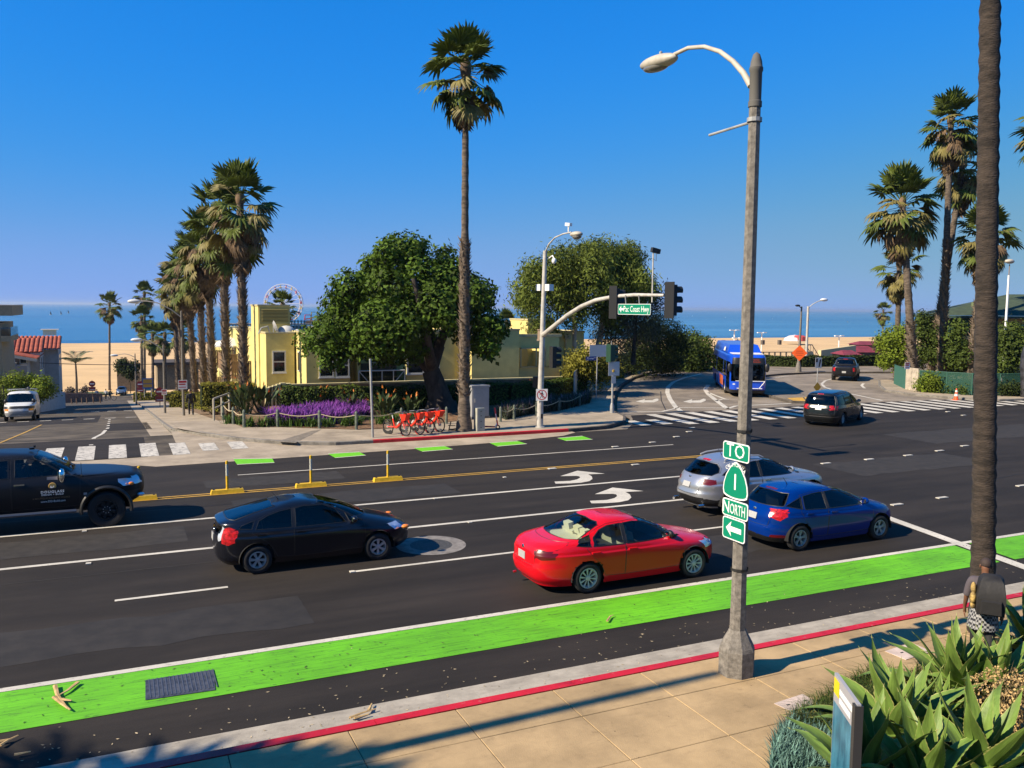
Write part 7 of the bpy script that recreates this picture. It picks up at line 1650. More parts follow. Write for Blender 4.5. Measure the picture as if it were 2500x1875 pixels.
# utility cabinets
cg = G(1166,1020,.13); cabm = mat('cabinet_grey',(.27,.275,.28),.5,var=.06,scale=2); t = thing('utility_cabinet','tall grey utility cabinet standing behind the palm trunk','cabinet',cg,R(2))
b = M(); b.box(-.52,.52,-.4,.4,0,.12); obj('plinth', b, conc_post, t); b = M(); b.box(-.48,.48,-.36,.36,.12,1.62); obj('cabinet_body', b, cabm, t); b = M(); b.box(-.52,.52,-.40,.40,1.622,1.72); obj('lid', b, cabm, t); b = M(); b.box(-.43,.43,-.375,-.362,.2,1.56); d_o = obj('door', b, cabm, t); b = M(); b.cbox((-.32,-.39,.95),(.04,.03,.22)); obj('handle', b, galv, d_o)
cg = G(1170,1052,.13); cab2 = mat('cabinet_cream',(.33,.33,.28),.6,var=.1,scale=3); t = thing('meter_cabinet','smaller cream cabinet with drawers between palm and scooter','cabinet',cg,R(5)); b = M(); b.box(-.20,.20,-.17,.17,0,1.08); obj('cabinet_body', b, cab2, t)
for z0,z1 in ((.06,.30),(.33,.60),(.63,.82),(.85,1.03)): b = M(); b.box(-.17,.17,-.18,-.171,z0,z1); d_o = obj('door', b, cab2, t); b = M(); b.cbox((0,-.184,(z0+z1)/2),(.06,.008,.03)); obj('handle', b, black_paint, d_o)
# scooter
scg = G(1194,1048,.14); red_s = mat('scooter_red',(.55,.015,.03),.4); t = thing('kick_scooter','red stand-up scooter parked beside the cream cabinet','scooter',scg,R(-35))
me = mesh_of('wheel', M().lathe([(.06,-.025),(.10,-.03),(.115,0),(.10,.03),(.06,.025)],16,T=Matrix.Rotation(PI/2,4,'X')), black_paint)
for x in (-.42,.42): link('wheel', me, t, (x,0,.115))
b = M(); b.box(-.36,.30,-.08,.08,.10,.15); obj('deck', b, red_s, t); b = M(); b.tube([(.42,0,.18),(.33,0,.62),(.27,0,1.02)],.035,8); obj('stem', b, red_s, t); b = M(); b.tube([(.27,-.24,1.06),(.26,0,1.05),(.27,.24,1.06)],.02,6); obj('handlebar', b, black_paint, t); b = M(); b.bar((.38,0,.30),(.30,0,.12),.06,.05); b.bar((.365,-.037,.45),(.32,-.037,.75),.02,.03); obj('neck', b, sign_white, t)
# share bikes
red_b = mat('bike_red',(.72,.035,.012),.4); tyre_b = mat('tyre_rubber',(0,0,0))
def bike_parts(t):
    wm = mesh_of('wheel', M().tube([(.31*math.cos(2*PI*i/24),0,.31*math.sin(2*PI*i/24)) for i in range(25)],.026,6,cap=False), tyre_b, 60); sp_ = M()
    for k in range(9): a = k*PI/9; sp_.tube([(-.3*math.cos(a),0,-.3*math.sin(a)),(.3*math.cos(a),0,.3*math.sin(a))],.004,3)
    sp_.tube([(0,-.06,0),(0,.06,0)],.05,8); sm2 = mesh_of('spokes', sp_, galv)
    for x in (.56,-.52): w = link('wheel', wm, t, (x,0,.335)); link('spokes', sm2, w)
    b = M(); b.tube([(.42,0,.82),(.30,0,.55),(.02,0,.34),(-.12,0,.34)],[.05,.06,.06,.05],8); b.tube([(-.10,0,.32),(-.22,0,.72)],.035,8); b.tube([(-.52,.05,.335),(-.1,.05,.36)],.025,6); b.tube([(-.52,-.05,.335),(-.1,-.05,.36)],.025,6); b.tube([(.42,0,.82),(.46,0,.66)],.05,8); b.tube([(.46,.06,.66),(.56,.06,.335)],.022,6); b.tube([(.46,-.06,.66),(.56,-.06,.335)],.022,6); obj('frame', b, red_b, t, 50)
    b = M(); b.tube([(-.22,0,.72),(-.27,0,.90)],.02,6); obj('seat_post', b, sign_white, t); b = M(); b.ell((-.29,0,.93),(.14,.08,.035),10,6); obj('saddle', b, black_paint, t, 50)
    b = M(); b.v=[(.44,-.13,.72),(.62,-.11,.70),(.62,.11,.70),(.44,.13,.72),(.38,-.20,.98),(.76,-.18,1.0),(.76,.18,1.0),(.38,.20,.98)]; b.f=[(0,3,2,1),(0,1,5,4),(1,2,6,5),(2,3,7,6),(3,0,4,7)]; b.m=[0]*5; obj('basket', b, red_b, t)
    b = M(); b.tube([(.42,0,.82),(.38,0,1.05)],.025,6); b.tube([(.22,-.30,1.06),(.36,-.16,1.08),(.38,0,1.05),(.36,.16,1.08),(.22,.30,1.06)],.016,6); obj('handlebar', b, galv, t)
    b = M(); b.lathe([(.36,-.03),(.36,.03)],10,T=Matrix.Translation((.56,0,.335))@Matrix.Rotation(PI/2,4,'X'),a0=-2.6,a1=-.9); obj('mudguard', b, red_b, t); b = M(); b.lathe([(.36,-.035),(.36,.035),(.2,.04)],10,T=Matrix.Translation((-.52,0,.335))@Matrix.Rotation(PI/2,4,'X'),a0=-2.7,a1=-.6); obj('rear_skirt', b, black_paint, t)
    b = M(); b.tube([(.1,-.05,.5),(.22,-.06,.62)],.03,6); obj('lock_panel', b, sign_white, t)
B0 = None
for k,(px,py,rz,lb) in enumerate(((968,1062,-62,'leftmost red share bike of the bunch by the bare post'),(1004,1058,-66,'second red share bike from the left'),(1030,1055,-70,'third red share bike, hidden between its neighbours'),(1052,1052,-64,'rightmost red share bike, basket pointing to the palm'))):
    p = G(px,py,.14)
    if B0 is None: B0 = thing('share_bike', lb, 'bicycle', p, R(rz), 'red share bikes on the far kerb'); bike_parts(B0)
    else: c = copy_tree(B0); c.location = p; c.rotation_euler = (0,0,R(rz)); c['label'] = lb
p = G(1100,1052,.14); t = thing('toppled_scooter','black scooter lying on the pavement between the bikes and the palm','scooter',p); b = M(); b.tube([(-.1,0,0),(.02,0,.45)],.025,6); b.tube([(-.15,-.1,.28),(.25,.05,.24)],.02,6); obj('stem', b, black_paint, t); b = M(); b.cbox((.25,.1,.06),(.6,.14,.05),rz=.4); obj('deck', b, black_paint, t)
# rope fence round the garden
postm = mat('fence_post_green',(.11,.13,.10),.9,var=.3,scale=6); ropem = mat('rope',(.40,.33,.20),.9)
def ropefence(label, P, hh):
    t = thing('rope_fence', label, 'fence', P[0]); me = mesh_of('post', M().tube([(0,0,-.1),(0,0,hh),(0,0,hh+.08)],[.07,.07,.02],8), postm); b = M()
    for p in P: link('post', me, t, p-P[0])
    for a, c in zip(P,P[1:]): b.tube([a.lerp(c,i/6)-P[0]+Vector((0,0,hh*.86-.14*math.sin(PI*i/6))) for i in range(7)],.022,5)
    obj('rope', b, ropem, t)
ropefence('low post and rope fence along the purple flower bed',[G(px,py,.13) for px,py in ((545,1020),(570,1036),(596,1044),(678,1042),(780,1045),(870,1048),(980,1038),(1090,1035))],.78)
ropefence('low post and rope fence before the dark bed right of the cabinet',[G(px,py,.13) for px,py in ((1222,1030),(1255,1025),(1310,1015),(1365,1005),(1415,992),(1445,968))],.70)
# fences of the ramp
def panelfence(name, label, P, h, mpost, mpanels, cat='fence', r=.04):
    t = thing(name, label, cat, P[0]); me = mesh_of('post', M().tube([(0,0,-.1),(0,0,h+.03)],r,6), mpost)
    for p in P: link('post', me, t, p-P[0])
    for i,(a,c) in enumerate(zip(P,P[1:])):
        b = M(); a0, c0 = a-P[0], c-P[0]; b.tube([a0+Vector((0,0,h)),c0+Vector((0,0,h))],r*.7,5); obj('top_rail', b, mpost, t)
        m = mpanels[min(i,len(mpanels)-1)]; b = M(); dd = (c0-a0).normalized(); q = Vector((-dd.y,dd.x,0))*.008
        b.add([a0+q,c0+q,c0+q+Vector((0,0,h-.03)),a0+q+Vector((0,0,h-.03)),a0-q,c0-q,c0-q+Vector((0,0,h-.03)),a0-q+Vector((0,0,h-.03))],[(0,1,2,3),(5,4,7,6),(3,2,6,7)]); obj('mesh_panel', b, m, t)
    return t
def see_through(n, c, a):
    m = bpy.data.materials.new(n); m.use_nodes = True; N = m.node_tree.nodes; L = m.node_tree.links; p = N['Principled BSDF']; p.inputs['Base Color'].default_value = (*c,1); p.inputs['Roughness'].default_value = .8
    t = N.new('ShaderNodeBsdfTransparent'); x = N.new('ShaderNodeMixShader'); x.inputs[0].default_value = a; L.new(t.outputs[0],x.inputs[1]); L.new(p.outputs[0],x.inputs[2]); L.new(x.outputs[0],N['Material Output'].inputs[0]); return m
gm = see_through('green_mesh',(.015,.075,.05),.60); gm2 = see_through('green_screen',(.03,.12,.085),.95); cl = see_through('chain_link',(.46,.41,.33),.7); dk = see_through('dark_screen',(.03,.028,.025),.95)
zf_ = lambda x,y,z=.13: Vector((x,y,z))
panelfence('ramp_fence','chain link then dark screened fence curving along the ramp footway',[zf_(25.9,46.9),zf_(27.4,49.2),zf_(28.8,51.5),zf_(30.8,54.2),zf_(32.9,57.0),zf_(37.7,62.4),zf_(43,67.2),zf_(49.4,71.4),zf_(56,73.2)],1.75,galv,[cl,cl,cl,cl,dk])
Fp = [G(2183,937,.13),G(2210,950,.13)]; panelfence('screen_fence','short green screened fence turning the corner left of the concrete panel',Fp,1.5,mat('fence_green',(.03,.10,.07),.6),[gm2])
Fp = [G(px,py,.13) for px,py in ((2244,955),(2310,961),(2372,965),(2440,966),(2492,966))]; panelfence('mesh_fence','green see-through mesh fence in front of the right shrubs',Fp,1.5,mat('fence_green',(0,0,0)),[gm])
a, c = G(2211,950,.13), G(2242,955,.13); dd = c-a; t = thing('concrete_panel','pale concrete wall panels between the green fences','wall',a,math.atan2(dd.y,dd.x)); 
for k in range(2): L0 = dd.length/2; b = M(); b.box(k*L0,(k+1)*L0-.03,-.06,.08,-.1,1.62); obj('panel', b, mat('panel_concrete',(.36,.31,.24),.9,var=.25,scale=2.5), t)
cg = G(2334,977,.0); t = thing('traffic_cone','orange and white traffic cone at the end of the crosswalk','traffic cone',cg); b = M(); b.box(-.19,.19,-.19,.19,0,.04); b.lathe([(.15,.04),(.115,.28)],14); b.lathe([(.10,.42),(.075,.55)],14); b.lathe([(.06,.66),(.035,.78),(0,.79)],14); orange = mat('cone_orange',(.72,.09,.02),.5); obj('cone_body', b, orange, t, 40); b = M(); b.lathe([(.115,.28),(.10,.42)],14); b.lathe([(.075,.55),(.06,.66)],14); obj('reflective_band', b, sign_white, t, 40)
p = at(2506,960,58); t = thing('covered_statue','dark shrouded upright shape at the right edge behind the fence','statue',(p.x,p.y,.1)); b = M(); b.lathe([(.35,0),(.4,1.2),(.5,2.2),(.45,3.0),(.3,3.6),(0,3.8)],12); obj('shroud', b, mat('dark_tarp',(.035,.035,.04),.45,var=.4,scale=2,bump=.5,bscale=3), t, 60)

# ------------------------------------------------------------------ city bus
blue_bus = mat('bus_blue',(.005,.06,.50),.35,coat=.5)
S = dict(axles=(3.0,-3.1), wheel_r=.47, rim_r=.28, rim=(8,rim_silver,'block'), wheel_w=.29, track=1.08, arch_r=.56, step=.10, cols=110, paint=blue_bus,
 front=[(.28,5.85),(.45,5.97),(1.0,6.02),(1.6,6.0),(2.3,5.95),(2.70,5.88),(2.82,5.75),(2.88,5.3)], rear=[(.28,-5.85),(.5,-5.98),(1.5,-6.0),(2.6,-5.95),(2.82,-5.85),(2.88,-5.3)],
 width=[(.28,1.22),(.5,1.27),(1.0,1.28),(2.0,1.27),(2.6,1.24),(2.78,1.18),(2.85,1.08),(2.88,.9)], nf=[(.28,9),(3,9)], nr=[(.28,14),(3,14)],
 regions=[('windshield','front',[(.0,1.12),(1.12,1.12),(1.10,2.24),(.0,2.24)],glass_black,{'notrim':1}),
  ('destination_display','front',[(0,2.28),(1.08,2.28),(1.04,2.66),(0,2.68)],black_trim),
  ('front_bumper','front',[(0,.29),(1.3,.29),(1.3,.52),(0,.52)],black_trim),
  ('headlight','front',[(.82,.80),(1.02,.80),(1.02,.94),(.82,.94)],lamp_clear,{'pair':1}),
  ('door','side',[(5.55,.40),(4.25,.40),(4.25,2.35),(5.55,2.35)],glass_black,{'id':'f'}),
  ]+[('side_window','side',[(x1,1.28),(x0,1.28),(x0,2.28),(x1,2.28)],glass_black,{'notrim':1}) for x0,x1 in ((2.5,4.1),(.8,2.4),(-.4,.7),(-2.1,-.5),(-3.8,-2.2),(-5.4,-3.9))]+[
  ('poster_panel','side',[(2.35,.50),(-.4,.50),(-.4,1.18),(2.35,1.18)],mat('poster_orange',(.55,.16,.03),.5,c2=(.35,.03,.02),scale=1.6),{})],
 mirror=(5.8,2.0,black_trim), mirror_size=(.10,.16,.30))
S = setpaint(S)
A = Vector((38.25,45.3,0)); hd = R(-122.5); bt, Bb = car('city_bus','blue city bus with white front roof coming down the ramp','x' and (A.x-6.0*math.cos(hd), A.y-6.0*math.sin(hd), 0), hd, S, cat='bus')
bt['label'] = 'blue city bus with white front roof coming down the ramp'
b = M(); b.v = [(-5.4,-1.15,2.86),(3.6,-1.15,2.86),(3.6,1.15,2.86),(-5.4,1.15,2.86),(-5.2,-.95,3.42),(3.1,-.95,3.42),(3.1,.95,3.42),(-5.2,.95,3.42)]; b.f = [(4,5,6,7),(0,1,5,4),(1,2,6,5),(2,3,7,6),(3,0,4,7)]; b.m=[0]*5; fa = obj('roof_fairing', b, blue_bus, bt)
b = M(); b.box(3.65,5.5,-1.0,1.0,2.872,2.905); obj('white_roof_panel', b, sign_white, bt); b = M(); b.box(4.3,5.0,-.4,.4,2.906,2.95); obj('roof_hatch', b, sign_white, bt)
b = M(); b.add([(1.2,-1.17,2.95),(2.3,-1.17,2.95),(2.1,-1.10,3.22),(1.4,-1.10,3.22)],[(0,1,2,3)]); obj('white_logo', b, sign_white, fa)
def front_text(s, y, z, size, m): x = float(Bb.endx(abs(y),z,1))+.012; b = M(); text_mesh(b, s, size, Matrix.Translation((x,y,z))@Matrix(((0,0,1,0),(1,0,0,0),(0,1,0,0),(0,0,0,1)))); return obj('display_dots', b, m, bt)
amber = mat('amber_leds',(.5,.06,.02),.5); front_text('=====', .45, 2.52, .16, amber); front_text('======', .45, 2.38, .18, amber)
b = M()
for y in (-.55,.65): b.tube([(6.05,y,.62),(6.55,y*1.0,.70),(6.50,y+.35,1.15)],.022,6)
b.tube([(6.05,-.75,.62),(6.05,.9,.62)],.03,6); b.tube([(6.5,-.9,1.15),(6.5,1.0,1.15)],.022,6); obj('bike_rack', b, sign_white, bt)
b = M(); b.cbox((6.0,.35,1.02),(.06,.9,.05)); obj('wiper_cowl', b, black_trim, bt)

# ------------------------------------------------------------------ garden beds
def scatter_poly(poly, n, rg):
    P = np.array([(p[0],p[1]) for p in poly]); lo, hi = P.min(0), P.max(0); out = []
    while sum(map(len,out)) < n:
        q = rg.uniform(lo, hi, (n,2)); ins = np.zeros(n,bool)
        for (x0,y0),(x1,y1) in zip(P,np.roll(P,-1,0)):
            if y0 != y1: ins ^= ((y0 > q[:,1]) != (y1 > q[:,1])) & (q[:,0] < (x1-x0)*(q[:,1]-y0)/(y1-y0)+x0)
        out.append(q[ins])
    return np.concatenate(out)[:n]
def blades(name, pts, z, h, w, lean, m, parent=None, seed=1, curve=.5, hv=.4, dirs=None, kind='stuff'):
    """many narrow curved blades from points on the ground"""
    rg = np.random.default_rng(seed); n = len(pts); a = rg.uniform(0,2*PI,n) if dirs is None else dirs
    H = h*rg.uniform(1-hv,1+hv,n); ln = lean*rg.uniform(.2,1.3,n); d = np.stack([np.cos(a),np.sin(a),0*a],-1); q = np.stack([-np.sin(a),np.cos(a),0*a],-1)*(w*rg.uniform(.6,1.3,n))[:,None]/2
    b0 = np.concatenate([pts, np.full((n,1),z)],1) if pts.shape[1] == 2 else pts
    m1 = b0+d*(ln*H*.35)[:,None]; m1[:,2] += H*.6
    tp = b0+d*(ln*H)[:,None]; tp[:,2] += H*(1-curve*np.minimum(ln,1)*.5)
    V = np.stack([b0-q,b0+q,m1+q*.8,m1-q*.8,tp-q*.06,tp+q*.06],1).reshape(-1,3); i = np.arange(n)[:,None]*6
    F = np.concatenate([i+np.array([[0,1,2,3]]), i+np.array([[3,2,5,4]])])
    o = npobj(name, V, F, m, parent, tint=np.tile(rg.uniform(0,1,n),2))
    if kind: o['kind'] = kind
    return o
rgp = np.random.default_rng(77)
g = lambda px,py: G(px,py,.13)
salvia = mat('purple_salvia',(.17,.035,.26),.8,tint=.6,trans=.1); salv_leaf = mat('salvia_leaf',(.075,.085,.045),.8,tint=.5)
SP = [g(648,1028),g(700,1020),g(770,1012),g(840,1002),g(885,1000),g(900,1020),g(830,1036),g(740,1040),g(660,1040)]
c = sum(SP,Vector())/len(SP); SPx = [(p.x,p.y) for p in SP]
pts = scatter_poly(SPx, 5200, rgp); blades('purple_flowers', pts, .15, .62, .055, .7, salvia, None, 3)
pts = scatter_poly(SPx, 3200, rgp); blades('flower_bed_foliage', pts, .13, .45, .06, .8, salv_leaf, None, 4)
SP2 = [g(1215,1018),g(1260,1000),g(1330,990),g(1400,985),g(1440,972),g(1440,985),g(1370,1003),g(1290,1014),g(1235,1026)]
pts = scatter_poly([(p.x,p.y) for p in SP2], 4600, rgp); blades('dark_bed_foliage', pts, .13, .6, .05, .7, mat('rosemary_leaf',(.030,.042,.022),.8,tint=.5), None, 5)
pts = scatter_poly([(p.x,p.y) for p in SP2], 500, rgp); blades('faded_flowers', pts, .3, .5, .05, .6, mat('faded_salvia',(.16,.10,.13),.8,tint=.4), None, 6)
lowleaf = mat('daylily_leaf',(.07,.125,.02),.6,spec=.2,tint=.5,trans=.15)
for k,(px,py) in enumerate(((560,1040),(610,1046),(640,1047),(700,1046),(722,1047),(760,1047),(800,1047),(845,1045),(870,1043),(930,1040),(960,1035),(1010,1030),(585,1042),(670,1045))):
    p = g(px,py-6); pts = np.array([p.x,p.y])+rgp.normal(size=(60,2))*.16; t = thing('daylily_clump',['pale strappy green clump at the left end of the rope fence','green clump beside the left corner post','small clump just right of the corner post','bright green clump before the purple flowers','clump left of the second long post','clump under the purple flowers mid bed','clump between the middle posts','clump near the right end of the purple bed','clump left of the bare post','green clump just right of the bare post','clump behind the first bike','clump under the tree behind the bikes','clump between the two left posts','clump by the second post'][k],'plant',(0,0,0),0,'strappy green clumps along the rope fence'); blades('leaves', pts, .13, .5, .05, 1.0, lowleaf, t, 20+k, .9, kind=None)
bop_leaf = mat('strelitzia_leaf',(.055,.08,.025),.55,spec=.2,var=.3,scale=2); bop_fl = mat('strelitzia_flower',(.65,.20,.02),.6)
def strelitzia(label, px, py, s, n, seed):
    r = random.Random(seed); p = g(px,py); t = thing('bird_of_paradise', label, 'plant', p, 0, 'orange flowered clumps in the garden bed'); b = M(); fl = M()
    for k in range(n):
        a = r.uniform(0,2*PI); ln = r.uniform(.15,.6)*s; h = r.uniform(.6,1.15)*s; d = Vector((math.cos(a),math.sin(a),0)); q = Vector((-d.y,d.x,0)); o = d*r.uniform(0,.2)*s
        st = o+d*ln*.55+Vector((0,0,h*.6)); tp = o+d*ln*1.1+Vector((0,0,h)); b.tube([o,st],.012*s,3,cap=False); w = .09*s
        b.add([st,(st+tp)/2+q*w+Vector((0,0,.02)),tp,(st+tp)/2-q*w+Vector((0,0,.02)),(st+tp)/2],[(0,1,4),(1,2,4),(2,3,4),(3,0,4)])
        if k%4 == 0:
            f = o+d*ln*.9+Vector((0,0,h*1.12)); b.tube([o,f],.010*s,3,cap=False)
            for j in range(4): e = d*(.10+.04*j)*s+Vector((0,0,.17-.045*j))*s; fl.add([f-q*.02*s,f+q*.02*s,f+e],[(0,1,2)])
    obj('leaves', b, bop_leaf, t); obj('flowers', fl, bop_fl, t)['kind'] = 'stuff'
for k,(px,py,s,n,lb) in enumerate(((770,1003,1.1,40,'orange flowered clump in front of the hedge, left of the tree'),(858,1012,1.1,36,'clump rising behind the purple flowers by the hedge'),(940,1022,1.25,40,'tall orange flowered clump right of the bare post'),(1000,1018,1.0,34,'low orange flowered clump left of the tree trunk'),(640,1010,1.4,44,'large dark strappy clump at the left end of the bed'),(600,1012,1.5,46,'big leafy clump under the tallest row palm'),(690,995,.9,30,'small clump in front of the end pier of the wall'),(1395,965,1.0,30,'clump before the hedge right of the signal pole'),(1290,975,.9,26,'clump between cabinet and signal pole before the hedge'))): strelitzia(lb,px,py,s,n,200+k)
# rail at the pavement by the row of palms
a, c2 = g(522,1022), g(560,1000); t = thing('hand_rail','pale timber rail at the pavement edge left of the garden','rail',a); b = M(); d = c2-a
for k in range(3): b.tube([d*k/2+Vector((0,0,-.1)),d*k/2+Vector((0,0,1.0-.05*k))],.06,6)
b.tube([Vector((0,0,1.0)),d+Vector((0,0,.9))],.05,6); b.tube([Vector((0,0,.5)),d+Vector((0,0,.45))],.04,6); obj('rail_frame', b, mat('pale_timber',(.38,.34,.26),.9), t)
tp = g(730,1022); tag(obj('litter_bin', M().cbox((0,0,.35),(.28,.28,.5)), mat('teal_bin',(.01,.06,.09),.6), loc=tp),'small teal box at the back of the purple flower bed','box')

# ------------------------------------------------------------------ foreground planter
PLN = [(7.0,7.3),(7.45,8.05),(7.95,8.35),(8.8,8.68),(9.9,8.85),(11.5,8.72),(13.2,8.55),(17,8.4),(26,7.5),(26,-5),(6.2,-5),(6.2,5)]
b = M(); b.prism(PLN,.0,.17); planter = struct('planter_bed', b, soil)
kerb('planter_edge', [(6.6,6.3),(7.0,7.4),(7.45,8.15),(7.95,8.45),(8.8,8.78),(9.9,8.95),(11.5,8.82),(13.2,8.65),(17,8.5)], mat('planter_edge_stone',(.40,.31,.18),.85,var=.15,scale=4), planter, w=.12, h=.20, side=-1)
agave_m = mat('agave_leaf',(.112,.18,.034),.48,spec=.25,var=.28,scale=3.5,bump=.15,bscale=18,stretch=(.4,3,3))
agave_edge = mat('agave_margin',(.26,.27,.08),.5)
def agave_leaf(seed, curl):
    r = random.Random(seed); b = M(); n = 26; L = 1.0
    prof = lambda u:  .112*(.62+.55*math.sin(PI*min(1,u*.95+.12)))*(1-u**2.6)**.8+.003
    rows = []
    tw = r.uniform(-.25,.25)
    for i in range(n+1):
        u = i/n; x = L*u*(1-.05*u*curl); z = .16*u*curl - .30*curl*u**2.4 + .02*math.sin(u*7+seed); w = prof(u); sr = .010*((i%2)*2-1)*(1-u) if 2 < i < n-2 else 0
        ch = .30*(1-.5*u); row = []
        for k,t_ in enumerate((-1,-.93,-.5,0,.5,.93,1)):
            ww = w*t_+(sr if abs(t_) == 1 else 0)*(1 if t_ > 0 else -1); zz = z+ch*w*(t_*t_); yy = ww*math.cos(tw*u)-0; row.append((x, yy, zz+ww*math.sin(tw*u)))
        rows.append(row)
    th = .022
    for i in range(n):
        for k in range(6):
            q = [rows[i][k],rows[i+1][k],rows[i+1][k+1],rows[i][k+1]]; b.add(q[::-1],[(0,1,2,3)], 1 if k in (0,5) else 0)
            def lo(p, k2, u): t_ = (-1,-.93,-.5,0,.5,.93,1)[k2]; return (p[0],p[1],p[2]-th*(1-t_*t_)*(1-u*.8))
            b.add([lo(rows[i][k],k,i/n),lo(rows[i+1][k],k,(i+1)/n),lo(rows[i+1][k+1],k+1,(i+1)/n),lo(rows[i][k+1],k+1,i/n)],[(0,1,2,3)], 1 if k in (0,5) else 0)
    b.tube([rows[n][3],(rows[n][3][0]+.05,rows[n][3][1],rows[n][3][2]+(-.02*curl))],[.006,.001],5,mi=1)
    return mesh_of('leaf', b, [agave_m, agave_edge], 50)
AL = [agave_leaf(i, cu) for i, cu in enumerate((.2,.5,.9,1.2,.7,-.1))]
def agave(label, x, y, z, s, n, seed, tilt=0):
    r = random.Random(seed); t = thing('agave', label, 'agave plant', (x,y,z), 0, 'agaves in the foreground planter'); i0 = r.uniform(0,6)
    for i in range(n):
        f = i/(n-1); az = i0+i*2.39996+r.uniform(-.2,.2); el = R(86-72*f**.85)+r.uniform(-.10,.10); rr = .03+.09*f
        o = link('leaf', AL[(0,5,1,4,2,3)[min(5,int(f*5.99))] if r.random() < .7 else r.randrange(6)], t); o.matrix_local = Matrix.Translation((math.cos(az)*rr,math.sin(az)*rr,.20-.16*f)) @ Matrix.Rotation(az,4,'Z') @ Matrix.Rotation(-el,4,'Y') @ Matrix.Rotation(r.uniform(-.3,.3),4,'X') @ Matrix.Scale(s*r.uniform(.85,1.12)*(.85+.3*f),4)
    b = M(); b.ell((0,0,.05),(.16,.16,.2),10,6); obj('stem', b, agave_edge, t, 60)
for k,(px,py,z,s,n,lb) in enumerate(((2185,1800,.3,1.15,24,'big agave right of the blue information sign'),(2335,1690,.3,1.15,24,'big agave directly below the walking man'),(2430,1700,.35,1.05,20,'agave at the right edge beyond the dry flowers'),(2395,1895,.4,1.12,20,'agave at the bottom right corner, cut by the frame'),(2260,1930,.4,1.08,20,'low agave at the bottom middle of the planter'),(2110,1905,.35,1.05,18,'dark agave spreading in front of the blue sign'),(2520,1590,.3,1.05,20,'agave at the far right edge by the pavement'),(2290,1770,.3,.8,16,'smaller agave between the two big ones'))):
    p = G(px,py,z); agave(lb, p.x, p.y, z-.10, s, n, 300+k)
# ground cover
g2 = lambda px,py: G(px,py,.2)
chalk = mat('chalkstick_leaf',(.10,.19,.155),.6,spec=.2,tint=.5); grass_m = mat('dark_grass',(.045,.075,.012),.7,spec=.2,tint=.6,trans=.15); grass_y = mat('golden_grass',(.16,.14,.03),.7,tint=.5,trans=.15)
CH = [g2(1880,1900),g2(1885,1830),g2(1910,1780),g2(1965,1760),g2(2030,1745),g2(2060,1800),g2(2060,1900)]
pts = scatter_poly([(p.x,p.y) for p in CH], 4200, rgp); blades('chalkstick_ground_cover', pts, .18, .17, .020, .7, chalk, None, 31, .1, .5)
GR = [g2(1930,1775),g2(1985,1740),g2(2050,1705),g2(2110,1665),g2(2170,1655),g2(2200,1700),g2(2130,1800),g2(2060,1800),g2(1990,1790)]
pts = scatter_poly([(p.x,p.y) for p in GR], 7500, rgp); blades('clumping_grass', pts, .18, .27, .009, 1.1, grass_m, None, 32, 1.0, .5)
pts = scatter_poly([(p.x,p.y) for p in GR], 1100, rgp); blades('golden_grass', pts, .18, .28, .008, 1.1, grass_y, None, 33, 1.0, .5)
AR = [g2(2080,1900),g2(2060,1800),g2(2150,1690),g2(2300,1600),g2(2500,1560),g2(2560,1700),g2(2560,1900)]
pts = scatter_poly([(p.x,p.y) for p in AR], 9000, rgp); blades('planter_grass', pts, .17, .22, .010, 1.1, grass_m, None, 34, 1.0, .5)
pts = scatter_poly([(p.x,p.y) for p in AR], 1500, rgp); blades('planter_dry_grass', pts, .17, .24, .009, 1.2, grass_y, None, 35, 1.0, .5)
dc = G(2475,1790,.3); t = thing('dry_flower_bush','bush of dried tan flower heads at the right edge among the agaves','bush',(dc.x,dc.y,.2)); rg = np.random.default_rng(9)
n = 1500; P = rg.normal(size=(n,3)); P /= np.linalg.norm(P,axis=1,keepdims=True); P *= (rg.uniform(.3,1,n)**.5)[:,None]*np.array([.62,.62,.42]); P[:,2] += .52
pts2 = np.repeat(P,1,0); Nn = P/np.linalg.norm(P,axis=1,keepdims=True); V, F = leaves(P, Nn, .035, rg, .2, .9, .9); V2, F2 = leaves(P+.008, -Nn, .035, rg, .2, .9, .9)
npobj('flower_heads', np.concatenate([V,V2]), np.concatenate([F,F2+len(V)]), mat('dry_flower',(.36,.24,.10),.9,tint=.5), t, tint=rg.uniform(0,1,2*n))['kind'] = 'stuff'
st = rg.normal(size=(160,2))*.12; blades('stems', np.concatenate([st,np.zeros((160,1))],1), 0, .75, .010, .6, mat('dry_stem',(.20,.14,.06),.9), t, 41)
# blue information sign
s0, s1 = at(2042,1640,9.55), at(2098,1722,8.75); zt_ = (s0.z+s1.z)/2; dd = Vector((s1.x-s0.x,s1.y-s0.y,0)); W_ = dd.length
t = thing('wayfinding_sign','blue wayfinding panel with yellow tab seen almost edge on by the planter','sign',(s0.x,s0.y,.15),math.atan2(dd.y,dd.x)); hh = zt_-.15
b = M(); b.box(0,W_,-.02,.02,hh-1.18,hh); obj('panel', b, mat('sign_edge_grey',(.30,.30,.32),.5), t)
sb_ = mat('wayfinding_blue',(.012,.085,.15),.35,c2=(.05,.20,.30),scale=2.2,stretch=(2.5,1,.8)); b = M(); b.box(.02,W_-.09,-.024,-.021,hh-1.14,hh-.32); obj('map_face', b, sb_, t)
b = M(); b.box(.02,.20,-.026,-.021,hh-.22,hh-.04); obj('yellow_tab', b, mat('tab_yellow',(.62,.50,.01),.4), t); b = M(); b.box(.22,W_-.1,-.026,-.0215,hh-.16,hh-.10); b.box(.22,W_-.2,-.026,-.0215,hh-.26,hh-.2); obj('white_print', b, sign_white, t)
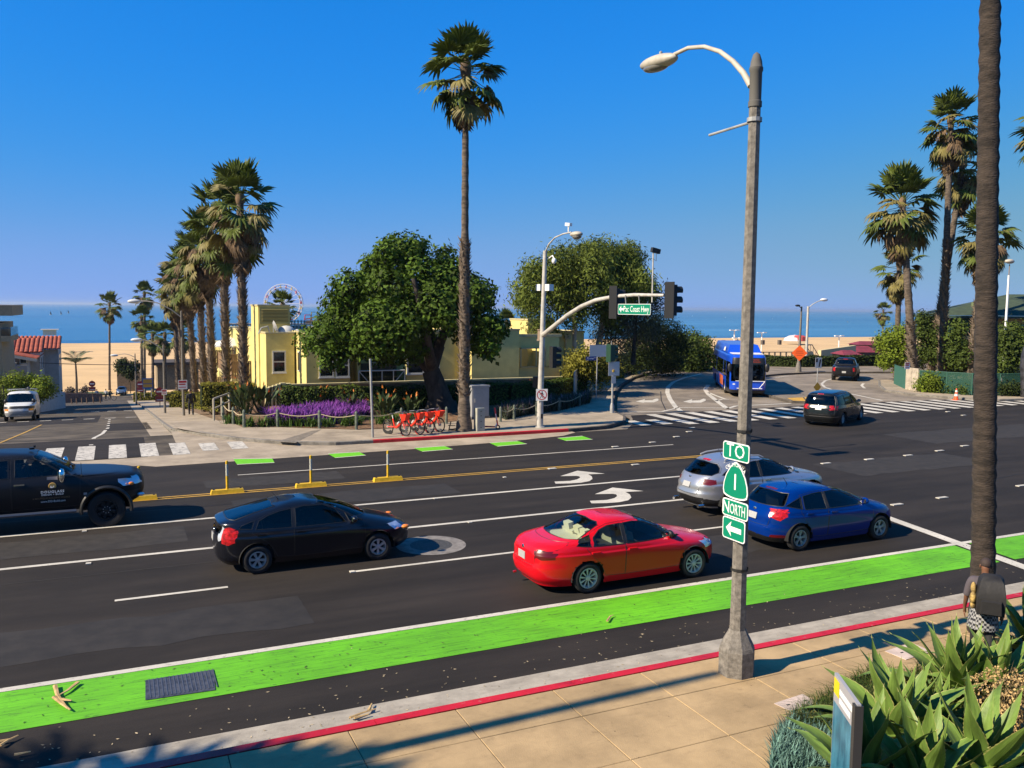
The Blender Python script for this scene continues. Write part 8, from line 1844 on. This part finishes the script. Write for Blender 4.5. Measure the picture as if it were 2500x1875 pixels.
b = M(); b.box(W_-.085,W_+.005,-.045,.045,-.2,hh-.02); b.box(.0,.06,-.03,.019,-.2,hh-1.182); obj('post', b, mat('dark_post',(.03,.03,.032),.5), t)
# fallen fronds and litter
dryf = mat('dry_frond_debris',(.42,.28,.12),.9,var=.3,scale=6)
def debris(label, px, py, segs, zz=.02, w=.036):
    p = G(px,py,zz); b = M()
    for pts in segs:
        Q = [G(a,c_,zz)-p for a,c_ in pts]; b.tube([q+Vector((0,0,.03)) for q in Q],[w*(1-.6*i/max(1,len(Q)-1)) for i in range(len(Q))],5,sq=.5)
    tag(obj('fallen_frond', b, dryf, loc=p),label,'debris')
debris('dry palm sheath lying on the green bike lane at the left',150,1705,[[(190,1670),(165,1690),(138,1705)],[(135,1678),(140,1700),(150,1715),(165,1735)],[(132,1706),(150,1722),(172,1738)],[(150,1712),(175,1715)]])
debris('dry frond pieces at the lower left edge of the road',40,1830,[[(0,1825),(20,1812),(45,1800)],[(0,1815),(30,1808)],[(35,1848),(75,1840)]],w=.03)
debris('dry frond scrap resting on the gutter by the red kerb',890,1745,[[(855,1757),(885,1745),(918,1735)],[(865,1758),(900,1748)],[(900,1740),(908,1722)]],w=.03)
debris('curled dry leaf on the green lane left of the lamp post',1490,1513,[[(1482,1520),(1490,1508),(1497,1505)]],w=.025)
n = 420; q = np.stack([rgp.uniform(-3,20,n), 11.3+abs(rgp.normal(size=n))*.9],-1); C = np.concatenate([q,np.full((n,1),.012)],1); V, F = leaves(C, np.tile([0,0,1.],(n,1)), .05, rgp, 1, .4, .2); npobj('leaf_litter', V, F, mat('litter_pale',(.36,.29,.18),.9,tint=.6), tint=rgp.uniform(0,1,n))['kind'] = 'stuff'
n = 160; q = np.stack([rgp.uniform(-3,20,n), rgp.uniform(13.2,14.5,n)],-1); C = np.concatenate([q,np.full((n,1),.02)],1); V, F = leaves(C, np.tile([0,0,1.],(n,1)), .06, rgp, 1, .35, .2); npobj('dark_leaf_litter', V, F, mat('litter_dark',(.05,.07,.02),.9,tint=.6), tint=rgp.uniform(0,1,n))['kind'] = 'stuff'
# palms left of the view shade the pavement; unseen pole added for its shadow
palm('palm left of the view whose crown shades the pavement corner', (-14.2,9.0,.14), (-14.0,9.1,9.6), .26,.2,1.5,61,None,None,(18,18,18,10),1.5)
tag(obj('shadow_pole', M().tube([(0,0,0),(0,0,12.4)],[.16,.10],10), conc_post, smooth=50, loc=(-7.9,10.1,.1)),'unseen grey pole added left of the view to cast the long pavement shadow','pole')

# ------------------------------------------------------------------ people
skin_m = mat('brown_skin',(.16,.07,.038),.55,var=.08,scale=8)
def person(label, loc, rz, J, E, Rd, cl, group=None, sub=2, hair=None):
    """J joints, E bones, Rd radii, cl bone -> clothing (name, material, offset) or None for bare skin"""
    t = thing('person', label, 'person', loc, rz, group); names = list(J); me = bpy.data.meshes.new('b'); me.from_pydata([J[k] for k in names], [(names.index(a),names.index(c)) for a,c in E], [])
    ob = bpy.data.objects.new('b', me); col.objects.link(ob); sk = ob.modifiers.new('s','SKIN'); sk.use_smooth_shade = True
    for i,k in enumerate(names):
        v = me.skin_vertices[0].data[i]; r = Rd[k]; v.radius = (r,r) if not hasattr(r,'__len__') else r; v.use_root = (k == 'pelvis')
    ss = ob.modifiers.new('d','SUBSURF'); ss.levels = ss.render_levels = sub
    ev = bpy.data.meshes.new_from_object(ob.evaluated_get(bpy.context.evaluated_depsgraph_get())); ev.name = 'body'
    bpy.data.objects.remove(ob); ev.materials.clear(); ev.materials.append(skin_m); body = link('body', ev, t)
    V = np.empty(len(ev.vertices)*3,np.float32); ev.vertices.foreach_get('co',V); V = V.reshape(-1,3); No = np.empty(len(V)*3,np.float32); ev.vertices.foreach_get('normal',No); No = No.reshape(-1,3)
    Fs = [tuple(p.vertices) for p in ev.polygons]; C = np.array([V[list(f)].mean(0) for f in Fs])
    best = np.full(len(C),1e9); own = np.zeros(len(C),int)
    for i,(a,c) in enumerate(E):
        A, B_ = np.array(J[a]), np.array(J[c]); ab = B_-A; u = np.clip(((C-A)@ab)/(ab@ab),0,1); d = np.linalg.norm(C-(A+u[:,None]*ab),axis=1); k = d < best; best[k] = d[k]; own[k] = i
    for nm,(m,off,bones) in cl.items():
        ids = [i for i,(a,c) in enumerate(E) if (a,c) in bones]; f = [Fs[i] for i in range(len(Fs)) if own[i] in ids]
        if not f: continue
        u = sorted({v for q in f for v in q}); ix = {v:i for i,v in enumerate(u)}; b = M(); b.add([V[v]+No[v]*off for v in u],[tuple(ix[v] for v in q) for q in f]); obj(nm, b, m, t, 180)
    return t
def man(label, loc, rz, h=1.75, stride=.25, arms=(.0,.0), sit=False, fingers=False, cloth=None, hairm=None, group=None, crouch=None):
    k = h/1.75; J = {}; s = stride
    J.update(pelvis=(0,0,.95), waist=(0,0,1.08), chest=(.01,0,1.28), neck0=(.0,0,1.46), neck=(.015,0,1.53), head0=(.03,0,1.60), head=(.035,0,1.69))
    leg = lambda y, d: {'hip':(0,y,.91),'knee':(d*.55+.03,y,.50 if d > 0 else .51),'ankle':(d-.03 if d < 0 else d-.02,y,.085 if d >= 0 else .11),'toe':(d+.16 if d >= 0 else d+.12,y,.035)}
    for nm,y,d in (('l',.10,s),('r',-.10,-s)):
        for a,p in leg(y,d).items(): J[nm+a] = p
    for nm,y,d in (('l',1,arms[0]),('r',-1,arms[1])):
        J[nm+'sh'] = (0,.20*y,1.42); J[nm+'el'] = (-.03+d*.4,.255*y,1.14); J[nm+'wr'] = (.04+d*.9,.27*y,.90+abs(d)*.12); J[nm+'hand'] = (.06+d*1.0,.268*y,.82+abs(d)*.14)
    E = [('pelvis','waist'),('waist','chest'),('chest','neck0'),('neck0','neck'),('neck','head0'),('head0','head')]
    for n in 'lr': E += [('pelvis',n+'hip'),(n+'hip',n+'knee'),(n+'knee',n+'ankle'),(n+'ankle',n+'toe'),('neck0' if False else 'chest',n+'sh'),(n+'sh',n+'el'),(n+'el',n+'wr'),(n+'wr',n+'hand')]
    Rd = dict(pelvis=(.15,.125),waist=(.14,.11),chest=(.165,.12),neck0=(.09,.075),neck=.058,head0=(.075,.085),head=(.078,.095))
    for n in 'lr': Rd.update({n+'hip':.095,n+'knee':.062,n+'ankle':.042,n+'toe':.038,n+'sh':.062,n+'el':.044,n+'wr':.030,n+'hand':(.036,.022)})
    if fingers:
        for n,y in (('l',1),('r',-1)):
            hx,hy,hz_ = J[n+'hand']
            for q,(ox,L) in enumerate(((-.026,.07),(-.009,.082),(.009,.078),(.025,.062))):
                J[f'{n}f{q}a'] = (hx+ox,hy,hz_-.045-L*.4); J[f'{n}f{q}b'] = (hx+ox*1.1,hy-.015*y,hz_-.05-L); E += [(n+'hand',f'{n}f{q}a'),(f'{n}f{q}a',f'{n}f{q}b')]; Rd[f'{n}f{q}a'] = .0095; Rd[f'{n}f{q}b'] = .0075
            J[n+'th'] = (hx+.045,hy-.02*y,hz_-.03); J[n+'tha'] = (hx+.055,hy-.025*y,hz_-.065); E += [(n+'hand',n+'th'),(n+'th',n+'tha')]; Rd[n+'th'] = .011; Rd[n+'tha'] = .009
    J = {a:tuple(c*k for c in p) for a,p in J.items()}; Rd = {a:(r*k if not hasattr(r,'__len__') else tuple(x*k for x in r)) for a,r in Rd.items()}
    return person(label, loc, rz, J, E, Rd, cloth, group), J, k
LEGS = [('pelvis','lhip'),('pelvis','rhip'),('lhip','lknee'),('rhip','rknee')]; SHIN = [('lknee','lankle'),('rknee','rankle')]; FEET = [('lankle','ltoe'),('rankle','rtoe')]
TORSO = [('pelvis','waist'),('waist','chest'),('chest','neck0'),('chest','lsh'),('chest','rsh'),('lsh','lel'),('rsh','rel')]; FORE = [('lel','lwr'),('rel','rwr')]
shirt_grey = mat('grey_violet_shirt',(.075,.062,.072),.85,bump=.3,bscale=20); black_cloth = mat('black_cloth',(.012,.012,.013),.8,bump=.4,bscale=12); shoe_m = mat('shoe_dark',(.02,.02,.02),.6)
def head_bits(t, J, k, hair=True, hm=None):
    hx,hy,hz_ = J['head']; b = M()
    for y in (1,-1): b.ell((hx-.005*k,y*.083*k,hz_-.05*k),(.022*k,.012*k,.034*k),8,6)
    obj('ears', b, skin_m, t, 60); b = M(); b.ell((hx+.100*k,0,hz_-.05*k),(.02*k,.016*k,.03*k),8,6); obj('nose', b, skin_m, t, 60)
    b = M()
    for y in (1,-1): b.ell((hx+.082*k,y*.034*k,hz_-.02*k),(.012*k,.016*k,.009*k),8,6)
    b.ell((hx+.085*k,0,hz_-.09*k),(.012*k,.026*k,.007*k),8,6); obj('eyes_and_mouth', b, black_cloth, t, 60)
    if hair:
        b = M(); b.ell((hx-.012*k,0,hz_+.005*k),(.098*k,.088*k,.092*k),14,10); bb = M(); keep = [f for f in b.f if sum(b.v[i][2] for i in f)/len(f) > hz_-.02*k and (sum(b.v[i][0] for i in f)/len(f) < hx+.055*k)]; bb.add(b.v, keep); obj('hair', bb, hm or black_cloth, t, 60)
mp_ = at(2392,1648,13.55); mp_.z = .145; hdg = R(40)
m_, J, k = man('man seen from behind in a grey shirt walking beside the near palm', mp_, hdg, 1.72, .24, (.10,-.08), fingers=True, cloth={'shirt':(shirt_grey,.016,TORSO),'trousers':(black_cloth,.016,LEGS+SHIN),'shoes':(shoe_m,.014,FEET)})
head_bits(m_, J, k, True, mat('cropped_hair',(.035,.022,.018),.8))
Tm = Matrix.Translation(mp_)@Matrix.Rotation(hdg,4,'Z')
bp = thing('backpack','big black backpack with a yellow patterned cloth tied on, worn by the walking man','backpack',Tm@Vector((-.26,-.06,.95)),hdg); b = M(); b.v=[(-.16,-.20,0),(.10,-.22,0),(.10,.20,0),(-.16,.18,0),(-.20,-.21,.28),(.11,-.23,.28),(.11,.21,.28),(-.20,.19,.28),(-.12,-.17,.52),(.10,-.19,.54),(.10,.17,.54),(-.12,.15,.52),(-.02,-.12,.60),(.09,-.13,.61),(.09,.11,.61),(-.02,.10,.60)]
b.f=[(0,3,2,1),(12,13,14,15)]; 
for l in range(3):
    for j in range(4): b.f.append((l*4+j,l*4+(j+1)%4,(l+1)*4+(j+1)%4,(l+1)*4+j))
b.m=[0]*len(b.f); obj('pack_body', b, mat('backpack_black',(.014,.013,.013),.7,bump=.4,bscale=10), bp, 50)
b = M(); b.v=[(-.24,-.15,.04),(-.17,-.17,.04),(-.17,.15,.04),(-.24,.13,.04),(-.25,-.14,.24),(-.19,-.16,.26),(-.19,.14,.26),(-.25,.12,.24)]; b.f=[(0,3,2,1),(4,5,6,7),(0,1,5,4),(1,2,6,5),(2,3,7,6),(3,0,4,7)]; b.m=[0]*6; obj('front_pocket', b, mat('backpack_black',(0,0,0)), bp)
b = M(); b.tube([(.10,-.12,.56),(.24,-.13,.50),(.30,-.13,.30),(.12,-.16,.05)],.022,6); b.tube([(.10,.10,.56),(.24,.12,.50),(.30,.12,.30),(.12,.14,.05)],.022,6); obj('strap', b, black_cloth, bp, 50)
b = M(); b.ell((.02,.235,.36),(.07,.045,.10),10,8); b.ell((-.02,.24,.22),(.08,.05,.10),10,8); b.ell((.0,.235,.10),(.06,.04,.07),10,8); obj('yellow_cloth', b, mat('yellow_print_cloth',(.50,.34,.10),.8,c2=(.12,.08,.03),scale=16), bp, 60)
plaid = bpy.data.materials.new('plaid_cloth'); plaid.use_nodes = True; N = plaid.node_tree.nodes; Lk = plaid.node_tree.links; tc = N.new('ShaderNodeTexCoord'); ck = N.new('ShaderNodeTexChecker'); ck.inputs['Scale'].default_value = 26; ck.inputs[1].default_value = (.28,.28,.28,1); ck.inputs[2].default_value = (.02,.02,.025,1); Lk.new(tc.outputs['Object'],ck.inputs[0]); Lk.new(ck.outputs[0],N['Principled BSDF'].inputs['Base Color'])
ps = thing('plaid_shirt','black and white checked shirt tied round the walking man at the waist','shirt',Tm@Vector((0,0,.98)),hdg); b = M(); b.lathe([(.165,.06),(.19,-.02),(.215,-.18),(.235,-.36)],16,a0=PI*.45,a1=PI*1.55); obj('cloth', b, plaid, ps, 60)
wk = at(467,1022,58.5); wz = hz(wk.x,wk.y)+.15
w_, J, k = man('dark clothed pedestrian with a backpack walking down the side pavement', (wk.x,wk.y,wz), R(92), 1.76, .18, (.05,-.05), cloth={'jacket':(black_cloth,.03,TORSO+FORE),'trousers':(mat('black_jeans',(.016,.016,.022),.85),.016,LEGS+SHIN),'shoes':(mat('grey_trainers',(.25,.25,.25),.7),.014,FEET)}); head_bits(w_, J, k)
Tw = Matrix.Translation((wk.x,wk.y,wz))@Matrix.Rotation(R(92),4,'Z'); b = M(); b.ell((0,0,0),(.13,.17,.25),12,8); tag(obj('backpack', b, mat('backpack_black',(0,0,0)), smooth=60, loc=Tw@Vector((-.22,0,1.25)), rot=(0,0,R(92))),'dark backpack on the pedestrian of the side street','backpack')
for px,py,lb,c_ in ((248,966,'pedestrian in blue standing at the foot of the street','ped_blue'),(252,965,'pedestrian in a white shirt standing at the foot of the street','ped_white')):
    p = at(px,py,142); z0 = hz(p.x,p.y)+.02
    q_, J, k = man(lb,(p.x+(.4 if c_=='ped_white' else -.7),p.y,z0),R(80),1.75,.12,(.05,-.05),cloth={'shirt':(mat(c_,(.05,.08,.16) if c_=='ped_blue' else (.55,.53,.5),.85),.02,TORSO),'trousers':(black_cloth,.016,LEGS+SHIN),'shoes':(shoe_m,.014,FEET)}); head_bits(q_, J, k)
p = at(269,979,132); z0 = hz(p.x,p.y)+.02; by = thing('bicycle','bicycle ridden across the foot of the side street','bicycle',(p.x,p.y,z0),0); wm = mesh_of('wheel', M().tube([(.34*math.cos(2*PI*i/20),0,.34*math.sin(2*PI*i/20)) for i in range(21)],.03,5,cap=False), tyre_m)
for x in (-.55,.55): link('wheel', wm, by, (x,0,.34))
b = M(); b.tube([(-.55,0,.34),(-.1,0,.34),(.42,0,.80),(-.2,0,.80),(-.1,0,.34)],.022,5); b.tube([(-.55,0,.34),(-.2,0,.80)],.02,5); b.tube([(.55,0,.34),(.42,0,.80),(.38,0,1.02)],.022,5); b.tube([(.38,-.28,1.04),(.38,.28,1.04)],.018,5); obj('frame', b, mat('bike_pale',(.35,.35,.33),.5), by)
J = dict(pelvis=(-.22,0,.98),waist=(-.15,0,1.10),chest=(0,0,1.32),neck0=(.08,0,1.47),neck=(.11,0,1.54),head0=(.14,0,1.61),head=(.15,0,1.70),lhip=(-.2,.1,.94),lknee=(.18,.12,.80),lankle=(.0,.12,.40),ltoe=(.14,.12,.34),rhip=(-.2,-.1,.94),rknee=(.10,-.12,.58),rankle=(-.08,-.12,.22),rtoe=(.06,-.12,.16),lsh=(.04,.2,1.42),lel=(.2,.25,1.2),lwr=(.36,.26,1.06),lhand=(.42,.26,1.05),rsh=(.04,-.2,1.42),rel=(.2,-.25,1.2),rwr=(.36,-.26,1.06),rhand=(.42,-.26,1.05))
E_ = [('pelvis','waist'),('waist','chest'),('chest','neck0'),('neck0','neck'),('neck','head0'),('head0','head')]+[x for n in 'lr' for x in (('pelvis',n+'hip'),(n+'hip',n+'knee'),(n+'knee',n+'ankle'),(n+'ankle',n+'toe'),('chest',n+'sh'),(n+'sh',n+'el'),(n+'el',n+'wr'),(n+'wr',n+'hand'))]
Rd = dict(pelvis=(.15,.125),waist=(.14,.11),chest=(.165,.12),neck0=(.09,.075),neck=.058,head0=(.075,.085),head=(.078,.095)); [Rd.update({n+'hip':.095,n+'knee':.062,n+'ankle':.042,n+'toe':.038,n+'sh':.062,n+'el':.044,n+'wr':.030,n+'hand':.035}) for n in 'lr']
cy = person('dark clothed cyclist riding across the foot of the street',(p.x,p.y,z0),0,J,E_,Rd,{'jacket':(black_cloth,.03,TORSO+FORE),'trousers':(black_cloth,.016,LEGS+SHIN),'shoes':(shoe_m,.014,FEET)}); head_bits(cy,J,1.0)
# driver at the open window of the pickup
T0 = tk.location; dz = .62
J2 = {a:(v[0]+.22,v[1]*.9+.36,v[2]) for a,v in dict(pelvis=(0,0,1.14),waist=(-.03,0,1.26),chest=(-.06,0,1.46),neck0=(-.06,0,1.58),neck=(-.05,0,1.64),head0=(-.03,0,1.70),head=(-.02,0,1.78),lhip=(.05,.1,1.12),lknee=(.42,.1,1.16),lankle=(.55,.1,.85),rhip=(.05,-.1,1.12),rknee=(.42,-.1,1.16),rankle=(.55,-.1,.85),lsh=(-.06,.2,1.55),lel=(.12,.24,1.38),lwr=(.40,.14,1.46),rsh=(-.06,-.2,1.55),rel=(.14,-.24,1.40),rwr=(.40,-.14,1.48)).items()}
E2 = [e for e in E_ if e[0] in J2 and e[1] in J2]; dr_ = person('driver in dark clothes behind the open window of the black pickup',T0,0,J2,E2,{a:Rd[a] for a in J2},{'shirt':(black_cloth,.02,TORSO)},sub=1)

# ------------------------------------------------------------------ road wear
tar = mat('tar_seal',(.010,.009,.008),.6); patch_d = mat('dark_asphalt_patch',(.0165,.0135,.011),.85,var=.3,scale=2,geo=True); patch_l = mat('worn_asphalt_patch',(.0205,.0168,.0135),.9,var=.3,scale=3,geo=True)
rw = random.Random(3)
def crack(pts, w, m=tar, z=.005):
    q = []
    for (x0,y0),(x1,y1) in zip(pts,pts[1:]):
        n = max(2,int(math.hypot(x1-x0,y1-y0)/.35)); q += [(x0+(x1-x0)*i/n+rw.uniform(-.03,.03), y0+(y1-y0)*i/n+rw.uniform(-.03,.03)) for i in range(n)]
    poly_strip('sealed_crack', q+[pts[-1]], w, m, z, road)
crack([(-20,20.25),(2,20.3),(3,20.35)], .05, patch_l); crack([(6.8,19.95),(12,20.4)], .02, patch_l); crack([(22,33),(25.5,30.8),(27,27),(29,24)], .03); crack([(-6,26.2),(4,26.1)], .025)
crack([(28,20),(34,21),(41,20.4)], .03); crack([(12,34.6),(21,34.9)], .03)
for x0,x1,y0,y1,m in ((24,31,22.2,24.6,patch_l),(-9,1.5,22.3,23.9,patch_l),(3.0,9.8,25.0,26.6,patch_d),(10,16.5,16.1,17.6,patch_d),(-6,3.2,15.6,17.2,patch_d),(2.5,7,28.6,30.0,patch_l),(33,46,26.5,29.5,patch_l),(-14,-2,12.0,12.95,patch_d)):
    n = 14; top = [(x0+(x1-x0)*i/n, y1+rw.uniform(-.12,.12)) for i in range(n+1)]; bot = [(x0+(x1-x0)*i/n, y0+rw.uniform(-.12,.12)) for i in range(n+1)]
    bq = M()
    for i in range(n): bq.add([(*bot[i],.0035),(*bot[i+1],.0035),(*top[i+1],.0035),(*top[i],.0035)],[(0,1,2,3)])
    obj('asphalt_patch', bq, m, road)

for m_ in (patch_d, patch_l): weather(m_, (((.5,.5,1),.8,.33,.55,.7),((2,2,1),2.2,.26,.4,.6)))
# unseen park trees added behind the viewpoint to darken car reflections and skylight
for k,(x,y,s_) in enumerate(((-34,-9,5.2),(-24,-13,6.0),(-14,-11,5.0),(-4,-15,6.2),(7,-12,5.4),(17,-15,6.2),(27,-11,5.2),(38,-13,6.0),(50,-10,5.4),(62,-12,6.0))):
    t = thing('park_tree',['leftmost','second','third','fourth','fifth','sixth','seventh','eighth','ninth','last'][k]+' broad tree of the unseen park row behind the viewpoint','tree',(x,y,.1),0,'unseen park trees behind the viewpoint')
    b = M(); limb(b,[(0,0,-.3),(.2,.1,2.2),(0,.3,5)],.32,.18); obj('trunk', b, bark_dark, t, 60)
    rg = np.random.default_rng(400+k); lob = [(rg.normal()*s_*.5,rg.normal()*s_*.4,5.2+rg.uniform(-2.6,3.2),s_*.42,s_*.42,s_*.38) for _ in range(11)]
    crown('crown', lob, 1500, .8, leaf_dark, t, 500+k, per=2, shell=.3)
# ------------------------------------------------------------------ coastal haze
hb_ = M(); hb_.box(-30000,30000,-60,45000,SEA-1.5,25.0)
hm = bpy.data.materials.new('haze'); hm.use_nodes = True; N = hm.node_tree.nodes; N.remove(N['Principled BSDF']); pv = N.new('ShaderNodeVolumePrincipled'); pv.inputs['Color'].default_value = (.66,.80,1,1); pv.inputs['Density'].default_value = .85e-4; pv.inputs['Anisotropy'].default_value = .3
hm.node_tree.links.new(pv.outputs[0], N['Material Output'].inputs['Volume'])
hz_o = obj('haze', hb_, hm); hz_o['kind'] = 'stuff'
